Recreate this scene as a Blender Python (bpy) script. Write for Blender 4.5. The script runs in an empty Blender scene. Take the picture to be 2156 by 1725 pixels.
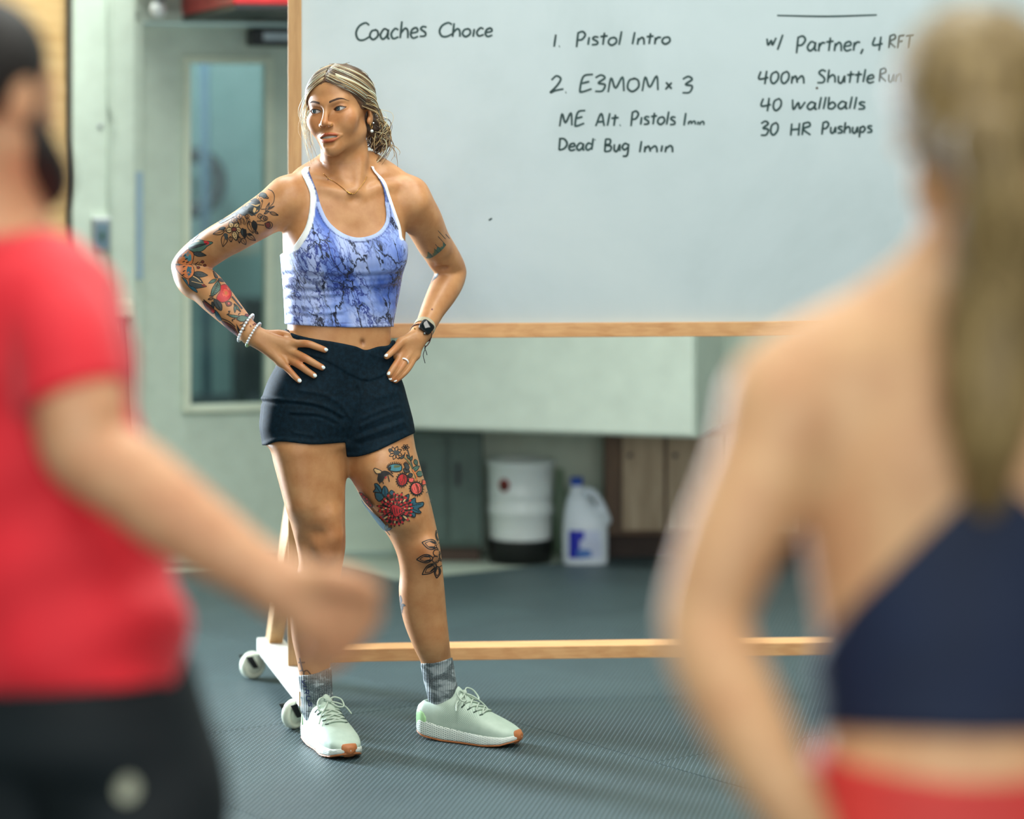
import bpy, bmesh, math, random
import numpy as np
from mathutils import Vector, Matrix
from mathutils.bvhtree import BVHTree

# ------------------------------------------------------------------ camera, world, lights, exposure
F_PX, W_PX, H_PX = 6090.0, 2156, 1725
CAM_H, HOR = 1.5, 285.0
scene = bpy.context.scene
COL = scene.collection
cam_d = bpy.data.cameras.new('camera'); cam = bpy.data.objects.new('camera', cam_d); COL.objects.link(cam)
cam.location = (0, 0, CAM_H); cam.rotation_euler = (math.pi / 2, 0, 0)
cam_d.sensor_fit = 'HORIZONTAL'; cam_d.sensor_width = 36.0
cam_d.lens = F_PX / W_PX * 36.0
cam_d.shift_x = 0.0
cam_d.shift_y = -(H_PX / 2 - HOR) / W_PX
cam_d.clip_start = 0.05; cam_d.clip_end = 100
cam_d.dof.use_dof = True
cam_d.dof.focus_distance = 7.08
cam_d.dof.aperture_fstop = (cam_d.lens / 1000) / 0.070
scene.camera = cam

scene.view_settings.view_transform = 'Standard'
scene.view_settings.look = 'None'
scene.view_settings.gamma = 1.0
scene.view_settings.exposure = -0.12
scene.view_settings.use_curve_mapping = False

world = bpy.data.worlds.new('room_light'); scene.world = world; world.use_nodes = True
bg = world.node_tree.nodes['Background']
bg.inputs[0].default_value = (0.80, 0.96, 0.94, 1); bg.inputs[1].default_value = 0.23

def area(name, loc, target, sx, sy, power, col):
    d = bpy.data.lights.new(name, 'AREA'); d.shape = 'RECTANGLE'; d.size = sx; d.size_y = sy
    d.energy = power; d.color = col
    o = bpy.data.objects.new(name, d); COL.objects.link(o); o.location = loc
    o.rotation_euler = (Vector(target) - Vector(loc)).to_track_quat('-Z', 'Y').to_euler()
    return o
# open roll-up door to the side lets the daylight in; fluorescent troffers and added fills overhead
dl = area('daylight_roll_up_door', (-3.25, 9.25, 1.5), (-0.35, 6.9, 0.9), 0.5, 3.0, 175, (0.80, 0.91, 1.0)); dl.data.spread = math.radians(80)
area('front_fill', (0.8, -6.0, 2.2), (0.0, 6.0, 1.0), 6.0, 3.6, 420, (0.97, 1.0, 0.96))  # frontal fill added behind the camera; no opening is built there
area('ceiling_light_or_fill', (-0.9, 8.7, 4.2), (-0.7, 9.1, 0), 2.6, 0.5, 165, (0.95, 1.0, 0.93))  # added to brighten the back wall
area('ceiling_light_or_fill', (-1.6, 11.9, 3.2), (-1.2, 13.0, 1.0), 1.0, 1.0, 45, (0.9, 0.98, 1.0))  # added to brighten the room beyond the glass
area('ceiling_light_or_fill', (0.9, 6.4, 4.3), (0.9, 6.4, 0), 0.5, 2.6, 85, (0.96, 1.0, 0.93))
area('ceiling_light_or_fill', (-0.2, 4.6, 4.3), (-0.3, 6.2, 0.6), 0.6, 2.4, 70, (0.98, 1.0, 0.92))
area('ceiling_light_or_fill', (2.4, 4.4, 3.6), (0.0, 7.0, 1.0), 1.2, 1.2, 55, (1.0, 0.98, 0.90))
area('ceiling_light_or_fill', (-1.2, 2.0, 4.0), (-0.5, 3.6, 1.0), 1.0, 1.0, 45, (0.98, 1.0, 0.93))
area('ceiling_light_or_fill', (1.0, 1.6, 4.0), (0.5, 3.0, 1.0), 1.0, 1.0, 30, (1.0, 0.98, 0.90))  # added to brighten the ponytailed person

# ------------------------------------------------------------------ helpers
def P(px, py, Y):
    return np.array([(px - W_PX / 2) * Y / F_PX, Y, CAM_H - (py - HOR) * Y / F_PX])
def to_px(X, Y, Z):
    return W_PX / 2 + F_PX * X / Y, HOR - F_PX * (Z - CAM_H) / Y
def G(px, py, z=0.0):                      # point on the plane at height z
    Y = (CAM_H - z) * F_PX / (py - HOR)
    return P(px, py, Y)
def V(a): return Vector([float(x) for x in a])

def lin(c):
    return tuple(((x / 255) / 12.92 if x / 255 <= 0.04045 else ((x / 255 + 0.055) / 1.055) ** 2.4) for x in c)

class NT:
    """small node helper"""
    def __init__(s, name):
        s.m = bpy.data.materials.new(name); s.m.use_nodes = True
        s.t = s.m.node_tree; s.n = s.t.nodes; s.b = s.n['Principled BSDF']
    def node(s, typ, **kw):
        n = s.n.new(typ)
        for k, v in kw.items():
            if k in n.inputs: n.inputs[k].default_value = v
            else: setattr(n, k, v)
        return n
    def link(s, a, b): s.t.links.new(a, b)
    def coord(s, kind='Object', scale=(1, 1, 1), rot=(0, 0, 0)):
        tc = s.n.new('ShaderNodeTexCoord'); mp = s.n.new('ShaderNodeMapping')
        mp.inputs['Scale'].default_value = scale; mp.inputs['Rotation'].default_value = rot
        s.link(tc.outputs[kind], mp.inputs[0]); return mp.outputs[0]
    def ramp(s, fac, stops, interp='LINEAR'):
        r = s.n.new('ShaderNodeValToRGB'); r.color_ramp.interpolation = interp
        e = r.color_ramp.elements
        while len(e) < len(stops): e.new(0.5)
        for i, (p, c) in enumerate(stops):
            e[i].position = p; e[i].color = (*c, 1)
        s.link(fac, r.inputs[0]); return r.outputs[0]
    def mix(s, fac, a, b, blend='MIX'):
        m = s.n.new('ShaderNodeMix'); m.data_type = 'RGBA'; m.blend_type = blend
        for sock, v in ((m.inputs[0], fac), (m.inputs[6], a), (m.inputs[7], b)):
            if hasattr(v, 'links'): s.link(v, sock)
            elif isinstance(v, (int, float)): sock.default_value = v
            else: sock.default_value = (*v, 1)
        return m.outputs[2]
    def math(s, op, a, b=0.0):
        m = s.n.new('ShaderNodeMath'); m.operation = op
        for sock, v in ((m.inputs[0], a), (m.inputs[1], b)):
            if hasattr(v, 'links'): s.link(v, sock)
            else: sock.default_value = v
        return m.outputs[0]
    def noise(s, vec, scale, detail=3, rough=0.5, dist=0.0):
        n = s.node('ShaderNodeTexNoise', Scale=scale, Detail=detail, Roughness=rough, Distortion=dist)
        s.link(vec, n.inputs['Vector']); return n.outputs['Fac']
    def bump(s, height, strength=0.3, dist=0.01):
        b = s.node('ShaderNodeBump', Strength=strength, Distance=dist)
        s.link(height, b.inputs['Height']); s.link(b.outputs[0], s.b.inputs['Normal'])
    def color(s, c):
        if hasattr(c, 'links'): s.link(c, s.b.inputs['Base Color'])
        else: s.b.inputs['Base Color'].default_value = (*c, 1)
    def set(s, **kw):
        for k, v in kw.items(): s.b.inputs[k.replace('_', ' ')].default_value = v
        return s

def plain(name, col, rough=0.5, var=0.12, scale=12, metal=0.0, spec=0.5, bump=0.0, bscale=60, sheen=0.0):
    """principled with a little procedural tone variation"""
    t = NT(name); v = t.coord('Object')
    n = t.noise(v, scale, 4)
    a = tuple(max(0, c * (1 - var)) for c in col); b = tuple(min(1, c * (1 + var)) for c in col)
    t.color(t.ramp(n, [(0.3, a), (0.7, b)]))
    t.set(Roughness=rough, Metallic=metal); t.b.inputs['Specular IOR Level'].default_value = spec
    if sheen: t.b.inputs['Sheen Weight'].default_value = sheen
    if bump: t.bump(t.noise(v, bscale, 3), bump, 0.004)
    return t.m

def mesh_obj(name, verts, faces, mat=None, parent=None, smooth=True):
    me = bpy.data.meshes.new(name)
    verts = np.asarray(verts, dtype=np.float32).reshape(-1, 3)
    if isinstance(faces, np.ndarray):
        n, k = faces.shape
        me.vertices.add(len(verts)); me.vertices.foreach_set('co', verts.ravel())
        me.loops.add(n * k); me.loops.foreach_set('vertex_index', faces.astype(np.int32).ravel())
        me.polygons.add(n)
        me.polygons.foreach_set('loop_start', np.arange(0, n * k, k, dtype=np.int32))
        me.polygons.foreach_set('loop_total', np.full(n, k, dtype=np.int32))
        me.update(calc_edges=True)
    else:
        me.from_pydata([tuple(map(float, v)) for v in verts], [], faces)
    me.validate()
    if smooth: me.polygons.foreach_set('use_smooth', np.ones(len(me.polygons), dtype=bool))
    o = bpy.data.objects.new(name, me); COL.objects.link(o)
    if mat is not None: me.materials.append(mat)
    if parent is not None: o.parent = parent
    return o

def bm_obj(name, bm, mat=None, parent=None, smooth=False):
    me = bpy.data.meshes.new(name); bm.normal_update(); bm.to_mesh(me); bm.free()
    if smooth: me.polygons.foreach_set('use_smooth', np.ones(len(me.polygons), dtype=bool))
    o = bpy.data.objects.new(name, me); COL.objects.link(o)
    if mat is not None: me.materials.append(mat)
    if parent is not None: o.parent = parent
    return o

def empty(name, loc=(0, 0, 0)):
    o = bpy.data.objects.new(name, None); COL.objects.link(o); o.empty_display_size = 0.05
    return o
def tag(o, label=None, cat=None, group=None, kind=None):
    if label: o['label'] = label
    if cat: o['category'] = cat
    if group: o['group'] = group
    if kind: o['kind'] = kind
    return o

def box(name, lo, hi, mat, parent=None, M=None, bev=0.003):
    """axis box between two corners, optional 4x4, small bevel"""
    lo, hi = V(lo), V(hi); bm = bmesh.new()
    bmesh.ops.create_cube(bm, size=1.0)
    s = hi - lo; c = (hi + lo) / 2
    for v in bm.verts: v.co = Vector((v.co.x * s.x, v.co.y * s.y, v.co.z * s.z)) + c
    b = min(bev, 0.3 * min(abs(s.x), abs(s.y), abs(s.z)))
    if b > 1e-5: bmesh.ops.bevel(bm, geom=list(bm.edges), offset=b, segments=2, affect='EDGES', profile=0.6)
    if M is not None: bm.transform(M)
    return bm_obj(name, bm, mat, parent)

def frame_M(origin, xdir, up=(0, 0, 1)):
    """matrix: local x along xdir (horizontal), local y = horizontal normal, z up"""
    x = V(xdir).normalized(); z = V(up); y = z.cross(x).normalized()
    M = Matrix(((x.x, y.x, z.x, 0), (x.y, y.y, z.y, 0), (x.z, y.z, z.z, 0), (0, 0, 0, 1)))
    return Matrix.Translation(V(origin)) @ M

def catmull(pts, n=8):
    pts = np.asarray(pts, float); out = []
    ext = np.vstack([2 * pts[0] - pts[1], pts, 2 * pts[-1] - pts[-2]])
    for i in range(1, len(ext) - 2):
        p0, p1, p2, p3 = ext[i - 1], ext[i], ext[i + 1], ext[i + 2]
        for t in np.linspace(0, 1, n, endpoint=False):
            out.append(0.5 * ((2 * p1) + (-p0 + p2) * t + (2 * p0 - 5 * p1 + 4 * p2 - p3) * t * t + (-p0 + 3 * p1 - 3 * p2 + p3) * t ** 3))
    out.append(pts[-1]); return np.array(out)

def tube_geo(path, rad, sides=6, cap=True, closed=False, vofs=0):
    """verts, faces of a tube along a polyline; rad scalar or per point"""
    path = np.asarray(path, float); n = len(path)
    rad = np.full(n, rad) if np.isscalar(rad) else np.asarray(rad, float)
    tan = np.gradient(path, axis=0)
    if closed: tan = np.roll(path, -1, 0) - np.roll(path, 1, 0)
    tan /= np.linalg.norm(tan, axis=1)[:, None] + 1e-12
    up = np.array([0, 0, 1.0]) if abs(tan[0][2]) < 0.9 else np.array([1.0, 0, 0])
    u = np.cross(tan[0], up); u /= np.linalg.norm(u); vs = []
    for i in range(n):
        u = u - tan[i] * np.dot(u, tan[i]); u /= np.linalg.norm(u) + 1e-12
        w = np.cross(tan[i], u)
        for k in range(sides):
            a = 2 * math.pi * k / sides
            vs.append(path[i] + rad[i] * (math.cos(a) * u + math.sin(a) * w))
    fs = []
    for i in range(n if closed else n - 1):
        j = (i + 1) % n
        for k in range(sides):
            k2 = (k + 1) % sides
            fs.append((vofs + i * sides + k, vofs + i * sides + k2, vofs + j * sides + k2, vofs + j * sides + k))
    if cap and not closed:
        fs.append(tuple(vofs + k for k in range(sides))[::-1]); fs.append(tuple(vofs + (n - 1) * sides + k for k in range(sides)))
    return vs, fs
def tube(name, path, rad, mat, parent=None, sides=8, closed=False):
    v, f = tube_geo(path, rad, sides, closed=closed)
    return mesh_obj(name, v, f, mat, parent)
def lathe(name, prof, mat, parent=None, seg=40, loc=(0, 0, 0), M=None):
    """prof: list of (r, z)"""
    vs, fs = [], []
    for r, z in prof:
        for k in range(seg):
            a = 2 * math.pi * k / seg; vs.append((r * math.cos(a), r * math.sin(a), z))
    for i in range(len(prof) - 1):
        for k in range(seg):
            k2 = (k + 1) % seg; fs.append((i * seg + k, i * seg + k2, (i + 1) * seg + k2, (i + 1) * seg + k))
    fs.append(tuple(range(seg))[::-1]); fs.append(tuple((len(prof) - 1) * seg + k for k in range(seg)))
    vs = np.array(vs)
    if M is not None: vs = np.array([(M @ Vector(v))[:] for v in vs])
    return mesh_obj(name, vs + np.array(loc), fs, mat, parent)
# ------------------------------------------------------------------ implicit-surface modelling (for bodies, clothes, shoes)
def smin(a, b, k):
    if k <= 0: return np.minimum(a, b)
    h = np.maximum(k - np.abs(a - b), 0) / k
    return np.minimum(a, b) - h * h * k * 0.25
def smax(a, b, k): return -smin(-a, -b, k)

class Prim:
    def __init__(s, fn, lo, hi): s.fn, s.lo, s.hi = fn, np.array(lo, float), np.array(hi, float)
def cone_d(X, Y, Z, a, b, ra, rb):
    d = b - a; L2 = float(d @ d) + 1e-12
    px, py, pz = X - a[0], Y - a[1], Z - a[2]
    t = np.clip((px * d[0] + py * d[1] + pz * d[2]) / L2, 0, 1)
    return np.sqrt((px - t * d[0]) ** 2 + (py - t * d[1]) ** 2 + (pz - t * d[2]) ** 2) - (ra + (rb - ra) * t)
def cone(a, b, ra, rb=None):
    rb = ra if rb is None else rb; a, b = np.array(a, float), np.array(b, float); r = max(ra, rb)
    return Prim(lambda X, Y, Z: cone_d(X, Y, Z, a, b, ra, rb), np.minimum(a, b) - r, np.maximum(a, b) + r)
def chain(pts, rad, n=6, smooth=True, flat=None):
    """tube through points; flat=(axis, factor): thinner along axis"""
    pr = np.column_stack([np.asarray(pts, float), np.asarray(rad, float)])
    if smooth and len(pr) > 2: pr = catmull(pr, n)
    P3, R = pr[:, :3], pr[:, 3]
    MG = 0.075
    ax, fl = (None, 1) if flat is None else (np.array(flat[0], float), flat[1])
    def seg(X, Y, Z, i):
        if ax is None: return cone_d(X, Y, Z, P3[i], P3[i + 1], R[i], R[i + 1])
        a = P3[i]; dv = P3[i + 1] - a; L2 = dv @ dv + 1e-12
        t = np.clip(((X - a[0]) * dv[0] + (Y - a[1]) * dv[1] + (Z - a[2]) * dv[2]) / L2, 0, 1)
        qx, qy, qz = X - a[0] - t * dv[0], Y - a[1] - t * dv[1], Z - a[2] - t * dv[2]
        c = qx * ax[0] + qy * ax[1] + qz * ax[2]
        e = np.sqrt(np.maximum(qx * qx + qy * qy + qz * qz - c * c, 0) + (c / fl) ** 2) - (R[i] + (R[i + 1] - R[i]) * t)
        return e * (0.5 + 0.5 * fl)
    def fn(X, Y, Z):
        if X.ndim == 3 and X.shape[1:] == (1, 1):
            d = np.full((X.shape[0], Y.shape[1], Z.shape[2]), MG, dtype=np.float32)
            xs, ys, zs = X.ravel(), Y.ravel(), Z.ravel()
            for i in range(len(P3) - 1):
                g = max(R[i], R[i + 1]) + MG
                lo, hi = np.minimum(P3[i], P3[i + 1]) - g, np.maximum(P3[i], P3[i + 1]) + g
                s = [slice(*np.searchsorted(q, (lo[k], hi[k]))) for k, q in enumerate((xs, ys, zs))]
                if any(w.stop <= w.start for w in s): continue
                e = seg(X[s[0]], Y[:, s[1]], Z[:, :, s[2]], i)
                d[s[0], s[1], s[2]] = np.minimum(d[s[0], s[1], s[2]], e)
            return d
        d = None
        for i in range(len(P3) - 1):
            e = seg(X, Y, Z, i); d = e if d is None else np.minimum(d, e)
        return d
    m = R.max()
    return Prim(fn, P3.min(0) - m, P3.max(0) + m)
def ell(c, r, rot=None):
    c, r = np.array(c, float), np.array(r, float)
    R = None if rot is None else np.array(rot)            # columns = local axes
    def fn(X, Y, Z):
        x, y, z = X - c[0], Y - c[1], Z - c[2]
        if R is not None:
            x, y, z = (x * R[0, 0] + y * R[1, 0] + z * R[2, 0], x * R[0, 1] + y * R[1, 1] + z * R[2, 1], x * R[0, 2] + y * R[1, 2] + z * R[2, 2])
        k0 = np.sqrt((x / r[0]) ** 2 + (y / r[1]) ** 2 + (z / r[2]) ** 2)
        k1 = np.sqrt((x / r[0] ** 2) ** 2 + (y / r[1] ** 2) ** 2 + (z / r[2] ** 2) ** 2) + 1e-9
        return k0 * (k0 - 1) / k1
    m = r if R is None else np.full(3, r.max())
    return Prim(fn, c - m, c + m)
def loft(sections, n=2.3):
    """stack of ellipses: (z, cx, cy, rx, ry_front, ry_back, yaw_deg)"""
    S = np.array(sorted(sections), float); zs = S[:, 0]
    fine = np.linspace(zs[0], zs[-1], 160)
    def sm(col):
        v = np.interp(fine, zs, col); k = np.array([1, 4, 6, 4, 1], float); k /= k.sum()
        for _ in range(6): v = np.convolve(np.pad(v, 2, 'edge'), k, 'valid')
        return v
    T = [sm(S[:, i]) for i in range(1, 7)]
    def fn(X, Y, Z):
        q = [np.interp(Z, fine, t) for t in T]
        yaw = np.radians(q[5]); c, s = np.cos(yaw), np.sin(yaw)
        dx, dy = X - q[0], Y - q[1]
        x = dx * c + dy * s; y = -dx * s + dy * c
        ry = np.where(y < 0, q[3], q[4])
        rho = (np.abs(x / q[2]) ** n + np.abs(y / ry) ** n) ** (1 / n)
        d = (rho - 1) * np.minimum(q[2], ry) * 0.95
        out = np.maximum(zs[0] - Z, Z - zs[-1])
        return np.where(out > 0, np.sqrt(np.maximum(d, 0) ** 2 + out ** 2) + np.minimum(np.maximum(d, -1), 0) * 0, np.maximum(d, out))
    m = max(S[:, 3].max(), S[:, 4].max(), S[:, 5].max())
    return Prim(fn, [S[:, 1].min() - m, S[:, 2].min() - m, zs[0]], [S[:, 1].max() + m, S[:, 2].max() + m, zs[-1]])

def field(items, lo, hi, h, margin=0.05):
    """items: (op, prim, k); returns f, axes"""
    lo, hi = np.array(lo, float), np.array(hi, float)
    ax = [np.arange(lo[i], hi[i] + h, h) for i in range(3)]
    f = np.full([len(a) for a in ax], margin, dtype=np.float32)
    for op, p, k in items:
        mg = margin + k if op == '+' else k + 0.002
        sl = [slice(max(0, int((p.lo[i] - mg - lo[i]) / h)), max(0, min(len(ax[i]), int((p.hi[i] + mg - lo[i]) / h) + 2))) for i in range(3)]
        if any(s.stop <= s.start for s in sl): continue
        X, Y, Z = ax[0][sl[0]][:, None, None], ax[1][sl[1]][None, :, None], ax[2][sl[2]][None, None, :]
        d = np.broadcast_to(p.fn(X, Y, Z), f[tuple(sl)].shape)
        g = f[tuple(sl)]
        f[tuple(sl)] = smin(g, d, k) if op == '+' else smax(g, -d, k)
    return f, ax

def surfnets(f, ax):
    h = ax[0][1] - ax[0][0]; lo = np.array([a[0] for a in ax])
    ins = f < 0
    c = np.zeros([s - 1 for s in f.shape], dtype=np.int8)
    for a in (0, 1):
        for b in (0, 1):
            for d in (0, 1):
                c += ins[a:f.shape[0] - 1 + a, b:f.shape[1] - 1 + b, d:f.shape[2] - 1 + d]
    act = (c > 0) & (c < 8)
    I, J, K = np.nonzero(act)
    idx = np.full(c.shape, -1, dtype=np.int64); idx[I, J, K] = np.arange(len(I))
    acc = np.zeros((len(I), 3)); cnt = np.zeros(len(I))
    cor = [(a, b, d) for a in (0, 1) for b in (0, 1) for d in (0, 1)]
    for p in cor:
        for axn in range(3):
            if p[axn]: continue
            q = list(p); q[axn] = 1
            fa = f[I + p[0], J + p[1], K + p[2]]; fb = f[I + q[0], J + q[1], K + q[2]]
            cr = (fa < 0) != (fb < 0); t = np.where(cr, fa / np.where(fa == fb, 1, fa - fb), 0)
            pos = np.tile(np.array(p, float), (len(I), 1)); pos[:, axn] += t
            acc += pos * cr[:, None]; cnt += cr
    verts = lo + h * (np.column_stack([I, J, K]) + acc / cnt[:, None])
    quads = []
    for axn in range(3):
        sl0 = [slice(1, -1)] * 3; sl1 = [slice(1, -1)] * 3
        sl0[axn] = slice(0, f.shape[axn] - 1); sl1[axn] = slice(1, f.shape[axn])
        s0, s1 = ins[tuple(sl0)], ins[tuple(sl1)]
        i, j, k = np.nonzero(s0 != s1); fl = s0[i, j, k]
        base = [i, j, k]
        o1, o2 = [(1, 2), (2, 0), (0, 1)][axn]
        def cell(d1, d2):
            q = [b.copy() for b in base]
            for a in range(3):
                if a != axn: q[a] = q[a] + 1
            q[o1] = q[o1] - d1; q[o2] = q[o2] - d2
            return idx[q[0], q[1], q[2]]
        q = np.column_stack([cell(1, 1), cell(0, 1), cell(0, 0), cell(1, 0)])
        q = np.where(fl[:, None], q, q[:, ::-1])
        quads.append(q)
    quads = np.vstack(quads)
    quads = quads[(quads >= 0).all(1)]
    return verts, quads

def relax(v, q, n=2, lam=0.5):
    """light Laplacian smoothing"""
    e = np.vstack([q[:, [0, 1]], q[:, [1, 2]], q[:, [2, 3]], q[:, [3, 0]]])
    deg = np.bincount(e.ravel(), minlength=len(v)).astype(float) + 1e-9
    for _ in range(n):
        s = np.zeros_like(v)
        for a in range(3):
            s[:, a] = np.bincount(e[:, 0], v[e[:, 1], a], len(v)) + np.bincount(e[:, 1], v[e[:, 0], a], len(v))
        v = v * (1 - lam) + lam * s / deg[:, None]
    return v
def keep(v, q, mask):
    """drop faces whose vertices all fail mask, compact"""
    q = q[mask[q].any(1)]
    used = np.unique(q); m = np.full(len(v), -1); m[used] = np.arange(len(used))
    return v[used], m[q]
def merge(parts):
    vs, qs, o = [], [], 0
    for v, q in parts: vs.append(v); qs.append(q + o); o += len(v)
    return np.vstack(vs), np.vstack(qs)
def col_attr(o, name, cols):
    a = o.data.color_attributes.new(name, 'FLOAT_COLOR', 'POINT')
    c = np.ones((len(o.data.vertices), 4), dtype=np.float32); c[:, :3] = cols
    a.data.foreach_set('color', c.ravel())

# 2-D fields over photo pixels, used to cut garments along their outlines on the body
class Pix:
    def __init__(s, x0, y0, x1, y1):
        s.x0, s.y0 = x0, y0
        s.xx, s.yy = np.meshgrid(np.arange(x0, x1 + 1.0), np.arange(y0, y1 + 1.0), indexing='ij')
    def seg(s, poly, closed):
        d = np.full(s.xx.shape, 1e9); poly = np.asarray(poly, float); n = len(poly)
        for i in range(n if closed else n - 1):
            a, b = poly[i], poly[(i + 1) % n]; e = b - a; L = e @ e + 1e-9
            t = np.clip(((s.xx - a[0]) * e[0] + (s.yy - a[1]) * e[1]) / L, 0, 1)
            d = np.minimum(d, (s.xx - a[0] - t * e[0]) ** 2 + (s.yy - a[1] - t * e[1]) ** 2)
        return np.sqrt(d)
    def poly(s, poly):
        d = s.seg(poly, True); ins = np.zeros(d.shape, bool); poly = np.asarray(poly, float); n = len(poly)
        for i in range(n):
            a, b = poly[i], poly[(i + 1) % n]
            if a[1] == b[1]: continue
            c = (a[1] > s.yy) != (b[1] > s.yy)
            ins ^= c & (s.xx < (b[0] - a[0]) * (s.yy - a[1]) / (b[1] - a[1]) + a[0])
        return np.where(ins, -d, d)
    def sample(s, img, u, v):
        u = np.clip(u - s.x0, 0, img.shape[0] - 1.001); v = np.clip(v - s.y0, 0, img.shape[1] - 1.001)
        i, j = u.astype(int), v.astype(int); a, b = u - i, v - j
        return (img[i, j] * (1 - a) * (1 - b) + img[i + 1, j] * a * (1 - b) + img[i, j + 1] * (1 - a) * b + img[i + 1, j + 1] * a * b)
# ------------------------------------------------------------------ materials of the setting
def wall_mat(name, col, var=0.06):
    t = NT(name); v = t.coord('Object')
    n = t.noise(v, 1.3, 5, 0.6); n2 = t.noise(v, 14, 4, 0.6)
    base = t.ramp(n, [(0.3, tuple(c * (1 - var) for c in col)), (0.7, tuple(min(1, c * (1 + var)) for c in col))])
    t.color(t.mix(0.12, base, t.ramp(n2, [(0.35, (0.35, 0.33, 0.28)), (0.6, (0.9, 0.9, 0.88))]), 'MULTIPLY'))
    t.set(Roughness=0.55); t.bump(n2, 0.12, 0.004); return t.m
def wood_mat(name, light, dark, axis_scale=(1.2, 14, 14), knots=True, rough=0.55):
    t = NT(name); v = t.coord('Object', axis_scale)
    n = t.noise(v, 3.0, 6, 0.62, 0.6)
    w = t.node('ShaderNodeTexWave', Scale=2.2, Distortion=5.0, Detail=3.0); w.wave_type = 'BANDS'; w.bands_direction = 'Y'
    t.link(v, w.inputs['Vector'])
    c = t.mix(0.22, t.ramp(n, [(0.3, dark), (0.68, light)]), t.ramp(w.outputs['Fac'], [(0.15, dark), (0.6, light)]))
    if knots:
        v2 = t.coord('Object', tuple(0.5 * a ** 0.45 for a in axis_scale))
        vo = t.node('ShaderNodeTexVoronoi', Scale=4.2); t.link(v2, vo.inputs['Vector'])
        c = t.mix(t.ramp(vo.outputs['Distance'], [(0.03, (1, 1, 1)), (0.07, (0, 0, 0))]), c, tuple(x * 0.12 for x in dark))
    t.color(c); t.set(Roughness=rough); t.bump(n, 0.1, 0.003); return t.m

M_WALL = wall_mat('wall_paint', lin((204, 218, 203)))
M_DOOR = wall_mat('door_paint', lin((200, 214, 199)), 0.03)
M_TRIM = wall_mat('trim_paint', lin((222, 230, 208)), 0.03)
M_PLY = wood_mat('plywood_sheet', lin((226, 190, 132)), lin((196, 156, 98)), (1.0, 1.0, 6.0), False)
M_DARK = plain('dark_trim', lin((52, 58, 62)), 0.5)
M_CONC = wall_mat('bare_concrete', lin((186, 198, 184)), 0.1)
M_STEEL = plain('brushed_steel', lin((150, 156, 158)), 0.35, metal=0.8)
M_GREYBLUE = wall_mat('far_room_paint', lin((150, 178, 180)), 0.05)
M_RED = plain('red_enamel', lin((214, 34, 40)), 0.4)
M_BLACK = plain('black_plastic', lin((22, 24, 26)), 0.45)
M_WHITE = plain('white_paint', lin((232, 238, 236)), 0.5, 0.04)

def glass_mat():
    t = NT('window_glass')
    g = t.node('ShaderNodeBsdfGlossy'); g.inputs['Roughness'].default_value = 0.03
    tr = t.node('ShaderNodeBsdfTransparent'); tr.inputs[0].default_value = (0.86, 0.95, 0.93, 1)
    lw = t.node('ShaderNodeLayerWeight', Blend=0.25); mx = t.node('ShaderNodeMixShader')
    n = t.noise(t.coord('Object'), 6, 3)
    f = t.math('ADD', lw.outputs['Fresnel'], t.math('MULTIPLY', n, 0.06))
    t.link(f, mx.inputs[0]); t.link(tr.outputs[0], mx.inputs[1]); t.link(g.outputs[0], mx.inputs[2])
    t.link(mx.outputs[0], t.n['Material Output'].inputs[0]); return t.m
M_GLASS = glass_mat()

def mat_rubber():
    """black rubber mat: rows of small raised dashes with painted highlights"""
    t = NT('ribbed_rubber'); v = t.coord('Object', (1, 1, 1), (0, 0, math.radians(45)))
    sx = t.node('ShaderNodeSeparateXYZ'); t.link(v, sx.inputs[0])
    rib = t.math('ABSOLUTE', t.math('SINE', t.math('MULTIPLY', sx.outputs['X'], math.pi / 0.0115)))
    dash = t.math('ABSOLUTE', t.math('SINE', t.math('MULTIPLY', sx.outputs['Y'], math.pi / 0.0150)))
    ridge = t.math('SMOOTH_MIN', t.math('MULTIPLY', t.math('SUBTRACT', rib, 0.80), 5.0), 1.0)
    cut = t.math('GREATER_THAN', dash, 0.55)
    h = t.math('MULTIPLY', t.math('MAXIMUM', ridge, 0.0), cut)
    n = t.noise(v, 2.2, 5, 0.6); n2 = t.noise(v, 26, 4, 0.7)
    base = t.ramp(n, [(0.3, lin((40, 57, 61))), (0.72, lin((54, 74, 77)))])
    base = t.mix(t.ramp(n2, [(0.55, (0, 0, 0)), (0.8, (0.35, 0.35, 0.35))]), base, lin((72, 86, 86)))
    t.color(t.mix(t.math('MULTIPLY', h, 0.7), base, lin((112, 132, 142))))  # highlight on the dashes put in as a paler colour
    t.set(Roughness=0.48); t.b.inputs['Specular IOR Level'].default_value = 0.55
    t.bump(t.math('ADD', h, t.math('MULTIPLY', n2, 0.12)), 0.55, 0.004)
    return t.m
M_MAT = mat_rubber()

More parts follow.
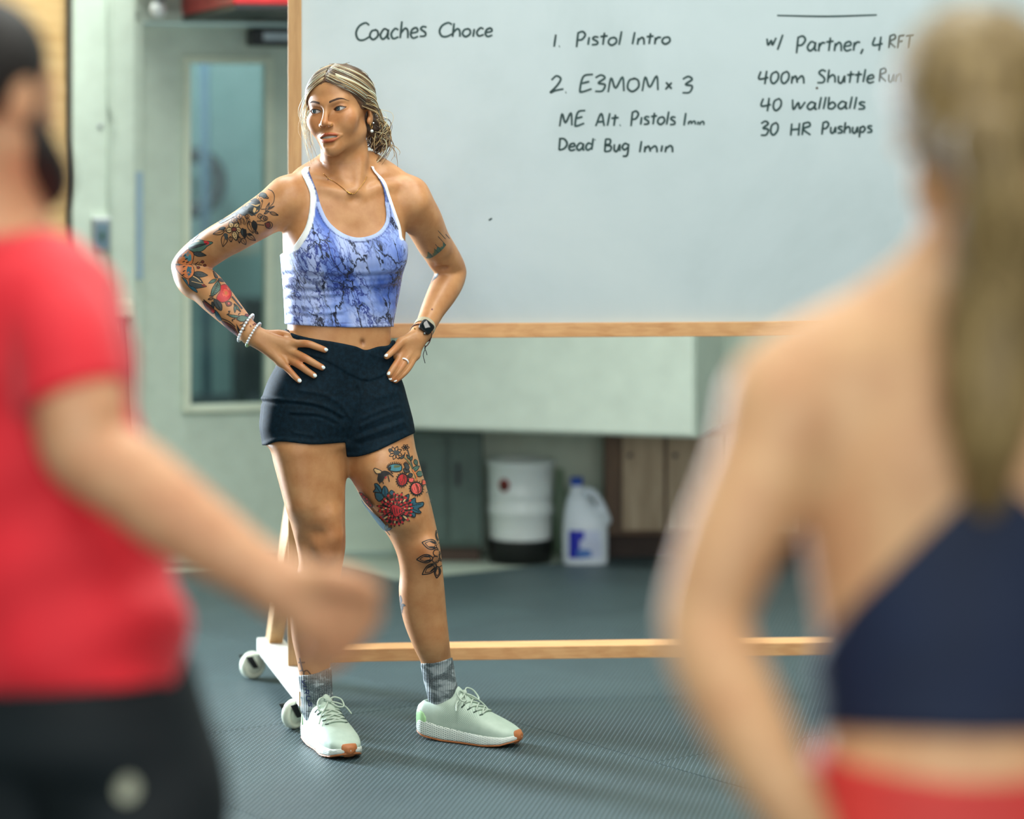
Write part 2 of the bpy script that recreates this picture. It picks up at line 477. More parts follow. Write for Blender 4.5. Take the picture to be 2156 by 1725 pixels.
# ------------------------------------------------------------------ floor: concrete with loose rubber mats, laid askew
floor = mesh_obj('floor', [(-7, -1.5, -0.012), (7, -1.5, -0.012), (7, 16, -0.012), (-7, 16, -0.012)], [(0, 1, 2, 3)], M_CONC, smooth=False)
tag(floor, 'bare grey concrete floor under the rubber mats', kind='structure')
D = np.array([0.575, -0.818]); N = np.array([0.818, 0.575])     # along the seam / across it
D /= np.linalg.norm(D); N = np.array([-D[1], D[0]])
ang = math.atan2(N[1], N[0])
cols = [(-1.05, 2.15, -9.6), (2.15, 3.2, -9.6), (3.2, 4.256, -9.1), (4.256, 5.29, -8.80), (5.29, 6.34, -8.20), (6.34, 7.4, -8.2), (7.4, 8.45, -8.2)]
mat_me = {}
for ci, (n0, n1, dfar) in enumerate(cols):
    first = (0.9, 0.9, 0.9, 1.5, 0.92, 1.4, 1.1)[ci]
    d = dfar; L = first
    while d < 0.6:
        L = min(L, 1.83)
        key = (round(n1 - n0, 3), round(L, 3))
        g = 0.0012
        if key not in mat_me:
            bm = bmesh.new(); bmesh.ops.create_cube(bm, size=1)
            for v in bm.verts: v.co = Vector((v.co.x * (key[0] - 2 * g), v.co.y * (key[1] - 2 * g), v.co.z * 0.012 - 0.006))
            me = bpy.data.meshes.new('rubber_mat'); bm.to_mesh(me); bm.free(); me.materials.append(M_MAT); mat_me[key] = me
        o = bpy.data.objects.new('rubber_mat', mat_me[key]); COL.objects.link(o); o.parent = floor
        c = N * (n0 + n1) / 2 + D * (d + L / 2)
        o.location = (c[0], c[1], 0); o.rotation_euler = (0, 0, ang + random.Random(ci * 31 + int(d * 10)).uniform(-.0015, .0015))
        d += L; L = 1.83

for (n0, n1, dfar) in cols:  # dark sheet added under the mats to keep their seams dark
    q = [N * a + D * b for a, b in ((n0 - .002, dfar + .004), (n1 + .002, dfar + .004), (n1 + .002, 1.0), (n0 - .002, 1.0))]
    mesh_obj('seam_dark_sheet', [(p[0], p[1], -.0112) for p in q], [(0, 1, 2, 3)], M_DARK, floor, False)
# ------------------------------------------------------------------ door wall (runs a little away to the side)
WA = np.array([-1.22, 10.12]); SL = 0.3
WM = frame_M((WA[0], WA[1], 0), (1, SL, 0)); CW = math.sqrt(1 + SL * SL)
def wl(px, py, off=0.0):
    """photo point on the door wall's plane (moved towards the room by off) -> local x, z"""
    m = (px - W_PX / 2) / F_PX
    ya = WA[1] - off * CW
    Y = (ya - SL * WA[0]) / (1 - SL * m); X = m * Y
    p = WM.inverted() @ Vector((X, Y, CAM_H - (py - HOR) * Y / F_PX))
    return p.x, p.z
def wbox(name, x0, x1, z0, z1, y0, y1, mat, parent=None, bev=0.003):
    return box(name, (min(x0, x1), y0, z0), (max(x0, x1), y1, z1), mat, parent, WM, bev)

xd0 = wl(300, 600)[0]; xd1 = xd0 + 0.91; ztop = wl(450, 52)[1]
wall = empty('wall_back'); tag(wall, 'pale green-grey painted wall around the door', kind='structure')
wbox('wall_section', -4.2, xd0 - 0.02, -0.012, 3.4, 0, 0.14, M_WALL, wall, 0)
wbox('wall_section', xd1 + 0.02, 0.895, -0.012, 3.4, 0, 0.14, M_WALL, wall, 0)
wbox('wall_section', xd0 - 0.02, xd1 + 0.02, ztop + 0.02, 3.4, 0, 0.14, M_WALL, wall, 0)

door = empty('door_1'); tag(door, 'pale green-grey door with a tall narrow glass panel', kind='structure')
gx0, gz1 = wl(402, 133); gx1, gz0 = wl(560, 850)
for a in ((xd0, gx0, 0.01, ztop), (gx1, xd1, 0.01, ztop), (gx0, gx1, gz1, ztop), (gx0, gx1, 0.01, gz0)):
    wbox('door_leaf', *a, 0.02, 0.065, M_DOOR, door, 0)
fw = 0.026
for a in ((gx0 - fw, gx0, gz0 - fw, gz1 + fw), (gx1, gx1 + fw, gz0 - fw, gz1 + fw), (gx0, gx1, gz1, gz1 + fw), (gx0, gx1, gz0 - fw, gz0)):
    wbox('glazing_bead', *a, -0.004, 0.022, M_TRIM, door, 0.006)
wbox('pane', gx0, gx1, gz0, gz1, 0.038, 0.046, M_GLASS, door, 0)
cl = wbox('door_closer', *(lambda a, b: (a[0], b[0] + 0.08, b[1], a[1]))(wl(520, 60), wl(597, 98)), -0.07, 0.018, M_BLACK, door, 0.008)
wbox('closer_cover', *(lambda a, b: (a[0], b[0] + 0.06, b[1], a[1]))(wl(545, 68), wl(597, 88)), -0.078, -0.068, M_STEEL, cl, 0.004)
tr = empty('trim_1'); tag(tr, 'painted door jamb beside the pale door', kind='structure')
wbox('jamb', xd0 - 0.05, xd0 - 0.004, 0, ztop + 0.06, -0.03, 0.02, M_WALL, tr)
wbox('jamb', xd1 + 0.004, xd1 + 0.05, 0, ztop + 0.06, -0.03, 0.02, M_WALL, tr)
wbox('jamb_head', xd0 - 0.05, xd1 + 0.05, ztop + 0.004, ztop + 0.05, -0.03, 0.02, M_WALL, tr)
a, b = wl(286, 362, .034), wl(301, 588, .034)  # thin strip painted as the reflection on the door edge
tag(wbox('reflection_strip', a[0], b[0], b[1], a[1], -0.036, -0.0302, plain('pale_blue_reflection', lin((160, 186, 202)), 0.5, 0.04), None, 0.001),
    'pale blue strip on the jamb painted as the door edge reflection', 'tape')
# red steel canopy over the door; it shades the top of the door
cz = wl(540, 47)[1]
can = empty('door_canopy'); tag(can, 'red steel canopy box above the door', 'canopy')
wbox('canopy_shell', wl(440, 30)[0] - 0.1, xd1 + 0.5, cz + 0.02, cz + 0.30, -0.95, -0.005, M_RED, can, 0.006)
wbox('canopy_lip', wl(440, 30)[0] - 0.1, xd1 + 0.5, cz, cz + 0.018, -0.97, -0.005, M_BLACK, can, 0.003)
wbox('mount_plate', xd0 - 0.02, wl(440, 30)[0] - 0.105, cz + 0.115, cz + 0.3, -0.9, -0.005, M_DARK, can, 0.003)
p = wl(333, 20, .3); lamp = empty('bulkhead_lamp'); tag(lamp, 'small round white lamp under the canopy plate', 'lamp')
Lp = WM @ Vector((p[0], -0.3, p[1] + 0.0))
lathe('globe', [(0.004, -0.028), (0.018, -0.024), (0.026, -0.012), (0.029, 0.0), (0.027, 0.012), (0.02, 0.022), (0.012, 0.026)], M_WHITE, lamp, 24, Lp)
lathe('collar', [(0.02, 0.02), (0.022, 0.04), (0.012, 0.06)], M_STEEL, lamp, 20, Lp)

# pilaster with conduit, switch box and a shelf ledge
pil = empty('wall_pilaster'); tag(pil, 'pale painted wooden pilaster beside the door', kind='structure')
px0, px1 = wl(153, 400, .10)[0], wl(286, 400, .10)[0]
wbox('pilaster_board', px0, (px0 + px1) / 2 + 0.012, -0.012, 3.3, -0.10, -0.002, M_WALL, pil, 0.005)
wbox('pilaster_board', (px0 + px1) / 2 + 0.014, px1, -0.012, 3.3, -0.095, -0.002, M_WALL, pil, 0.005)
def wp(px, py, off): x, z = wl(px, py, off); return (WM @ Vector((x, -off, z)))[:]
cond = tag(tube('conduit', [wp(229, y, .112) for y in (-120, 30, 130, 215)] + [wp(232, 228, .113), wp(237, 240, .116), wp(239, 255, .113), wp(236, 268, .112), wp(230, 290, .112), wp(230, 400, .112), wp(230, 632, .112)],
     0.006, M_WALL, None, 8), 'thin painted conduit running down the pilaster', 'conduit')
a = wp(211, 266, .10); lathe('bolt', [(0.009, 0), (0.009, 0.006), (0.003, 0.008)], M_STEEL, pil, 16, a, WM.to_3x3().to_4x4() @ Matrix.Rotation(math.pi / 2, 4, 'X'))
sw = empty('switch_box'); tag(sw, 'steel switch box on the pale pilaster', 'switch')
a, b = wl(196, 462, .13), wl(233, 530, .13)
wbox('box_body', a[0], b[0], b[1], a[1], -0.13, -0.101, M_STEEL, sw, 0.004)
wbox('box_top', a[0] - .002, b[0] + .002, a[1], a[1] + .008, -0.132, -0.101, M_WHITE, sw, 0.002)
wbox('cover_plate', a[0] + .008, b[0] - .008, b[1] + .012, a[1] - .012, -0.135, -0.1301, plain('switch_cover', lin((96, 122, 136)), 0.4), sw, 0.003)
c = ((a[0] + b[0]) / 2, (a[1] + b[1]) / 2)
wbox('toggle', c[0] - .006, c[0] + .006, c[1] - .014, c[1] + .014, -0.145, -0.1351, plain('green_toggle', lin((40, 84, 62)), 0.5), sw, 0.003)
a, b = wl(200, 636, .16), wl(281, 668, .16)
tag(wbox('pilaster_shelf', a[0] - .2, b[0], b[1], a[1], -0.17, -0.101, M_TRIM, None, 0.006), 'pale painted ledge fixed across the pilaster', 'ledge')
# dark bar-back stool behind the man in red
st = empty('folding_easel'); tag(st, 'dark folding easel leaning by the pilaster', 'easel')
tube('easel_leg', [wp(250, 676, .24), wp(262, 900, .30), wp(270, 1175, .36)], 0.013, M_DARK, st)
tube('easel_leg', [wp(235, 676, .24), wp(150, 900, .30), wp(90, 1175, .36)], 0.013, M_DARK, st)
box('easel_head', (-0.05, -0.012, -0.012), (0.022, 0.012, 0.012), M_DARK, st, Matrix.Translation(V(wp(247, 676, .24))) @ WM.to_3x3().to_4x4(), 0.004)
# plywood sheet and dark strip further along
a = wl(60, 300, .03); b = wl(139, 300, .03); c2 = wl(153, 300, .03)
tag(wbox('plywood_sheet', a[0] - 1.6, b[0], 0.0, 2.44, -0.03, -0.004, M_PLY, None, 0.002), 'tan plywood sheet screwed to the wall', 'plywood')
tag(wbox('dark_post', b[0] + .002, c2[0] - .001, 0.0, 2.9, -0.07, -0.004, M_DARK, None, 0.003), 'narrow dark post between plywood and pilaster', 'post')
a, b = wl(40, 405, .04), wl(56, 470, .04)
tag(wbox('wall_notice', a[0] - .06, b[0], b[1], a[1], -0.0335, -0.0302, M_WHITE, None, 0.0), 'white paper notice pinned to the plywood', 'notice')

# room behind the door glass
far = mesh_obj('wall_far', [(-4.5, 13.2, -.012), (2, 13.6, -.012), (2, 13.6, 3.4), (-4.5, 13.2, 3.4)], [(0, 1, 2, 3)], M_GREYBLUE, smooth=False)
tag(far, 'blue-grey wall of the room beyond the door', kind='structure')
def ring(name, c, R, r, mat, rx=0):
    th = np.linspace(0, 2 * math.pi, 40, endpoint=False)
    return tube(name, [(c[0] + R * math.cos(t), c[1] + .05 * math.sin(t), c[2] + R * math.sin(t)) for t in th], r, mat, None, 10, closed=True)
tag(ring('black_hoop', P(404, 385, 13.2), 0.125, 0.036, M_BLACK), 'black rubber hoop hung on the wall beyond the glass', 'hoop')
tag(tube('steel_post', [P(430, 60, 12.9), np.array([P(436, 900, 12.9)[0], 12.9, -.012])], 0.02, plain('blue_steel', lin((96, 124, 150)), .4), None, 10), 'blue steel post beside the black hoop', 'post')
tag(tube('rig_upright', [P(508, 640, 12.2), np.array([P(508, 640, 12.2)[0], 12.2, -.012])], 0.028, M_DARK, None, 10), 'dark rig upright low beyond the door glass', 'rig')
tag(box('dark_cupboard', np.array([P(470, 690, 12.6)[0], 13.0, -.012]), P(556, 640, 13.2) + np.array([.1, 0, .03]), M_DARK), 'dark cupboard against the wall beyond the glass', 'cupboard')
tag(box('rubber_bench', np.array([P(390, 870, 12.3)[0], 12.3, -.012]), P(600, 830, 12.7), M_DARK), 'low dark bench beyond the door glass', 'bench')

# ------------------------------------------------------------------ things along the far wall below the whiteboard
wr = box('wall_right', (-0.40, 10.525, -0.012), (6.5, 10.66, 3.4), M_WALL, None, None, 0)
tag(wr, 'pale green-grey wall behind the buckets', kind='structure')
dark_box = empty('shade_box'); tag(dark_box, 'dark grey-green box added for the shade under the cabinet', 'locker')
M_SHADEBOX = plain('shade_box_colour', lin((84, 104, 98)), 0.5)  # dark box added where only shade lies below the cabinet
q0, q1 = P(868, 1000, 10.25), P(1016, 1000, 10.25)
box('shade_box_body', (q0[0], 10.25, 0.04), (q1[0], 10.5, 0.455), M_SHADEBOX, dark_box)
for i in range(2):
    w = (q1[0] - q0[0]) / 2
    dr = box('shade_box_door', (q0[0] + i * w + .008, 10.235, 0.06), (q0[0] + (i + 1) * w - .008, 10.249, 0.44), M_SHADEBOX, dark_box)
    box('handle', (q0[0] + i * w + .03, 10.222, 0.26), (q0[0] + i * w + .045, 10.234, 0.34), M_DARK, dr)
box('shade_box_plinth', (q0[0] + .01, 10.27, -0.012), (q1[0] - .01, 10.48, 0.04), plain('brown_plinth', lin((84, 64, 54)), .6), dark_box)
# white wall-hung corner cabinet
cab = empty('corner_cabinet'); tag(cab, 'white wall-hung corner cabinet above the dark box', 'cabinet')
M_CAB = plain('cabinet_white', lin((222, 234, 220)), 0.5, 0.05)
pa, pb = np.array([-0.40, 10.05]), np.array([0.62, 9.74])
MC = frame_M((pa[0], pa[1], 0.48), (pb[0] - pa[0], pb[1] - pa[1], 0)); LC = np.linalg.norm(pb - pa)
box('cabinet_body', (0, 0.0, 0), (LC, 0.42, 0.60), M_CAB, cab, MC)
box('cabinet_door', (.006, -0.018, 0.01), (LC - .006, -0.001, 0.59), M_CAB, cab, MC, 0.004)
box('wall_bracket', (LC * .50, 0.42, 0.2), (LC * .72, 0.64, 0.3), M_CAB, cab, MC)
# wooden base cabinet
wc = empty('wooden_cabinet'); tag(wc, 'brown wooden base cabinet behind the white jug', 'cabinet')
M_WOODC = wood_mat('cabinet_wood', lin((190, 168, 140)), lin((150, 126, 98)), (8, 8, 1.2), False)
M_WOODD = wood_mat('cabinet_wood_dark', lin((112, 84, 60)), lin((78, 56, 40)), (8, 8, 1.2), False)
q0, q1 = P(1275, 1000, 10.2), P(1560, 1000, 10.2)
box('cabinet_body', (q0[0], 10.26, 0.08), (q1[0] + .4, 10.5, 0.455), M_WOODD, wc)
xs = [q0[0] + .06, q0[0] + .22, q0[0] + .44, q0[0] + .7]
for i in range(3):
    dr = box('cabinet_door', (xs[i], 10.24, 0.1), (xs[i + 1] - .012, 10.259, 0.435), M_WOODC, wc)
    box('knob', (xs[i] + .02, 10.225, 0.36), (xs[i] + .035, 10.239, 0.375), M_DARK, dr)
box('toe_kick', (q0[0] + .01, 10.29, -0.012), (q1[0] + .38, 10.48, 0.08), plain('toe_kick_dark', lin((58, 44, 38)), .7), wc)
# bucket
bk = empty('plastic_bucket'); tag(bk, 'white ribbed plastic bucket standing in a black pail', 'bucket')
c = G(1096, 1182, -0.012); R = 70 * c[1] / F_PX
M_BK = plain('bucket_plastic', lin((240, 246, 245)), 0.35, 0.04)
lathe('bucket_body', [(R * .9, 0.02), (R * .93, 0.10), (R * .95, .17), (R * 1.0, .175), (R * 1.0, .195), (R * .955, .20), (R * .96, .235), (R * .985, .238), (R * .985, .25), (R * .96, .255), (R * .99, .34), (R * 1.05, .345), (R * 1.05, .36), (R * .97, .362), (R * .95, .3)], M_BK, bk, 48, c)
lathe('black_pail', [(R * .86, 0.0), (R * .93, 0.0), (R * 1.0, .075), (R * 1.02, .08), (R * .97, .084)], M_BLACK, bk, 48, c)
th0 = -math.pi / 2 - 0.52
for nm, rr, mm, dz in (('logo_ring', .022, plain('logo_red', lin((150, 52, 44)), .5), 0.0), ('logo_mark', .011, plain('logo_dark', lin((26, 44, 38)), .5), -.006)):
    vs = [[]]; vs = []
    for k in range(20):
        a = 2 * math.pi * k / 20; th = th0 + rr * math.cos(a) / R
        rad = R * (1.004 if nm == 'logo_ring' else 1.010)
        vs.append((c[0] + rad * math.cos(th), c[1] + rad * math.sin(th), c[2] + .282 + dz + rr * math.sin(a) * 1.05))
    mesh_obj(nm, vs, [tuple(range(20))], mm, bk, False)
# bleach jug
jg = empty('bleach_jug'); tag(jg, 'white plastic jug with blue cap and blue label', 'jug')
c = G(1232, 1192, -0.012); s = c[1] / F_PX
M_JUG = plain('jug_plastic', lin((222, 230, 240)), 0.3, 0.03)
items = [('+', loft([(0.0, 0, 0, .074, .055, .055, 0), (.012, 0, 0, .080, .060, .060, 0), (.11, 0, 0, .080, .060, .060, 0), (.155, 0, 0, .077, .058, .058, 0),
    (.20, -.012, 0, .060, .045, .045, 0), (.245, -.026, 0, .036, .032, .032, 0), (.262, -.03, 0, .022, .022, .022, 0), (.285, -.03, 0, .020, .020, .020, 0)], 3.0), 0),
    ('+', chain([(-.012, 0, .265), (.025, 0, .258), (.055, 0, .215), (.074, 0, .16)], [.013, .014, .015, .018]), .01),
    ('-', chain([(.018, 0, .228), (.038, 0, .195)], [.011, .012], smooth=False), .006), ('-', chain([(.018, .03, .228), (.038, .03, .195)], [.011, .012], smooth=False), .006), ('-', chain([(.018, -.03, .228), (.038, -.03, .195)], [.011, .012], smooth=False), .006)]
f, ax = field(items, (-.1, -.08, -.01), (.1, .08, .3), .004)
v, q = surfnets(f, ax); v = relax(v, q, 1)
mesh_obj('jug_body', v + c, q, M_JUG, jg)
lathe('cap', [(.021, 0), (.023, .002), (.023, .024), (.02, .028)], plain('cap_blue', lin((24, 74, 176)), .35), jg, 24, c + np.array([-.03, 0, .284]))
def label_patch(name, mat, poly, off):
    """poly in (x,z) on the jug front, wrapped on its rounded-rectangle body"""
    vs = []
    for x, z in poly:
        y = -0.0602 * (max(0.0, 1 - abs(x / .0805) ** 3)) ** (1 / 3) - off
        vs.append((c[0] + x, c[1] + y, c[2] + z))
    return mesh_obj(name, vs, [tuple(range(len(vs)))], mat, jg, False)
def rect(x0, x1, z0, z1, n=10): return [(x0 + (x1 - x0) * i / n, z0) for i in range(n + 1)] + [(x1 - (x1 - x0) * i / n, z1) for i in range(n + 1)]
B1, B2, B3 = plain('label_blue', lin((10, 30, 176)), .4), plain('label_light', lin((206, 214, 240)), .4), plain('label_mid_blue', lin((70, 120, 196)), .4)
vs = []
for (x0, x1, z0, z1, m, off, nm) in ((-.058, -.005, .035, .132, B1, .0012, 'label'), (-.005, .05, .10, .132, B2, .0012, 'label'), (-.02, .045, .072, .104, B2, .002, 'label_swoosh'), (-.03, .02, .038, .066, B3, .002, 'label_print'), (.02, .055, .035, .10, B2, .0014, 'label')):
    n = 8; g = []; fcs = []
    for i in range(n + 1):
        x = x0 + (x1 - x0) * i / n; y = -0.0602 * (max(0.0, 1 - abs(x / .0805) ** 3)) ** (1 / 3) - off
        sk = 0.012 * (i / n - .5) if nm == 'label_swoosh' else 0
        g += [(c[0] + x, c[1] + y, c[2] + z0 + sk), (c[0] + x, c[1] + y, c[2] + z1 + sk)]
    fcs = [(2 * i, 2 * i + 2, 2 * i + 3, 2 * i + 1) for i in range(n)]
    mesh_obj(nm, g, fcs, m, jg, False)
tag(tube('water_bottle', [G(1180, 1175, -0.012) + np.array([0, .16, z]) for z in (0.0, .02, .2, .24, .3)], [.03, .034, .034, .016, .014], plain('green_bottle', lin((150, 176, 150)), .3), None, 20), 'pale green bottle between bucket and jug', 'bottle')
# ------------------------------------------------------------------ rolling whiteboard
M_PINE = wood_mat('pine_lumber', lin((222, 172, 118)), lin((196, 140, 88)), (2.0, 22, 22))
M_PINEV = wood_mat('pine_lumber_upright', lin((196, 158, 108)), lin((166, 126, 80)), (22, 22, 2.0))
def board_mat():
    t = NT('dry_erase_surface'); v = t.coord('Object')
    n = t.noise(v, 1.6, 5, 0.6, 0.3)
    t.color(t.ramp(n, [(0.3, lin((172, 187, 190))), (0.55, lin((184, 198, 202))), (0.75, lin((190, 203, 206)))]))
    t.set(Roughness=0.32); t.b.inputs['Specular IOR Level'].default_value = 0.3; return t.m
BX, BY, BSL = (606.5 - W_PX / 2) * 7.60 / F_PX, 7.60, 0.079
BM = frame_M((BX, BY, 0), (1, BSL, 0)); BMi = BM.inverted()
def bp(px, py, off=0.0):
    """photo point on the board plane pushed back by off -> local (x, z)"""
    n = Vector((BM[0][1], BM[1][1], 0)); o = BM @ Vector((0, off, 0))
    d = Vector(((px - W_PX / 2) / F_PX, 1, -(py - HOR) / F_PX)); c0 = Vector((0, 0, CAM_H))
    t = (o - c0).dot(n) / d.dot(n); p = BMi @ (c0 + d * t); return p.x, p.z
wb = empty('whiteboard_stand'); tag(wb, 'large rolling whiteboard in a pine frame covered in workout notes', 'whiteboard')
def bbox(name, x0, x1, y0, y1, z0, z1, mat, parent=wb, bev=0.002): return box(name, (x0, y0, z0), (x1, y1, z1), mat, parent, BM, bev)
PW = bp(635, 80)[0]                 # post face width
zl0, zl1 = bp(900, 712)[1], bp(900, 682)[1]
WB = 2.46
FT = 0.105                           # top of the feet
bbox('upright', 0, PW, 0, 0.089, FT, 2.30, M_PINEV)
bbox('upright', WB - PW, WB, 0, 0.089, FT, 2.30, M_PINEV)
bbox('ledge', PW, WB - PW, 0, 0.089, zl0, zl1, M_PINE)
bbox('top_rail', PW, WB - PW, 0, 0.089, 2.262, 2.30, M_PINE)
zr0 = bp(760, 1394)[1]; zr1 = bp(760, 1367)[1]
bbox('base_rail', PW, WB - PW, 0.0, 0.089, zr0, zr1, M_PINE)
panel = bbox('board_panel', PW, WB - PW, 0.022, 0.03, zl1, 2.262, board_mat(), wb, 0)
M_FOOT = plain('daylit_foot_wood', lin((226, 226, 218)), .5, .08)  # wooden foot coloured pale with the daylight that falls on it
M_CAST = plain('caster_resin', lin((206, 214, 196)), .35, .06)
for side in (0, 1):
    if side == 0: F0, F1 = np.array([-0.708, 8.03]), np.array([-0.534, 7.25])
    else:
        e = BM @ Vector((WB, 0, 0)); F0, F1 = np.array([e.x - .0, e.y + .36]), np.array([e.x - .09, e.y - .36])
    FL = float(np.linalg.norm(F1 - F0)); FM = frame_M((F0[0], F0[1], 0), (F1[0] - F0[0], F1[1] - F0[1], 0))
    box('foot', (0, 0, 0.067), (FL - .003, .07, FT), M_FOOT, wb, FM, 0.002)
    box('foot_end_grain', (FL - .003, .001, 0.068), (FL, .069, FT - .001), M_PINEV, wb, FM, 0.0)
    # rear brace from the upright down to the back of the foot
    x0, x1 = (0.0, PW) if side == 0 else (WB - PW, WB)
    top = [BM @ Vector((x, y, z)) for y, z in ((0.0892, 0.58), (0.0892, 0.44)) for x in (x0, x1)]
    bot = [FM @ Vector((a, b, FT)) for a in (0.10, 0.03) for b in (.02, .058)]
    vs = [top[0], top[1], top[2], top[3], bot[0], bot[1], bot[2], bot[3]]
    mesh_obj('brace', [v[:] for v in vs], [(0, 1, 7, 6), (0, 2, 3, 1), (2, 4, 5, 3), (4, 6, 7, 5), (0, 6, 4, 2), (1, 3, 5, 7)], M_PINEV, wb, False)
    for xc, swv in ((0.055, -1.15), (FL - .05, -.85)):
        cst = box('caster', (xc - .035, .002, .061), (xc + .035, .068, .0669), M_STEEL, wb, FM, .001)
        cw = FM @ Vector((xc - .012, -.018 if xc < .2 else -.004, 0.0375))
        RR = Matrix.Translation(cw) @ FM.to_3x3().to_4x4() @ Matrix.Rotation(swv, 4, 'Z')
        lathe('wheel', [(.010, -.013), (.020, -.0135), (.023, -.009), (.028, -.014), (.033, -.013), (.037, -.008), (.037, .008), (.033, .013), (.028, .014), (.023, .009), (.020, .0135), (.010, .013)], M_CAST, cst, 36, (0, 0, 0), RR @ Matrix.Rotation(math.pi / 2, 4, 'X'))
        for sx in (-.018, .018):
            vs = [(RR @ Vector(p))[:] for p in ((.012, sx, .028), (.034, sx, .028), (.008, sx, -.006), (-.008, sx, -.006), (.012, sx * 1.12, .028), (.034, sx * 1.12, .028), (.008, sx * 1.12, -.006), (-.008, sx * 1.12, -.006))]
            mesh_obj('fork', vs, [(0, 1, 2, 3), (4, 7, 6, 5), (0, 4, 5, 1), (1, 5, 6, 2), (2, 6, 7, 3), (3, 7, 4, 0)], M_BLACK, cst, False)

# handwriting: strokes on a unit em (baseline 0, capitals 1, small letters .62)
GL = {
 'C': (.8, [[(.78, .86), (.55, 1), (.2, .8), (.05, .4), (.2, .04), (.5, 0), (.85, .2)]]),
 'o': (.6, [[(.42, .56), (.15, .5), (.05, .2), (.25, 0), (.5, .2), (.48, .48), (.3, .6)]]),
 'a': (.62, [[(.48, .5), (.25, .6), (.05, .25), (.2, .0), (.42, .2), (.5, .58)], [(.5, .58), (.48, .1), (.6, .02)]]),
 'c': (.52, [[(.45, .52), (.25, .6), (.05, .3), (.18, .02), (.48, .12)]]),
 'h': (.6, [[(.1, 1), (.06, 0)], [(.08, .3), (.3, .58), (.46, .45), (.5, 0)]]),
 'e': (.52, [[(.06, .28), (.42, .38), (.35, .6), (.12, .5), (.05, .2), (.2, 0), (.48, .1)]]),
 's': (.5, [[(.42, .56), (.2, .6), (.1, .45), (.36, .25), (.35, .06), (.05, .02)]]),
 'i': (.26, [[(.14, .58), (.1, 0)]]),
 'P': (.62, [[(.1, .98), (.06, -.12)], [(.06, .9), (.35, 1.02), (.52, .78), (.35, .45), (.08, .4)]]),
 't': (.46, [[(.25, .9), (.2, 0)], [(.02, .6), (.45, .66)]]),
 'l': (.26, [[(.18, 1), (.08, 0)]]),
 'I': (.34, [[(.2, 1), (.1, 0)]]),
 'n': (.56, [[(.1, .56), (.06, 0)], [(.08, .3), (.28, .58), (.42, .45), (.46, 0)]]),
 'r': (.46, [[(.1, .58), (.08, 0)], [(.09, .3), (.24, .56), (.44, .56)]]),
 '1': (.3, [[(.16, 1), (.1, 0)]]),
 '.': (.25, [[(.08, .04), (.12, .06)]]),
 ',': (.3, [[(.16, .14), (.04, -.2)]]),
 '2': (.7, [[(.08, .75), (.3, 1), (.52, .82), (.35, .4), (.06, 0), (.3, .12), (.68, .22)]]),
 'E': (.66, [[(.62, 1.05), (.2, .92), (.08, .1), (.2, 0), (.6, .18)], [(.14, .5), (.48, .62)]]),
 '3': (.62, [[(.08, .84), (.32, 1), (.5, .82), (.22, .52), (.52, .42), (.42, .05), (.1, .02)]]),
 'M': (.86, [[(.06, 0), (.16, .86), (.38, .25), (.66, .92), (.76, .06)]]),
 'O': (.66, [[(.4, .82), (.12, .7), (.06, .25), (.28, .03), (.54, .3), (.5, .7), (.28, .84)]]),
 'x': (.5, [[(.06, .9), (.42, .06)], [(.4, .85), (.05, .0)]]),
 'A': (.66, [[(.06, 0), (.34, .98), (.56, 0)], [(.14, .32), (.5, .36)]]),
 'm': (.86, [[(.08, .56), (.06, 0)], [(.07, .3), (.26, .55), (.38, .06)], [(.38, .3), (.58, .56), (.7, .4), (.74, 0)]]),
 'D': (.72, [[(.12, 1), (.1, 0)], [(.04, .96), (.4, .94), (.62, .55), (.45, .15), (.1, 0)]]),
 'd': (.6, [[(.42, .5), (.2, .58), (.05, .25), (.2, 0), (.44, .2)], [(.52, 1), (.46, .02)]]),
 'B': (.64, [[(.12, 1), (.1, 0)], [(.1, .98), (.42, .94), (.4, .6), (.12, .52), (.5, .42), (.45, .08), (.1, 0)]]),
 'u': (.56, [[(.08, .56), (.1, .1), (.28, .02), (.42, .5)], [(.44, .58), (.46, .02)]]),
 'g': (.58, [[(.44, .5), (.22, .6), (.06, .32), (.22, .1), (.44, .3)], [(.48, .58), (.42, -.3), (.12, -.4)]]),
 'w': (.76, [[(.06, .56), (.16, .05), (.36, .4), (.46, .05), (.68, .62)]]),
 'W': (.86, [[(.06, .86), (.14, .04), (.4, .6), (.5, .1), (.78, .66)]]),
 '/': (.4, [[(.36, .9), (.06, -.3)]]),
 '4': (.66, [[(.14, .95), (.06, .4), (.58, .5)], [(.46, 1), (.4, 0)]]),
 'R': (.66, [[(.1, .96), (.06, 0)], [(.06, .9), (.4, 1), (.48, .72), (.1, .48), (.56, .02)]]),
 'F': (.58, [[(.1, .96), (.06, 0)], [(.06, .92), (.5, .98)], [(.08, .5), (.4, .54)]]),
 'T': (.62, [[(.32, .94), (.28, 0)], [(.02, .92), (.6, .98)]]),
 '0': (.58, [[(.36, .9), (.1, .7), (.06, .25), (.22, .02), (.44, .3), (.46, .7), (.3, .92)]]),
 'S': (.6, [[(.52, .88), (.3, 1), (.12, .78), (.44, .4), (.4, .08), (.04, .04)]]),
 'b': (.58, [[(.1, 1), (.08, .04)], [(.09, .3), (.3, .56), (.48, .32), (.32, .03), (.08, .06)]]),
 'H': (.7, [[(.1, .96), (.08, 0)], [(.56, 1), (.54, 0)], [(.1, .46), (.54, .52)]]),
 'p': (.58, [[(.1, .56), (.06, -.4)], [(.08, .4), (.3, .58), (.46, .35), (.3, .08), (.08, .12)]]),
}
M_INK = plain('marker_ink', lin((24, 58, 58)), .5, .25, 30)
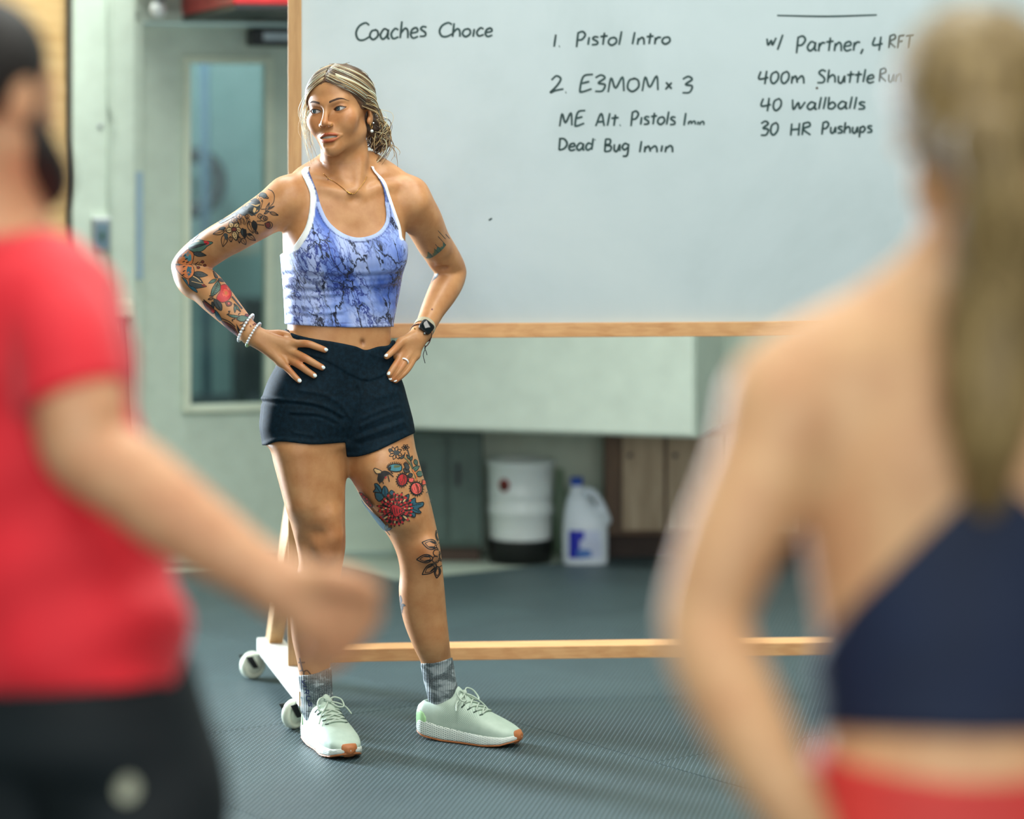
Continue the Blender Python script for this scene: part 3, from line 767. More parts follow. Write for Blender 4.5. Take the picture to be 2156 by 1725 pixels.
def strokes_to_board(name, strokes, rpx, parent, mat=M_INK, off=-0.0006):
    vs, fs = [], []; o = 0
    for st_ in strokes:
        pts = catmull(st_, 5) if len(st_) > 2 else np.array([np.array(st_[0]) + (np.array(st_[-1]) - np.array(st_[0])) * k / 4 for k in range(5)])
        loc = np.array([bp(x, y, .022) for x, y in pts])
        if len(loc) < 2: continue
        t = np.gradient(loc, axis=0); t /= np.linalg.norm(t, axis=1)[:, None] + 1e-9
        nrm = np.column_stack([-t[:, 1], t[:, 0]]); hw = rpx * 7.5 / F_PX
        n = len(loc); wv = hw * (0.85 + 0.3 * np.sin(np.linspace(0.3, 2.8, n)))
        L, Rr = loc + nrm * wv[:, None], loc - nrm * wv[:, None]
        for a, b in zip(L, Rr):
            for p in (a, b): vs.append((BM @ Vector((p[0], .022 + off, p[1])))[:])
        fs += [(o + 2 * i, o + 2 * i + 1, o + 2 * i + 3, o + 2 * i + 2) for i in range(n - 1)]
        o += 2 * n
    return mesh_obj(name, vs, fs, mat, parent, False)
rng = random.Random(5)
def word(text, x0, x1, base, top, slope=-0.01, r=2.2, small=1.0):
    wtot = sum(GL[c][0] for c in text); sc = (x1 - x0) / wtot; cap = base - top; x = x0; out = []
    for c in text:
        w, sts = GL[c]; dy = rng.uniform(-.03, .03) * cap
        for s in sts:
            out.append([(x + px * sc + 0.06 * cap * py, base + (x - x0) * slope - py * cap * (small if c in 'min' and small < 1 else 1) + dy) for px, py in s])
        x += w * sc
    o = strokes_to_board('handwritten_word', out, r, panel); o['label'] = 'handwritten dark green marker words "%s"' % text
for wd in (('Coaches', 747, 900, 84, 48, -.04), ('Choice', 923, 1038, 77, 48, 0.0), ('1.', 1163, 1183, 99, 73), ('Pistol', 1212, 1310, 96, 67, -.02), ('Intro', 1328, 1413, 94, 68),
    ('2.', 1156, 1198, 196, 161), ('E3MOM', 1217, 1390, 194, 159), ('x', 1399, 1417, 188, 171), ('3', 1432, 1461, 196, 161),
    ('ME', 1176, 1232, 266, 235), ('Alt.', 1252, 1311, 265, 238), ('Pistols', 1327, 1424, 263, 235, 0.0), ('Dead', 1174, 1250, 317, 292), ('Bug', 1270, 1326, 319, 292), ('1min', 1343, 1420, 321, 297),
    ('w/', 1612, 1648, 97, 70), ('Partner,', 1675, 1822, 108, 76, 0.0), ('4', 1835, 1861, 106, 76), ('RFT', 1870, 1924, 102, 74),
    ('400m', 1595, 1697, 177, 148), ('Shuttle', 1719, 1842, 175, 147), ('Run', 1850, 1902, 173, 145), ('40', 1600, 1648, 234, 205), ('Wallballs', 1665, 1824, 231, 205), ('30', 1598, 1641, 286, 256), ('HR', 1662, 1710, 285, 258), ('Pushups', 1729, 1838, 281, 257)):
    word(*wd)
word('1', 1436, 1448, 264, 237); word('min', 1448, 1484, 263, 242, 0.0, 1.9, .62)
strokes_to_board('marker_underline', [[(1636, 32.5), (1740, 34.5), (1846, 31.5)]], 1.8, panel)
strokes_to_board('marker_smudge', [[(1029, 464), (1036, 460)]], 1.8, panel)
strokes_to_board('marker_smudge', [[(1252, 295), (1254, 294)]], 1.3, panel)
strokes_to_board('brown_spot', [[(1718, 187), (1722, 184)]], 2.3, panel, plain('brown_spot', lin((58, 44, 26)), .5))
# ------------------------------------------------------------------ people: shared materials
def skin_mat(name, base, deep, gloss=0.42):
    t = NT(name); v = t.coord('Object')
    at = t.node('ShaderNodeVertexColor'); at.layer_name = 'tint'
    n = t.noise(v, 22, 4, 0.6); n2 = t.noise(v, 260, 3, 0.6)
    c = t.mix(t.ramp(n, [(0.35, (0, 0, 0)), (0.7, (1, 1, 1))]), base, deep)
    t.color(t.mix(1.0, c, at.outputs[0], 'MULTIPLY'))
    t.set(Roughness=gloss); t.b.inputs['Specular IOR Level'].default_value = 0.42
    t.b.inputs['Subsurface Weight'].default_value = 0.05
    t.b.inputs['Subsurface Radius'].default_value = (1.0, 0.35, 0.18); t.b.inputs['Subsurface Scale'].default_value = 0.008
    t.bump(n2, 0.06, 0.002); return t.m
M_SKIN = skin_mat('tan_skin', lin((194, 142, 96)), lin((176, 120, 76)))

# ------------------------------------------------------------------ the coach: body as one implicit surface
YT = 7.12
def row(py, cx, hw, rf, rb, yaw, Y=YT):
    s = F_PX / Y; c = P(cx, py, Y); return (c[2], c[0], Y, hw / s * 1.03, rf, rb, yaw)
TORSO = [row(372, 728, 62, .05, .06, 15), row(392, 728, 92, .062, .075, 15), row(420, 728, 118, .080, .082, 17), row(460, 726, 127, .095, .085, 18), row(500, 724, 127, .100, .085, 19),
    row(540, 723, 125, .098, .083, 20), row(575, 721, 120, .092, .08, 20), row(610, 720, 116, .087, .077, 20), row(650, 717, 111, .084, .074, 21), row(690, 714, 107, .083, .073, 22),
    row(722, 713, 109, .085, .076, 23), row(760, 709, 116, .090, .083, 24), row(800, 704, 126, .094, .095, 24), row(850, 700, 138, .095, .108, 24), row(895, 701, 146, .092, .112, 24), row(930, 704, 140, .075, .10, 24)]
def tl(z, x, y, yaw=19):                       # torso-local -> world at height z
    q = sorted(TORSO); zs = [r[0] for r in q]; cx = np.interp(z, zs, [r[1] for r in q]); a = math.radians(yaw)
    return np.array([cx + x * math.cos(a) - y * math.sin(a), YT + x * math.sin(a) + y * math.cos(a), z])
def zpx(py, Y=YT): return CAM_H - (py - HOR) * Y / F_PX

torso = [('+', loft(TORSO, 2.35), 0)]
for sx in (-1, 1):
    a = math.radians(19)
    rot = np.array([[math.cos(a), -math.sin(a), 0], [math.sin(a), math.cos(a), 0], [0, 0, 1]])
    torso.append(('+', ell(tl(zpx(535), sx * .068, -.072), (.060, .050, .056), rot), .045))
# shoulder girdle, collar bones, neck
NB = P(731, 372, 7.13)
ACR_R, ACR_L = P(606, 416, 7.065), P(862, 414, 7.17)
neck = [('+', chain([P(738, 420, 7.14), P(733, 372, 7.13), P(729, 335, 7.115), P(724, 285, 7.11)], [.062, .052, .0485, .05]), .03)]
gird = [('+', chain([P(700, 378, 7.15), P(650, 395, 7.11), ACR_R], [.042, .043, .046]), .05),
        ('+', chain([P(766, 372, 7.17), P(815, 388, 7.18), ACR_L], [.042, .042, .044]), .05),
        ('+', chain([P(690, 345, 7.16), P(655, 382, 7.13)], [.026, .03], smooth=False), .05),
        ('+', chain([P(778, 345, 7.17), P(808, 378, 7.18)], [.026, .03], smooth=False), .05),
        ('+', chain([P(733, 413, 7.045), P(690, 400, 7.045), P(640, 398, 7.06)], [.009, .008, .008]), .022),
        ('+', chain([P(757, 412, 7.058), P(800, 396, 7.09), P(840, 392, 7.13)], [.009, .008, .008]), .022),
        ('-', ell(P(745, 412, 7.035), (.011, .016, .010)), .02),
        ('+', chain([P(757, 312, 7.115), P(756, 352, 7.085), P(750, 402, 7.055)], [.012, .012, .009]), .02),
        ('+', chain([P(690, 320, 7.10), P(712, 360, 7.08), P(736, 404, 7.05)], [.010, .010, .008]), .02)]
torso += [('-', chain([P(757, 655, 7.02), P(763, 712, 7.024)], [.006, .006], smooth=False), .035)]
# arms
ARM_R = ([ACR_R, P(560, 450, 7.06), P(505, 484, 7.075), P(455, 514, 7.10), P(418, 540, 7.125), P(394, 561, 7.135), P(408, 588, 7.115), P(432, 604, 7.095), P(455, 628, 7.075), P(490, 665, 7.05), P(523, 699, 7.03)],
         [.052, .049, .0445, .0445, .043, .037, .0445, .0435, .0405, .033, .0255])
ARM_L = ([ACR_L, P(884, 455, 7.20), P(908, 500, 7.255), P(934, 543, 7.315), P(950, 570, 7.35), P(944, 592, 7.335), P(930, 620, 7.30), P(913, 650, 7.26), P(899, 680, 7.22), P(888, 699, 7.19)],
         [.049, .047, .043, .042, .038, .040, .037, .031, .0265, .025])
arms = [('+', chain(ARM_R[0], ARM_R[1]), .02), ('+', chain(ARM_L[0], ARM_L[1]), .02),
        ('+', chain([P(600, 425, 7.035), P(545, 462, 7.035), P(490, 500, 7.07)], [.030, .036, .026]), .03),
        ('+', chain([P(878, 430, 7.14), P(898, 470, 7.19), P(915, 520, 7.25)], [.030, .034, .026]), .03),
        ('+', ell(P(377, 561, 7.15), (.014, .016, .014)), .02),
        ('+', ell(P(966, 572, 7.375), (.014, .016, .016)), .02),
        ('-', chain([P(462, 566, 7.05), P(448, 556, 7.06)], [.006, .004], smooth=False), .02),
        ('-', chain([P(917, 570, 7.28), P(935, 562, 7.29)], [.004, .005], smooth=False), .02)]
# legs
def leg(pts): return ([P(x, y, Y) for x, y, Y, r in pts], [r for *_, r in pts])
LEG_R = leg([(648, 850, 7.10, .098), (648, 905, 7.095, .096), (650, 950, 7.09, .090), (656, 1000, 7.085, .0815), (663, 1050, 7.08, .074), (670, 1100, 7.075, .066), (676, 1150, 7.08, .0595), (674, 1195, 7.09, .053),
    (664, 1240, 7.115, .0575), (660, 1280, 7.125, .058), (657, 1335, 7.13, .0505), (660, 1385, 7.125, .0415), (664, 1430, 7.12, .0375), (669, 1478, 7.13, .035), (676, 1520, 7.125, .027)])
LEG_L = leg([(766, 850, 7.14, .095), (785, 905, 7.135, .093), (799, 950, 7.13, .088), (816, 1000, 7.12, .0835), (838, 1050, 7.11, .075), (862, 1100, 7.105, .062), (879, 1150, 7.105, .0545), (887, 1200, 7.12, .0525),
    (888, 1245, 7.135, .0565), (894, 1295, 7.145, .0545), (906, 1345, 7.15, .0465), (917, 1385, 7.17, .0385), (926, 1430, 7.185, .037), (936, 1478, 7.20, .035), (940, 1515, 7.20, .033)])
legs = [('+', chain(*LEG_R, n=5), .03), ('+', chain(*LEG_L, n=5), .035),
        ('+', ell(P(688, 1150, 7.037), (.029, .019, .034)), .03), ('+', ell(P(903, 1162, 7.06), (.024, .022, .033)), .02),
        ('-', chain([P(655, 1128, 7.005), P(700, 1112, 7.015)], [.006, .005], smooth=False), .03),
        ('-', chain([P(640, 1150, 7.02), P(652, 1185, 7.02)], [.005, .005], smooth=False), .035),
        ('+', chain([P(622, 960, 7.03), P(640, 1060, 7.025)], [.035, .03], smooth=False), .05),
        ('+', chain([P(690, 1090, 7.03), P(700, 1125, 7.03)], [.025, .02], smooth=False), .03),
        ('+', chain([P(800, 990, 7.05), P(850, 1090, 7.05)], [.035, .026], smooth=False), .05)]
for (ax_, ay, aY) in ((647, 1488, 7.13), (697, 1490, 7.10), (912, 1494, 7.21), (960, 1490, 7.175)):
    legs.append(('+', ell(P(ax_, ay, aY), (.010, .013, .013)), .02))
core = torso + gird + neck
# ---- hands laid on the hips
f, ax = field(core + legs[:2], (-.66, 6.9, .60), (-.20, 7.3, 1.05), .008)
v0, q0_ = surfnets(f, ax)
hip_bvh = BVHTree.FromPolygons([tuple(x) for x in v0], [tuple(map(int, x)) for x in q0_])
def ray(bvh, px, py):
    d = Vector(((px - W_PX / 2) / F_PX, 1, -(py - HOR) / F_PX)); L = d.length
    h = bvh.ray_cast(Vector((0, 0, CAM_H)), d / L)
    return h
def on_hip(px, py, r, fallback):
    h = ray(hip_bvh, px, py)
    Y = (h[0].y - r * 0.92 - 0.004) if h[0] is not None else fallback
    return P(px, py, Y)
RF = .0080
FING_R = [  # index, middle, ring, little: MCP, PIP, DIP, tip
    [(613, 724), (646, 724), (668, 731), (684, 737)], [(609, 738), (642, 754), (663, 766), (678, 774)],
    [(602, 752), (630, 769), (646, 781), (661, 791)], [(591, 762), (609, 780), (620, 792), (630, 802)]]
FING_L = [[(845, 722), (831, 736), (822, 744), (814, 751)], [(852, 737), (837, 763), (828, 776), (820, 788)],
    [(864, 742), (850, 766), (838, 783), (824, 798)], [(875, 748), (860, 775), (847, 790), (833, 802)]]
hand_R, hand_L, NAILS = [], [], []
wr_R, wr_L = P(524, 700, 7.03), P(887, 701, 7.185)
for fi, fg in enumerate(FING_R):
    sc = (1.0, 1.04, 1.0, .88)[fi]
    pts = [on_hip(*fg[0], .016, 7.02), on_hip(*fg[1], .013, 7.0), on_hip(*fg[2], .010, 7.0), on_hip(*fg[3], .0085, 7.0)]
    if fi == 3: pts[0] = P(*fg[0], min(pts[0][1], 7.035))
    hand_R.append(('+', chain(pts, [.0102 * sc, .0091 * sc, .0082 * sc, .0072 * sc], n=5), .006))
    hand_R.append(('+', chain([wr_R + np.array([0, -.004, .008 - fi * .006]), (wr_R + pts[0]) / 2 + np.array([0, -.004, 0]), pts[0]], [.016, .0145, .0115 * sc]), .012))
    NAILS.append((pts[3], pts[2], .0062 * sc, np.array([0.05, -.9, .42])))
hand_R.append(('+', chain([P(540, 702, 7.05), P(565, 706, 7.06), P(590, 704, 7.06), P(612, 708, 7.045)], [.014, .013, .011, .009]), .01))
for fi, fg in enumerate(FING_L):
    sc = (1.0, 1.04, 1.0, .88)[fi]
    yb = [7.135, 7.10, 7.085, 7.075][:]
    pts = [P(*fg[k], yb[k] + fi * .006) for k in range(4)]
    for k in range(1, 4):
        h = ray(hip_bvh, *fg[k])
        if h[0] is not None: pts[k] = P(*fg[k], min(pts[k][1], h[0].y - .010))
    hand_L.append(('+', chain(pts, [.0102 * sc, .0091 * sc, .0082 * sc, .0072 * sc], n=5), .006))
    hand_L.append(('+', chain([wr_L + np.array([(fi - 1.5) * .005, -.004, 0]), (wr_L + pts[0]) / 2 + np.array([0, -.006, 0]), pts[0]], [.016, .0145, .0115 * sc]), .012))
    NAILS.append((pts[3], pts[2], .0062 * sc, np.array([-.25, -.85, .40])))
hand_L.append(('+', chain([P(872, 715, 7.16), P(852, 722, 7.15), P(838, 738, 7.13), P(832, 748, 7.12)], [.015, .013, .011, .009]), .01))
_h = ray(hip_bvh, 763, 721); NAVEL = np.array(_h[0]) if _h[0] is not None else P(763, 721, 7.03)
BODY = core + [('-', ell(NAVEL + np.array([0, -.002, 0]), (.0058, .010, .0085)), .006)] + arms + legs
ALLW = BODY + hand_R + hand_L

# ---- head, in its own frame (x: her left, -y: face, z: up, eyes at z = 0)
HC = P(716, 232, 7.10)
def Rx(a): c, s = math.cos(a), math.sin(a); return np.array([[1, 0, 0], [0, c, -s], [0, s, c]])
def Ry(a): c, s = math.cos(a), math.sin(a); return np.array([[c, 0, s], [0, 1, 0], [-s, 0, c]])
def Rz(a): c, s = math.cos(a), math.sin(a); return np.array([[c, -s, 0], [s, c, 0], [0, 0, 1]])
HR = Ry(math.radians(-6.5)) @ Rz(math.radians(-19)) @ Rx(math.radians(-2))
def h2w(p): return np.asarray(p) @ HR.T + HC
def w2h(p): return (np.asarray(p) - HC) @ HR
EYE = .0315
def lens_cut(cx, cz, w, hh, y0, y1, tilt=0.0):
    R = (w * w + hh * hh) / (2 * hh); o = R - hh
    def fn(X, Y, Z):
        x = X - cx; z = Z - cz - tilt * x
        return np.maximum(np.maximum(np.sqrt(x * x + (z + o) ** 2) - R, np.sqrt(x * x + (z - o) ** 2) - R), np.maximum(y0 - Y, Y - y1))
    return Prim(fn, (cx - w, y0, cz - hh - abs(tilt * w)), (cx + w, y1, cz + hh + abs(tilt * w)))
LIP_U = chain([(-.0295, -.0780, -.0635), (-.016, -.0915, -.0612), (-.0045, -.0972, -.0588), (0, -.0968, -.0600), (.0045, -.0972, -.0588), (.016, -.0915, -.0612), (.0295, -.0780, -.0635)], [.0015, .0029, .0035, .0033, .0035, .0029, .0015])
LIP_D = chain([(-.0290, -.0780, -.0645), (-.015, -.0905, -.0735), (0, -.0950, -.0765), (.015, -.0905, -.0735), (.0290, -.0780, -.0645)], [.0015, .0037, .0046, .0037, .0015])
head = [('+', ell((0, .018, .030), (.0725, .093, .076)), 0), ('+', ell((0, -.028, .036), (.061, .054, .056)), .03), ('+', ell((0, -.026, -.030), (.0560, .056, .070)), .03)]
for sx in (-1, 1):
    head += [('+', cone((sx * .0450, -.002, -.056), (sx * .011, -.071, -.0925), .0130, .0118), .03), ('+', ell((sx * .0440, -.0560, -.0210), (.019, .021, .016)), .022),
             ('+', ell((sx * .033, -.060, -.038), (.020, .018, .020)), .028)]
head += [('+', ell((0, -.0785, -.0940), (.0125, .0130, .0135)), .022), ('+', ell((0, -.068, -.0640), (.0255, .0245, .027)), .018),
         ('+', chain([(-.036, -.072, .0200), (-.015, -.0835, .0165), (0, -.0845, .0150), (.015, -.0835, .0165), (.036, -.072, .0200)], [.006, .0065, .006, .0065, .006]), .02),
         ('+', chain([(0, -.084, .012), (0, -.0925, -.006), (0, -.1030, -.024), (0, -.1085, -.0315)], [.0062, .0062, .0078, .0090]), .012)]
for sx in (-1, 1):
    head += [('-', ell((sx * EYE, -.0965, .0005), (.0185, .0140, .0100)), .012)]
for sx in (-1, 1):
    head += [('+', ell((sx * .0105, -.0975, -.0365), (.0080, .0095, .0070)), .006), ('+', ell((sx * EYE, -.0705, .0005), (.0168, .0142, .0138)), .004),
             ('-', lens_cut(sx * EYE, .0000, .0160, .0055, -.1, -.060, sx * .10), .0012)]
head += [('-', cone((.0060, -.1045, -.0455), (.0052, -.100, -.0385), .0032, .0026), .003), ('-', cone((-.0060, -.1045, -.0455), (-.0052, -.100, -.0385), .0032, .0026), .003),
         ('+', LIP_U, .0045), ('+', LIP_D, .0045), ('-', lens_cut(0, -.0666, .0240, .0022, -.105, -.070), .002),
         ('-', ell((0, -.0945, -.0845), (.013, .005, .004)), .008)]
for sx in (-1, 1):                          # ears
    head += [('+', ell((sx * .0735, .0150, -.0080), (.0065, .0165, .0290), Rz(sx * .35)), .006), ('+', ell((sx * .0715, .008, -.034), (.0055, .0095, .0095)), .006),
             ('-', ell((sx * .0805, .0120, -.0060), (.0050, .0090, .0170), Rz(sx * .35)), .004)]
def in_head(p):
    """a world-space prim seen from the head's frame"""
    def fn(X, Y, Z):
        q = [HR[i, 0] * X + HR[i, 1] * Y + HR[i, 2] * Z + HC[i] for i in range(3)]
        return p.fn(*q)
    cr = w2h(np.array([[a, b, c] for a in (p.lo[0], p.hi[0]) for b in (p.lo[1], p.hi[1]) for c in (p.lo[2], p.hi[2])]))
    return Prim(fn, cr.min(0), cr.max(0))
nk_h = [(op, in_head(p), k) for op, p, k in torso[:1] + gird + neck]
fh, axh = field(head + nk_h, (-.110, -.125, -.155), (.108, .125, .120), .00135, .05)
vh, qh = surfnets(fh, axh); vh = relax(vh, qh, 1, .4)
# colours of the face
def dist(prim, p): return prim.fn(p[:, 0], p[:, 1], p[:, 2])
tint_h = np.ones((len(vh), 3))
lip = np.clip(1 - np.minimum(dist(LIP_U, vh), dist(LIP_D, vh)) / .0009, 0, 1)
lip *= (vh[:, 1] < -.072)
tint_h = tint_h * (1 - lip[:, None]) + lip[:, None] * np.array([.84, .40, .38])
for c_, r_, t_ in (((.046, -.062, -.026), .024, (1.04, .88, .84)), ((-.046, -.062, -.026), .024, (1.04, .88, .84)), ((0, -.108, -.032), .016, (1.03, .88, .84)),
                   ((EYE, -.083, .010), .012, (.80, .72, .70)), ((-EYE, -.083, .010), .012, (.80, .72, .70)), ((0, -.085, -.0668), .02, (1, 1, 1))):
    w_ = np.exp(-((vh - np.array(c_)) ** 2).sum(1) / r_ ** 2)[:, None]; tint_h = tint_h * (1 - w_) + tint_h * np.array(t_) * w_
mouth = np.exp(-((vh[:, 2] + .0672) / .0022) ** 2) * (np.abs(vh[:, 0]) < .021) * (vh[:, 1] > -.091) * (vh[:, 1] < -.06)
tint_h *= (1 - .9 * mouth)[:, None]

# ---- evaluate the body and join the pieces into one skin
BODY_LO, BODY_HI = (-.86, 6.86, .04), (-.08, 7.46, 1.50)
fb, axb = field(ALLW, BODY_LO, BODY_HI, .0045)
vb, qb = surfnets(fb, axb); vb = relax(vb, qb, 1, .5)
cutz = zpx(345)
def in_hand(v, s=0.0):
    r = (v[:, 0] > P(536 + s, 700, 7.05)[0]) & (v[:, 0] < P(720, 700, 7.0)[0]) & (v[:, 2] < zpx(684)) & (v[:, 2] > zpx(825)) & False
    return r
def w_near(v, a, b, pad):                     # beyond the wrist plane, inside the hand's box
    a = np.asarray(a); n = np.asarray(b) - a; n /= np.linalg.norm(n)
    return ((v - a) @ n)
hand_boxes = []
for (hand, arm, wr, lo_, hi_) in ((hand_R, ARM_R, wr_R, P(512, 830, 7.0), P(716, 680, 7.0)), (hand_L, ARM_L, wr_L, P(796, 830, 7.1), P(915, 680, 7.1))):
    lo = np.array([min(lo_[0], hi_[0]), 6.90, min(lo_[2], hi_[2])]); hi = np.array([max(lo_[0], hi_[0]), 7.26, max(lo_[2], hi_[2])])
    f_, a_ = field([('+', chain(arm[0][-4:], arm[1][-4:]), .02)] + hand, lo, hi, .0016, .03)
    hv, hq = surfnets(f_, a_); hv = relax(hv, hq, 1, .4)
    n = wr - arm[0][-2]; n /= np.linalg.norm(n)
    hv, hq = keep(hv, hq, (hv - wr) @ n > -.006)
    hand_boxes.append((hv, hq, wr, n))
vb, qb = keep(vb, qb, vb[:, 2] < cutz + .003)
vhw = h2w(vh)
msk = (vhw[:, 2] > cutz - .002)
used = np.unique(qh[msk[qh].any(1)]); tint_h2 = tint_h[used]
vhw, qh2 = keep(vhw, qh, msk)
bv, bq = merge([(vb, qb), (vhw, qh2)] + [(hb[0], hb[1]) for hb in hand_boxes])
tint = np.ones((len(bv), 3)); tint[len(vb):len(vb) + len(vhw)] = tint_h2
for c_, r_, t_ in [(P(367, 562, 7.14), .05, (1.0, .86, .80))] + [(P(*fg[k], 7.0), .016, (1.04, .86, .80)) for fg in FING_R for k in (1, 3)] + [(P(*fg[k], 7.09), .014, (1.04, .88, .82)) for fg in FING_L for k in (1, 3)] + [
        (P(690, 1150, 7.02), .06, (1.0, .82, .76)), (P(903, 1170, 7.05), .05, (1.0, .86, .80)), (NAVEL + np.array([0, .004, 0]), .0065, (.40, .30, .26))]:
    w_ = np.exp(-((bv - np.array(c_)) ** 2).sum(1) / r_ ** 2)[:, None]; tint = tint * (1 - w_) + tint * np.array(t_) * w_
coach = mesh_obj('person', bv, bq, M_SKIN); col_attr(coach, 'tint', tint)
tag(coach, 'person with hands on hips in blue marbled crop top and dark shorts before the whiteboard', 'person')
bvh = BVHTree.FromPolygons([tuple(x) for x in bv], [tuple(map(int, x)) for x in bq])
# ------------------------------------------------------------------ what the coach wears
def world_px(ax):
    X, Y, Z = ax[0][:, None, None], ax[1][None, :, None], ax[2][None, None, :]
    return W_PX / 2 + F_PX * X / Y + 0 * Z, HOR - F_PX * (Z - CAM_H) / Y + 0 * X, Y / F_PX
def garment(name, items, lo, hi, h, pix, sd, off, disp, mat, parent, cols=None, sm=1):
    f, ax = field(items, lo, hi, h)
    u, v, s = world_px(ax)
    o = off if np.isscalar(off) else pix.sample(off, u, v)
    if disp is not None: o = o + pix.sample(disp, u, v)
    g = smax(f - o, pix.sample(sd, u, v) * s, .0015)
    vv, qq = surfnets(g.astype(np.float32), ax); vv = relax(vv, qq, sm, .35)
    ob = mesh_obj(name, vv, qq, mat, parent)
    if cols is not None:
        uu, v2 = to_px(vv[:, 0], vv[:, 1], vv[:, 2]); col_attr(ob, 'tint', cols(uu, v2))
    return ob
def folds(pix, lines):
    """lines: (polyline px, amplitude m, half-width px)"""
    d = np.zeros(pix.xx.shape)
    for pl, a, w in lines:
        d += a * np.exp(-(pix.seg(catmull(pl, 6) if len(pl) > 2 else pl, False) / w) ** 2)
    return d

# ---- cropped tank top
def top_mat():
    t = NT('marbled_jersey'); v = t.coord('Object', (1, 1, 1), (0, 0.42, 0))
    at = t.node('ShaderNodeVertexColor'); at.layer_name = 'tint'
    sep = t.node('ShaderNodeSeparateColor'); t.link(at.outputs[0], sep.inputs[0])
    mp = t.node('ShaderNodeMapping'); mp.inputs['Scale'].default_value = (1.0, 0.7, 0.42); t.link(v, mp.inputs[0])
    nz = t.node('ShaderNodeTexNoise', Scale=36.0, Detail=5.0, Roughness=0.58); t.link(mp.outputs[0], nz.inputs['Vector'])
    warp = t.node('ShaderNodeMixRGB'); warp.blend_type = 'LINEAR_LIGHT'; warp.inputs[0].default_value = 0.028
    t.link(mp.outputs[0], warp.inputs[1]); t.link(nz.outputs['Color'], warp.inputs[2])
    def crack(scale, w0, w1):
        vo = t.node('ShaderNodeTexVoronoi', Scale=scale); vo.feature = 'DISTANCE_TO_EDGE'; t.link(warp.outputs[0], vo.inputs['Vector'])
        return t.ramp(vo.outputs['Distance'], [(w0, (1, 1, 1)), (w1, (0, 0, 0))])
    big, fine = crack(25, .020, .060), crack(60, .020, .11)
    patch = t.noise(mp.outputs[0], 14, 4, .6); patch2 = t.noise(mp.outputs[0], 9, 4, .6, .5)
    base = t.ramp(patch2, [(.38, lin((70, 104, 196))), (.5, lin((140, 164, 230))), (.62, lin((182, 196, 242)))])
    keepf = t.ramp(patch, [(.42, (0, 0, 0)), (.56, (1, 1, 1))]); keepb = t.ramp(t.noise(mp.outputs[0], 20, 3, .6), [(.38, (0, 0, 0)), (.5, (1, 1, 1))])
    c = t.mix(t.mix(1.0, fine, keepf, 'MULTIPLY'), base, lin((34, 52, 136)))
    c = t.mix(t.mix(1.0, big, keepb, 'MULTIPLY'), c, lin((14, 22, 52)))
    c = t.mix(t.math('SUBTRACT', 1.0, sep.outputs['Green']), c, lin((178, 194, 236)))
    c = t.mix(t.math('SUBTRACT', 1.0, sep.outputs['Blue']), c, lin((44, 56, 110)))
    c = t.mix(t.math('SUBTRACT', 1.0, sep.outputs['Red']), c, lin((236, 240, 240)))
    t.color(c); t.set(Roughness=0.6); t.b.inputs['Sheen Weight'].default_value = 0.15
    t.bump(t.noise(v, 420, 2), 0.08, .001); return t.m
ARMH_L = [(641, 352), (635, 365), (650.5, 402), (652.6, 428), (647, 465), (636, 492), (615, 521), (592, 535)]
NECK_C = [(655, 350), (651, 360), (667, 402), (675.5, 432), (690, 463), (711, 484), (736, 497), (761, 500), (790, 492), (807, 476), (813, 457), (811, 434), (807, 398), (796.5, 375), (786, 361), (780, 350)]
ARMH_R = [(787, 350), (791, 360), (811, 382), (822, 413), (834, 448), (843.5, 476), (847, 500)]
smt = lambda p: [tuple(x) for x in catmull(p, 6)]
poly_top = smt(ARMH_L)[::-1] + smt(NECK_C) + smt(ARMH_R) + [(880, 540), (880, 688)] + smt([(822, 688.5), (757, 690), (673, 687.5), (606, 683)]) + [(560, 680), (560, 540)]
px_t = Pix(540, 335, 900, 720)
sd_top = px_t.poly(poly_top)
d_al, d_ar, d_nk = px_t.seg(smt(ARMH_L), False), px_t.seg(smt(ARMH_R), False), px_t.seg(smt(NECK_C), False)
hem_d = px_t.seg(smt([(606, 683), (673, 687.5), (757, 690), (822, 688.5)]), False)
def top_cols(u, v):
    c = np.ones((len(u), 3))
    wl_ = px_t.sample(d_al, u, v); wr_ = px_t.sample(d_ar, u, v); nk = px_t.sample(d_nk, u, v); hm = px_t.sample(hem_d, u, v)
    white = np.clip((13 * np.clip((545 - v) / 20, .3, 1) - wl_) / 1.2, 0, 1); white = np.maximum(white, np.clip((6.5 - wr_) / 1.2, 0, 1))
    c[:, 0] -= white
    c[:, 1] -= np.clip((9 - nk) / 1.2, 0, 1) * (1 - white) * .75 * (v > 425)
    st = np.exp(-((nk - 9.8) / .8) ** 2) * (v > 430) + np.exp(-((hm - 9) / .7) ** 2) * .6
    st = np.maximum(st, np.clip((12 - nk) / 3, 0, 1) * (v < 425) * .55)
    c[:, 2] -= np.clip(st, 0, 1) * (1 - white); return np.clip(c, 0, 1)
fold_top = folds(px_t, [([(600, 577), (660, 581), (740, 583), (835, 577)], -.0028, 4), ([(600, 568), (680, 572), (760, 574), (838, 566)], .0016, 5),
    ([(602, 600), (680, 606), (760, 601), (832, 596)], .0026, 4.5), ([(602, 608), (680, 613), (760, 608)], -.002, 4), ([(604, 622), (660, 622), (720, 617)], .0022, 4), ([(604, 630), (660, 630), (716, 625)], -.0018, 4),
    ([(605, 645), (660, 646), (715, 640)], .0018, 4), ([(606, 655), (660, 660), (720, 655)], .002, 4), ([(606, 662), (660, 667), (720, 664)], -.0018, 3.5), ([(740, 640), (790, 634), (828, 630)], .0012, 6),
    ([(760, 660), (800, 655), (826, 650)], .001, 6)])
off_top = .0038 + .0012 * np.clip((10 - d_nk) / 2, 0, 1) + .0010 * np.clip((9 - hem_d) / 2, 0, 1)
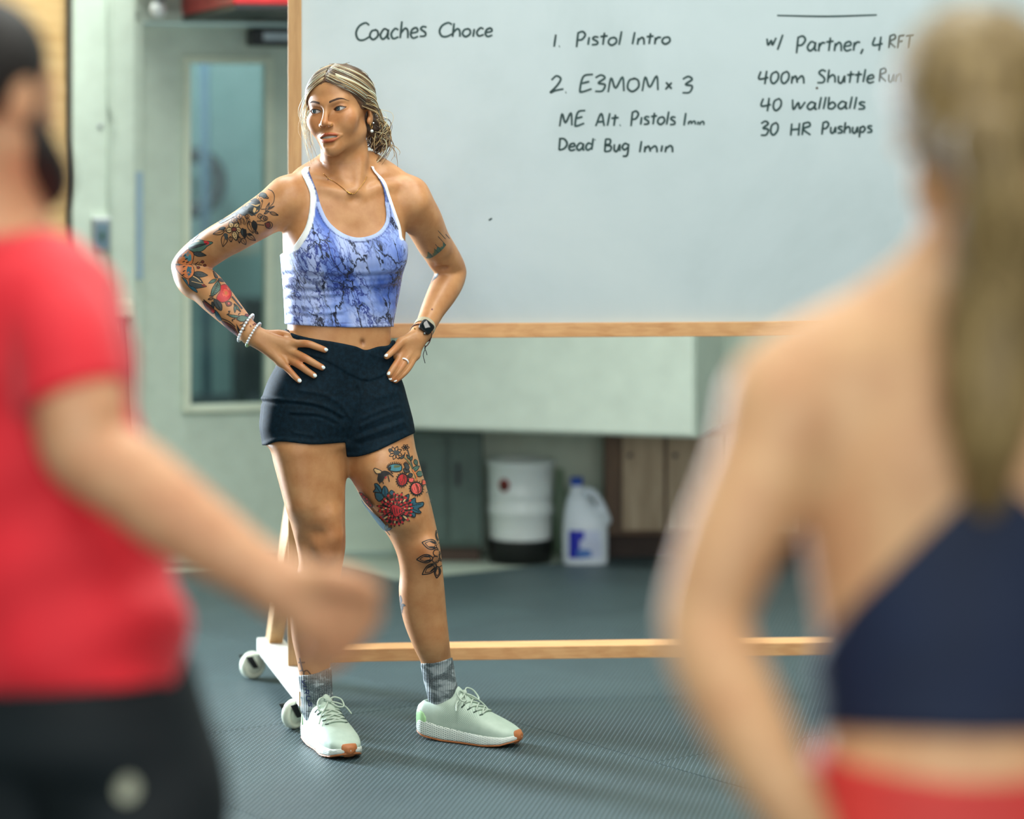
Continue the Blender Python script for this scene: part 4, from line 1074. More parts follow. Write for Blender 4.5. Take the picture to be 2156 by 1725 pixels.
off_top += .010 * np.exp(-((px_t.xx - 728) / 34.0) ** 2) * np.exp(-((px_t.yy - 545) / 42.0) ** 2)     # fabric spans between the breasts
lo_t, hi_t = (-.64, 6.96, zpx(705)), (-.20, 7.30, zpx(340))
top_o = garment('tank_top', core + arms[:1], lo_t, hi_t, .003, px_t, sd_top, off_top, fold_top, top_mat(), coach, top_cols)
top_o['label'] = 'blue and black marbled cropped tank top with white armhole bands'

# ---- shorts
def shorts_mat():
    t = NT('navy_stretch'); v = t.coord('Object')
    n = t.noise(v, 90, 4, .7); n2 = t.noise(v, 8, 4, .6)
    t.color(t.mix(t.ramp(n, [(.4, (0, 0, 0)), (.75, (1, 1, 1))]), t.ramp(n2, [(.3, lin((8, 23, 31))), (.7, lin((12, 29, 39)))]), lin((17, 40, 54))))
    t.set(Roughness=.75); t.b.inputs['Specular IOR Level'].default_value = .12
    t.bump(t.noise(v, 500, 2), .1, .001); return t.m
WAIST = [(603, 693), (622, 704), (658, 713), (703, 720), (747, 729), (770, 737), (796, 730), (818, 727), (825, 716)]
HEM1 = [(560, 938), (591, 930), (658, 936), (727, 932)]; HEM2 = [(730, 963), (758, 961), (792, 950), (827, 934), (858, 919)]
poly_sh = [(560, 690)] + smt(WAIST) + [(890, 716), (890, 905)] + smt(HEM2)[::-1] + smt(HEM1)[::-1] + [(540, 938)]
px_s = Pix(520, 660, 900, 990); sd_sh = px_s.poly(poly_sh)
BAND = [(600, 690)] + smt(WAIST) + [(840, 716), (840, 775)] + smt([(825, 780), (800, 795), (771, 802), (737, 790), (700, 768), (660, 752), (600, 745)])
band = np.clip(-px_s.poly(BAND) / 2.0, 0, 1)
fold_sh = folds(px_s, [([(545, 838), (640, 846), (690, 858), (722, 876)], .003, 3.5), ([(545, 846), (640, 853), (690, 866), (718, 882)], -.0022, 3.5), ([(630, 822), (680, 830), (715, 850), (738, 880)], .0026, 4), ([(612, 868), (670, 872), (705, 884), (722, 900)], .0026, 3.5),
    ([(615, 874), (670, 879), (702, 892)], -.002, 3.5), ([(655, 880), (690, 888), (715, 905)], .0016, 4), ([(618, 911), (660, 918)], .0018, 3), ([(752, 818), (756, 850), (745, 890), (735, 925)], -.0030, 4),
    ([(765, 880), (800, 865), (838, 852)], .0022, 4), ([(760, 898), (800, 880), (842, 866)], .0024, 4), ([(756, 912), (800, 896), (846, 880)], -.002, 3.5), ([(752, 925), (800, 908), (850, 890)], .0026, 4), ([(756, 935), (800, 922), (850, 905)], -.002, 3.5),
    ([(790, 838), (835, 826)], .0014, 5), ([(735, 905), (731, 930)], -.0015, 5), ([(771, 803), (768, 830)], -.0015, 2), ([(780, 745), (800, 752), (825, 758)], .0015, 3)])
hem_d2 = np.minimum(px_s.seg(smt(HEM1), False), px_s.seg(smt(HEM2), False))
off_sh = .0042 + .0030 * band + .0012 * np.clip((9 - hem_d2) / 1.5, 0, 1)
sh_items = torso + legs[:2] + legs[6:7] + legs[8:9]
shorts = garment('shorts', sh_items, (-.68, 6.90, zpx(980)), (-.20, 7.34, zpx(675)), .003, px_s, sd_sh, off_sh, fold_sh, shorts_mat(), coach)
shorts['label'] = 'dark navy stretch shorts with a crossover waistband'

# ---- socks
def sock_mat():
    t = NT('heather_sock'); v = t.coord('Object')
    sx = t.node('ShaderNodeSeparateXYZ'); t.link(v, sx.inputs[0])
    rib = t.math('SINE', t.math('MULTIPLY', sx.outputs['X'], 1150.0))
    mp = t.node('ShaderNodeMapping'); mp.inputs['Scale'].default_value = (1, 1, 2.0); mp.inputs['Rotation'].default_value = (0, .3, 0); t.link(v, mp.inputs[0])
    blot = t.noise(mp.outputs[0], 17, 3, .6, .4); sp = t.noise(v, 460, 3, .8)
    c = t.ramp(blot, [(.40, lin((52, 66, 72))), (.50, lin((84, 100, 104))), (.56, lin((176, 188, 192))), (.7, lin((206, 212, 214)))])
    c = t.mix(t.ramp(sp, [(.42, (0, 0, 0)), (.62, (.5, .5, .5))]), c, lin((196, 204, 206)))
    t.color(t.mix(t.ramp(rib, [(.3, (.35, .35, .35)), (.7, (0, 0, 0))]), c, lin((30, 42, 48))))
    t.set(Roughness=.85); t.bump(rib, .5, .0015); return t.m
M_SOCK = sock_mat(); SOCKS = []
for (L, bumps, foot, topline, x0, x1) in ((LEG_R, legs[-4:-2], [P(670, 1500, 7.12), P(684, 1535, 7.09)], [(600, 1423), (632, 1422), (662, 1419), (699, 1404), (730, 1398)], 590, 740),
                                   (LEG_L, legs[-2:], [P(940, 1500, 7.195), P(960, 1530, 7.18)], [(840, 1398), (884, 1397), (920, 1395), (958, 1383), (1000, 1378)], 840, 1010)):
    pk = Pix(x0, 1360, x1, 1570)
    sd = pk.poly(smt(topline) + [(x1 + 60, 1400), (x1 + 60, 1600), (x0 - 60, 1600), (x0 - 60, topline[0][1])])
    it = [('+', chain(L[0][9:], L[1][9:], n=5), 0), ('+', chain(foot, [.030, .022], smooth=False), .015)] + bumps
    lo = np.minimum(P(x0, 1570, 7.0), P(x0, 1570, 7.25)); lo[1] = 7.0
    hi = np.maximum(P(x1, 1370, 7.0), P(x1, 1370, 7.25)); hi[1] = 7.26
    lo[2] = .035
    fl = folds(pk, [([(x0, 1470), (x1, 1466)], .001, 5), ([(x0, 1486), (x1, 1480)], -.001, 4)])
    so = garment('sock', it, lo, hi, .003, pk, sd, .0032, fl, M_SOCK, coach); SOCKS.append(so)

# ---- shoes
def shoe_mats():
    t = NT('sage_knit'); v = t.coord('Object'); sx = t.node('ShaderNodeSeparateXYZ'); t.link(v, sx.inputs[0])
    u = t.math('ADD', sx.outputs['X'], sx.outputs['Z']); w = t.math('SUBTRACT', sx.outputs['X'], sx.outputs['Z'])
    k = math.pi / .0052
    dots = t.math('MULTIPLY', t.math('ABSOLUTE', t.math('SINE', t.math('MULTIPLY', u, k))), t.math('ABSOLUTE', t.math('SINE', t.math('MULTIPLY', w, k))))
    dot = t.ramp(dots, [(.72, (0, 0, 0)), (.86, (1, 1, 1))])
    zone = t.math('MULTIPLY', t.ramp(sx.outputs['X'], [(.07, (0, 0, 0)), (.09, (1, 1, 1)), (.165, (1, 1, 1)), (.19, (0, 0, 0))]), t.ramp(sx.outputs['Z'], [(.04, (0, 0, 0)), (.05, (1, 1, 1)), (.085, (1, 1, 1)), (.095, (0, 0, 0))]))
    n = t.noise(v, 30, 4)
    base = t.ramp(n, [(.3, lin((176, 196, 180))), (.7, lin((194, 212, 196)))])
    t.color(t.mix(t.math('MULTIPLY', dot, zone), base, lin((96, 118, 106)))); t.set(Roughness=.6); t.bump(t.noise(v, 600, 2), .12, .001)
    sage = t.m
    t = NT('lattice_foam'); v = t.coord('Object'); sx = t.node('ShaderNodeSeparateXYZ'); t.link(v, sx.inputs[0])
    a = t.math('ADD', t.math('MULTIPLY', sx.outputs['X'], 1.0), t.math('MULTIPLY', sx.outputs['Z'], 2.6)); b = t.math('SUBTRACT', t.math('MULTIPLY', sx.outputs['X'], 1.0), t.math('MULTIPLY', sx.outputs['Z'], 2.6))
    k = math.pi / .0125
    lat = t.math('MULTIPLY', t.math('ABSOLUTE', t.math('SINE', t.math('MULTIPLY', a, k))), t.math('ABSOLUTE', t.math('SINE', t.math('MULTIPLY', b, k))))
    hole = t.ramp(lat, [(.52, (0, 0, 0)), (.70, (1, 1, 1))])
    zone = t.ramp(sx.outputs['X'], [(.0, (1, 1, 1)), (.13, (.8, .8, .8)), (.22, (.25, .25, .25)), (.26, (0, 0, 0))])
    hz = t.mix(1.0, hole, zone, 'MULTIPLY')
    t.color(t.mix(hz, lin((222, 230, 222)), lin((120, 142, 132)))); t.set(Roughness=.55); t.bump(t.math('MULTIPLY', hole, -1.0), .6, .003)
    return sage, t.m
M_SAGE, M_FOAM = shoe_mats(); M_GUM = plain('gum_rubber', lin((176, 108, 62)), .5); M_LACE = plain('sage_lace', lin((188, 204, 188)), .7, .08, 60)
M_LIME = plain('heel_patch', lin((170, 216, 158)), .5); M_LACESH = plain('lace_eyelet', lin((70, 88, 78)), .7)
def xloft(sec):
    l = loft(sec, 2.5)
    return Prim(lambda X, Y, Z: l.fn(Y + 0 * X, Z + 0 * X, X + 0 * Y), (l.lo[2], l.lo[0], l.lo[1]), (l.hi[2], l.hi[0], l.hi[1]))
UP = [(.004, 0, .050, .022, .030, .030, 0), (.02, 0, .05, .031, .04, .045, 0), (.06, 0, .05, .0355, .04, .052, 0), (.10, 0, .05, .0375, .04, .062, 0), (.125, 0, .048, .039, .04, .058, 0), (.16, 0, .042, .043, .035, .045, 0),
      (.19, 0, .038, .0465, .03, .035, 0), (.22, 0, .034, .046, .028, .027, 0), (.245, 0, .030, .040, .025, .021, 0), (.265, 0, .028, .028, .02, .014, 0), (.277, 0, .027, .010, .01, .007, 0)]
xw = [r[0] for r in UP]; ww = [r[3] for r in UP]
fine = np.linspace(-.006, .284, 120)
wid = np.interp(fine, [-.004, .001, .008, .02, .06, .10, .14, .19, .22, .245, .265, .276, .281], [0, .018, .027, .0345, .0385, .0395, .0415, .049, .0485, .043, .031, .015, 0])
bot = np.interp(fine, [0, .03, .08, .2, .24, .28], [.016, .006, .0006, .0006, .004, .016])
mtop = np.interp(fine, [-.006, .02, .07, .13, .2, .25, .28], [.050, .050, .040, .033, .028, .027, .032])
def sole(zlo, zhi, grow, flare=0.0):
    def fn(X, Y, Z):
        w = np.interp(X, fine, wid) + grow; b = np.interp(X, fine, bot); m = np.interp(X, fine, mtop)
        lo, hi = zlo(b, m), zhi(b, m)
        side = np.abs(Y) - w + flare * np.abs((Z - (lo + hi) / 2))
        return smax(smax(side, Z - hi, .006), lo - Z, .004)
    return Prim(fn, (-.006, -.055, -.002), (.284, .055, .055))
up_items = [('+', xloft(UP), 0), ('-', ell((.058, 0, .128), (.047, .0265, .062)), .006), ('+', cone((.118, 0, .094), (.100, 0, .122), .019, .013), .012), ('-', ell((.066, 0, .120), (.040, .030, .040)), .008)]
mid_items = [('+', sole(lambda b, m: b + .004, lambda b, m: m, 0.0, .06), 0)]
out_items = [('+', sole(lambda b, m: b, lambda b, m: b + .0052, .0006), 0)]
toe_items = [('+', xloft([(r[0], r[1], r[2], r[3] + .003, r[4] + .003, r[5] + .003, 0) for r in UP] + [(.2815, 0, .027, .004, .004, .004, 0)]), 0)]
def toe_cut(f, ax):
    X, Y, Z = ax[0][:, None, None], ax[1][None, :, None], ax[2][None, None, :]
    return np.maximum(np.maximum(f, (.262 - X + np.abs(Y) * .35) * .9), np.maximum(Z - .040, .006 - Z))
pieces = {}
for nm, it, m in (('upper', up_items, M_SAGE), ('midsole', mid_items, M_FOAM), ('outsole', out_items, M_GUM), ('toe_guard', toe_items, M_GUM)):
    f, ax = field(it, (-.012, -.06, -.004), (.290, .06, .145), .0024, .03)
    if nm == 'toe_guard': f = toe_cut(f, ax)
    v, q = surfnets(f.astype(np.float32), ax); v = relax(v, q, 2, .4); pieces[nm] = (v, q, m)
def ytop(x, y):
    r = [np.interp(x, [q[0] for q in UP], [q[k] for q in UP]) for k in (2, 3, 5)]
    return r[0] + r[2] * max(0.0, 1 - abs(y / r[1]) ** 2.5) ** (1 / 2.5)
def surf(x, y, o=.0022): return (x, y, ytop(x, y) + o)
lace_paths = []
for i, xr in enumerate((.122, .138, .154, .170, .186)):
    ys = np.linspace(-.026, .026, 9) * (1 - .04 * i)
    for sg in ((1, -1) if i < 4 else (1,)):
        lace_paths.append([surf(xr + (.016 if i < 4 else 0) * (k / 8), sg * y, .0032 + .0016 * (sg > 0) * math.sin(math.pi * k / 8)) for k, y in enumerate(ys)])
bow = [[(.124, 0, .116), (.120, .016, .124), (.124, .034, .118), (.138, .036, .104), (.140, .020, .104), (.126, .002, .115)], [(.124, 0, .116), (.124, -.014, .126), (.134, -.030, .118), (.148, -.032, .100), (.146, -.018, .100), (.126, -.002, .115)],
       [(.125, 0, .116), (.132, .020, .112), (.128, .044, .100), (.134, .058, .082)], [(.125, 0, .116), (.142, -.012, .108), (.158, -.030, .090), (.170, -.040, .072)]]
def place_shoe(toe, deg, mirror, pitch, sc=1.0):
    a = math.radians(deg); d = np.array([math.cos(a), math.sin(a)])
    heel = np.array(toe[:2]) - d * .279 * sc
    M = Matrix.Translation((heel[0], heel[1], 0)) @ Matrix.Rotation(a, 4, 'Z') @ Matrix.Rotation(pitch, 4, 'Y') @ Matrix.Diagonal((sc, -sc if mirror else sc, sc, 1))
    sh = empty('shoe'); sh.parent = coach; sh.matrix_local = M
    for nm, (v, q, m) in pieces.items(): mesh_obj(nm, v, q if not mirror else q[:, ::-1], m, sh)
    vs, fs = [], []
    for p in lace_paths:
        a_, b_ = tube_geo(p, .0021, 6, vofs=len(vs)); vs += a_; fs += b_
    for p in bow:
        a_, b_ = tube_geo(catmull(p, 6), .0021, 6, vofs=len(vs)); vs += a_; fs += b_
    a_, b_ = tube_geo([(.119, -.006, .117), (.126, 0, .1185), (.130, .007, .116)], .0055, 8, vofs=len(vs)); vs += a_; fs += b_
    mesh_obj('laces', vs, fs, M_LACE, sh)
    vs, fs = [], []
    for p in lace_paths:
        for e in (p[0], p[-1]):
            sy = 1 if e[1] > 0 else -1
            a_, b_ = tube_geo([surf(e[0], e[1] * .96, .0005), surf(e[0] - .004, e[1] + sy * .006, .0012)], .0016, 5, vofs=len(vs)); vs += a_; fs += b_
    mesh_obj('eyelets', vs, fs, M_LACESH, sh)['kind'] = 'stuff'
    # heel patch
    f, ax = field([('+', xloft([(r[0], r[1], r[2], r[3] + .0022, r[4] + .002, r[5] + .002, 0) for r in UP]), 0)], (-.004, -.05, .03), (.06, .05, .085), .0025, .03)
    X, Y, Z = ax[0][:, None, None], ax[1][None, :, None], ax[2][None, None, :]
    g = np.maximum(np.maximum(f, -(f + .004)), np.sqrt(((X - .012) / 1.0) ** 2 + ((Z - .046) / .95) ** 2) - .026 + 0 * Y)
    v, q = surfnets(g.astype(np.float32), ax)
    if len(q): mesh_obj('heel_patch', v, q if not mirror else q[:, ::-1], M_LIME, sh)
    return sh
shoe_R = place_shoe(G(738, 1603), -66, False, 0.0, 1.0)
shoe_L = place_shoe(G(1097, 1573), -27, True, 0.0, 1.02)
# ------------------------------------------------------------------ the coach's eyes, brows, teeth, hair, jewellery
rng2 = random.Random(11)
head_bvh = BVHTree.FromPolygons([tuple(x) for x in vh], [tuple(map(int, x)) for x in qh])
def sphere_geo(c, r, seg=28, rings=18, axis=(0, -1, 0)):
    a = np.array(axis, float); a /= np.linalg.norm(a); u = np.cross(a, (0, 0, 1)); u /= np.linalg.norm(u); w = np.cross(u, a)
    vs = [np.array(c) + r * a]; ang_ = [0.0]
    for i in range(1, rings):
        th = math.pi * (i / rings) ** 1.25
        for k in range(seg):
            p = 2 * math.pi * k / seg; vs.append(np.array(c) + r * (math.cos(th) * a + math.sin(th) * (math.cos(p) * u + math.sin(p) * w))); ang_.append(th)
    vs.append(np.array(c) - r * a); ang_.append(math.pi)
    fs = [(0, 1 + (k + 1) % seg, 1 + k) for k in range(seg)]
    for i in range(rings - 2):
        for k in range(seg):
            k2 = (k + 1) % seg; b = 1 + i * seg; fs.append((b + k, b + k2, b + seg + k2, b + seg + k))
    b = 1 + (rings - 2) * seg
    fs += [(b + k, b + (k + 1) % seg, len(vs) - 1) for k in range(seg)]
    return np.array(vs), fs, np.array(ang_)
def vc_mat(name, rough=.4, spec=.5):
    t = NT(name); at = t.node('ShaderNodeVertexColor'); at.layer_name = 'tint'
    n = t.noise(t.coord('Object'), 300, 2)
    t.color(t.mix(.12, at.outputs[0], t.ramp(n, [(.3, (.5, .5, .5)), (.7, (1, 1, 1))]), 'MULTIPLY'))
    t.set(Roughness=rough); t.b.inputs['Specular IOR Level'].default_value = spec; return t.m
M_EYE = vc_mat('eye_surface', .08, .6)
gaze = Rz(math.radians(-20)) @ np.array([0, -1, .02])
for sx in (-1, 1):
    v, f_, a_ = sphere_geo((sx * EYE, -.0705, .0005), .0128, axis=gaze)
    c = np.tile(np.array(lin((196, 192, 188))), (len(v), 1))
    ir = a_ < .50; c[ir] = lin((82, 102, 110)); c[(a_ >= .43) & ir] = lin((36, 48, 54)); c[a_ < .20] = lin((8, 10, 12))
    o = mesh_obj('eye', h2w(v), f_, M_EYE, coach); col_attr(o, 'tint', c)
M_HAIRD = plain('brow_hair', lin((74, 52, 40)), .9, .2, 200)
def lid_pt(sx, t, up, out=.0006, w=.0160, hh=.0055):
    x = w * t; z = (hh * (1 - t * t)) * (1 if up else -1) + sx * .10 * x
    q = max(0.02, 1 - (x / .0170) ** 2 - (z / .0142) ** 2)
    return (sx * EYE + x, -.0705 - .0142 * math.sqrt(q) - out, z)
for sx in (-1, 1):
    pts = [lid_pt(sx, t, True) for t in np.linspace(-1, 1, 15)]
    tube('upper_lashes', h2w(pts), [.0005 + .0009 * math.sin(math.pi * k / 14) for k in range(15)], M_HAIRD, coach, 6)
    pts = [lid_pt(sx, t, False, .0002) for t in np.linspace(-.95, .95, 13)]
    tube('lower_lashes', h2w(pts), .0004, plain('lid_rim', lin((120, 74, 60)), .6), coach, 5)
    # brow
    ctl = [(sx * .0125, .0175), (sx * .022, .0208), (sx * .034, .0238), (sx * .044, .0225), (sx * .0525, .0165)]
    cc = catmull(ctl, 6); vs, fs = [], []
    for i, (x, z) in enumerate(cc):
        h = head_bvh.ray_cast(Vector((x, -.2, z)), Vector((0, 1, 0)))
        y = h[0].y if h[0] is not None else -.08
        wv = .0026 * min(1, (1.05 - i / len(cc)) * 1.6) * (.75 if i == 0 else 1)
        for k, dz in enumerate((-wv, -wv * .3, wv * .4, wv)):
            h2_ = head_bvh.ray_cast(Vector((x, -.2, z + dz)), Vector((0, 1, 0))); yy = h2_[0].y if h2_[0] is not None else y
            vs.append((x, yy - (.0004 if k in (0, 3) else .0012), z + dz))
        if i: b = 4 * (i - 1); fs += [(b + k, b + k + 1, b + k + 5, b + k + 4) for k in range(3)]
    mesh_obj('eyebrow', h2w(vs), fs, M_HAIRD, coach)
vs, fs = [], []
for i, a in enumerate(np.linspace(-1, 1, 11)):
    x = .0215 * a; y = -.0895 + .0100 * a * a
    vs += [(x, y, -.0630), (x, y - .0005, -.0688)]
    if i: fs.append((2 * i - 2, 2 * i - 1, 2 * i + 1, 2 * i))
mesh_obj('teeth', h2w(vs), fs, plain('tooth_enamel', lin((222, 218, 208)), .2, .05), coach)

# ---- hair
M_HAIR = NT('streaked_hair'); _t = M_HAIR
_at = _t.node('ShaderNodeVertexColor'); _at.layer_name = 'tint'
_t.color(_at.outputs[0]); _t.set(Roughness=.42); _t.b.inputs['Specular IOR Level'].default_value = .5
_t.bump(_t.noise(_t.coord('Object', (1, 1, 1)), 900, 2), .15, .001); M_HAIR = _t.m
HCN, HRD = np.array([0, .020, .032]), np.array([.0775, .0985, .0815])
def on_hair(az, el, k=1.0):
    az, el = np.radians(az), np.radians(el)
    return HCN + HRD * k * np.column_stack([np.cos(el) * np.sin(az), -np.cos(el) * np.cos(az), np.sin(el)])
cap_items = [('+', ell(HCN, HRD * .985), 0), ('+', ell((.05, .080, -.050), (.022, .022, .028)), .03), ('+', ell((0, .075, -.03), (.05, .035, .04)), .03)]
LOC, HIC = (-.09, -.10, -.105), (.095, .128, .125)
fc, axc = field(cap_items, LOC, HIC, .0022, .03)
fk, _ = field(head[:3], LOC, HIC, .0022, .03)
fc = smin(fc, fk - .0042, .01)
X, Y, Z = axc[0][:, None, None], axc[1][None, :, None], axc[2][None, None, :]
p1 = -(.723 * Y + .69 * Z + .0095 + .17 * np.abs(X))
p2 = np.minimum(-Z - .006 + 0 * X, .016 - Y + 0 * X)
gr = .0010 * np.sin(np.arctan2(Z - .03, np.abs(X) + .01) * 46 + 10 * Y / .1)
vu, qu = surfnets(fc.astype(np.float32), axc); hair_bvh = BVHTree.FromPolygons([tuple(x) for x in vu], [tuple(map(int, x)) for x in qu])
gc = smax(smax(fc + gr, p1, .006), p2, .006)
vc, qc = surfnets(gc.astype(np.float32), axc); vc = relax(vc, qc, 1, .4)
def hug(path, lift):
    out = []
    for p in path:
        d = np.asarray(p) - HCN; d = d / np.linalg.norm(d)
        h_ = hair_bvh.ray_cast(Vector(HCN + d * .2), Vector(-d))
        out.append(np.array(h_[0]) + d * lift if h_[0] is not None else np.asarray(p))
    return np.array(out)
# ---- strand colours
PAL = [lin((62, 46, 36)), lin((92, 70, 50)), lin((140, 110, 76)), lin((186, 156, 108)), lin((214, 192, 146)), lin((206, 214, 190))]
hair = mesh_obj('hair', h2w(vc), qc, M_HAIR, coach)
nz_ = (np.sin(vc[:, 0] * 900 + vc[:, 2] * 300) * .5 + .5)[:, None]
edge_ = np.clip((.723 * vc[:, 1] + .69 * vc[:, 2] + .0095 + .17 * np.abs(vc[:, 0])) / .02, 0, 1)[:, None]
col_attr(hair, 'tint', (1 - edge_) * np.array(lin((104, 74, 52))) + edge_ * 1.0 * (np.array(PAL[0]) * (1 - nz_ * .6) + np.array(PAL[1]) * nz_ * .6))
S_v, S_f, S_c = [], [], []
def strand(path, r, col, sides=5):
    a, b = tube_geo(path, r, sides, vofs=len(S_v)); S_v.extend(a); S_f.extend(b); S_c.extend([col] * len(a))
def pick(w): return PAL[rng2.choices(range(6), w)[0]]
BUN = np.array([.056, .092, -.060])
for s_ in (-1, 1):
    for i in range(330):
        hh = rng2.random() ** .8
        az_end = 152 if s_ > 0 else 205
        keys = [(rng2.uniform(1, 7), 27 + 58 * hh + rng2.uniform(-2, 2)), (42, 3 + 64 * hh), (80, -20 + 66 * hh), (122, -32 + 42 * hh), (az_end, -46 + 14 * hh)]
        kk = catmull(keys, 6); j = rng2.uniform(-4, 4)
        pth = on_hair(s_ * kk[:, 0], kk[:, 1] + j * np.sin(np.linspace(0, 3, len(kk))), 1.0)
        pth = hug(pth, rng2.uniform(.0, .0022)); n = len(pth); tp = np.sin(np.linspace(.25, 2.9, n)) ** .5
        strand(pth, rng2.uniform(.0005, .0012) * tp, pick([7, 6, 4, 3, 2, 1] if hh > .3 else [4, 4, 4, 4, 3, 2]))
# short hairs along the hairline, combed back
for i in range(170):
    s_ = rng2.choice((-1, 1)); az = rng2.uniform(0, 78) ; el = 25 - .36 * az + rng2.uniform(-2.5, 2)
    kk = np.column_stack([np.linspace(az, az + rng2.uniform(10, 34), 7), np.linspace(el, el + rng2.uniform(3, 16) * (1 - az / 110), 7)])
    q = hug(on_hair(s_ * kk[:, 0], kk[:, 1], 1.0), 0.0); q = HCN + (q - HCN) * np.linspace(.955, 1.012, 7)[:, None]
    strand(q, np.linspace(.0004, .0010, 7), pick([5, 5, 4, 3, 2, 1]), 4)
# a thick pale lock swept over the ear
for k in range(7):
    kk = catmull([(20, 36 - k * .7), (46, 22 - k * .5), (72, 8 - k * .4), (108, -4 - k * .8), (150, -34)], 7)
    strand(hug(on_hair(kk[:, 0], kk[:, 1], 1.0), .0030 + .0006 * math.sin(k)), .0013 * np.sin(np.linspace(.3, 2.9, len(kk))) ** .5, PAL[5] if k % 3 else PAL[4])
# hair looping over and behind the ear
for k in range(80):
    z0 = rng2.uniform(-.012, .022)
    p = np.array([(.070, -.022 + rng2.uniform(-.01, .012), z0 + .012), (.086 + rng2.uniform(-.003, .004), .012, z0 - .004), (.087, .040 + rng2.uniform(-.006, .008), -.018 + rng2.uniform(-.012, .01)), (.080, .068, -.040), BUN + np.array([rng2.uniform(-.02, .02) for _ in range(3)])])
    q = catmull(p, 6); strand(q, rng2.uniform(.0007, .0015) * np.sin(np.linspace(.3, 2.9, len(q))) ** .5, pick([4, 4, 4, 4, 4, 2]))
# messy low bun and falling ends
for k in range(190):
    R_ = rng2.uniform(.014, .034); ax1 = np.array([rng2.gauss(0, 1) for _ in range(3)]); ax1 /= np.linalg.norm(ax1)
    ax2 = np.cross(ax1, [rng2.gauss(0, 1) for _ in range(3)]); ax2 /= np.linalg.norm(ax2)
    th = np.linspace(rng2.uniform(0, 6), rng2.uniform(8, 10), 14)
    cb = BUN + np.array([rng2.uniform(-.008, .008), rng2.uniform(-.008, .006), rng2.uniform(-.022, .016)])
    q = np.array([cb + R_ * (math.cos(t) * ax1 + math.sin(t) * ax2) * np.array([.85, .8, 1.1]) for t in th])
    strand(q, rng2.uniform(.0008, .0016), pick([6, 5, 4, 3, 2, 1]))
for k in range(26):
    a = BUN + np.array([rng2.uniform(-.03, .022), rng2.uniform(-.02, .01), rng2.uniform(-.03, .0)])
    d = np.array([rng2.uniform(-.03, .035), rng2.uniform(-.02, .02), -rng2.uniform(.03, .075)])
    q = catmull([a, a + d * .35 + np.array([rng2.uniform(.004, .016), 0, 0]), a + d * .75 + np.array([rng2.uniform(-.014, .014), 0, 0]), a + d], 5)
    strand(q, np.linspace(.0013, .0004, len(q)), pick([6, 5, 3, 3, 2, 1]))
for k in range(16):                     # big loose curls off the nape
    a = BUN + np.array([rng2.uniform(.0, .02), rng2.uniform(-.03, 0), rng2.uniform(-.02, .06)])
    o_ = rng2.uniform(.012, .036)
    q = catmull([a, a + np.array([o_, -.004, -.014]), a + np.array([o_ * .9, -.006, -.040]), a + np.array([-.004, -.01, -.066])], 6)
    strand(q, rng2.uniform(.0004, .0010), pick([4, 4, 3, 3, 3, 2]))
# wisps falling in front of the far ear (paler colours hold the door's light)
for k in range(44):
    st0 = np.array([-.066 + rng2.uniform(-.004, .004), -.030 + rng2.uniform(-.02, .014), .030 + rng2.uniform(-.02, .02)])
    L_ = rng2.uniform(.06, .15); o_ = rng2.uniform(.002, .026)
    q = catmull([st0, st0 + np.array([-o_ * .7, rng2.uniform(-.01, .004), -L_ * .32]), st0 + np.array([-o_, rng2.uniform(-.012, .006), -L_ * .62]), st0 + np.array([-o_ * rng2.uniform(.0, 1.1), rng2.uniform(-.012, .008), -L_])], 6)
    strand(q, np.linspace(.0007, .0003, len(q)), pick([0, 0, 1, 3, 4, 4]), 4)
for k in range(30):                     # baby hairs and flyaways
    az = rng2.uniform(-100, 120); el = rng2.uniform(25, 88)
    kk = np.column_stack([np.linspace(az, az + rng2.uniform(-30, 30), 7), np.linspace(el, el - rng2.uniform(5, 25), 7)])
    q = on_hair(kk[:, 0], kk[:, 1], 1.0) ; q = HCN + (q - HCN) * np.linspace(1.01, 1.01 + rng2.uniform(.02, .09), 7)[:, None]
    strand(q, .0004, pick([2, 2, 3, 3, 3, 2]), 4)
hs = mesh_obj('hair_strands', h2w(np.array(S_v)), S_f, M_HAIR, coach); hs['kind'] = 'stuff'
col_attr(hs, 'tint', np.array(S_c))

# ---- jewellery
M_GOLD = plain('gold', lin((206, 160, 84)), .25, .05, metal=.9); M_PEARL = plain('white_bead', lin((232, 236, 240)), .25, .04); M_CRYSTAL = plain('crystal', lin((214, 222, 220)), .1, .1, 300)
er = tube('earring', h2w([(.0745, .008 + .006 * math.cos(t), -.047 + .007 * math.sin(t)) for t in np.linspace(0, 2 * math.pi, 18, endpoint=False)]), .0007, M_GOLD, coach, 6, closed=True)
v, f_, _ = sphere_geo((.0755, .006, -.060), .0042, 14, 10); mesh_obj('earring_drop', h2w(v), f_, M_CRYSTAL, er)
v, f_, _ = sphere_geo((.078, .016, -.040), .0022, 10, 8); mesh_obj('ear_stud', h2w(v), f_, M_PEARL, coach)
tube('nose_ring', h2w([(.0150 + .0025 * math.cos(t), -.1035 + .0012 * math.cos(t), -.0375 + .0036 * math.sin(t)) for t in np.linspace(-2.2, 2.2, 12)]), .0005, M_GOLD, coach, 6)
def skin_pt(px, py, lift=.001, b=None):
    h = ray(bvh if b is None else b, px, py)
    return None if h[0] is None else np.array(h[0]) + np.array(h[1]) * lift * (1 if h[1].y < 0 else -1)
def skin_path(pts, lift, n=6, b=None):
    return np.array([p for p in (skin_pt(x, y, lift, b) for x, y in catmull(pts, n)) if p is not None])
nkc = tube('necklace', skin_path([(680, 366), (693, 377), (707, 385), (730, 403), (740, 408), (749, 405), (763, 388), (772, 372)], .0012), .0007, M_GOLD, coach, 5)
tube('bar_pendant', skin_path([(731, 404), (735, 406.5), (740, 408)], .0022, 3), .0021, M_GOLD, nkc, 8)
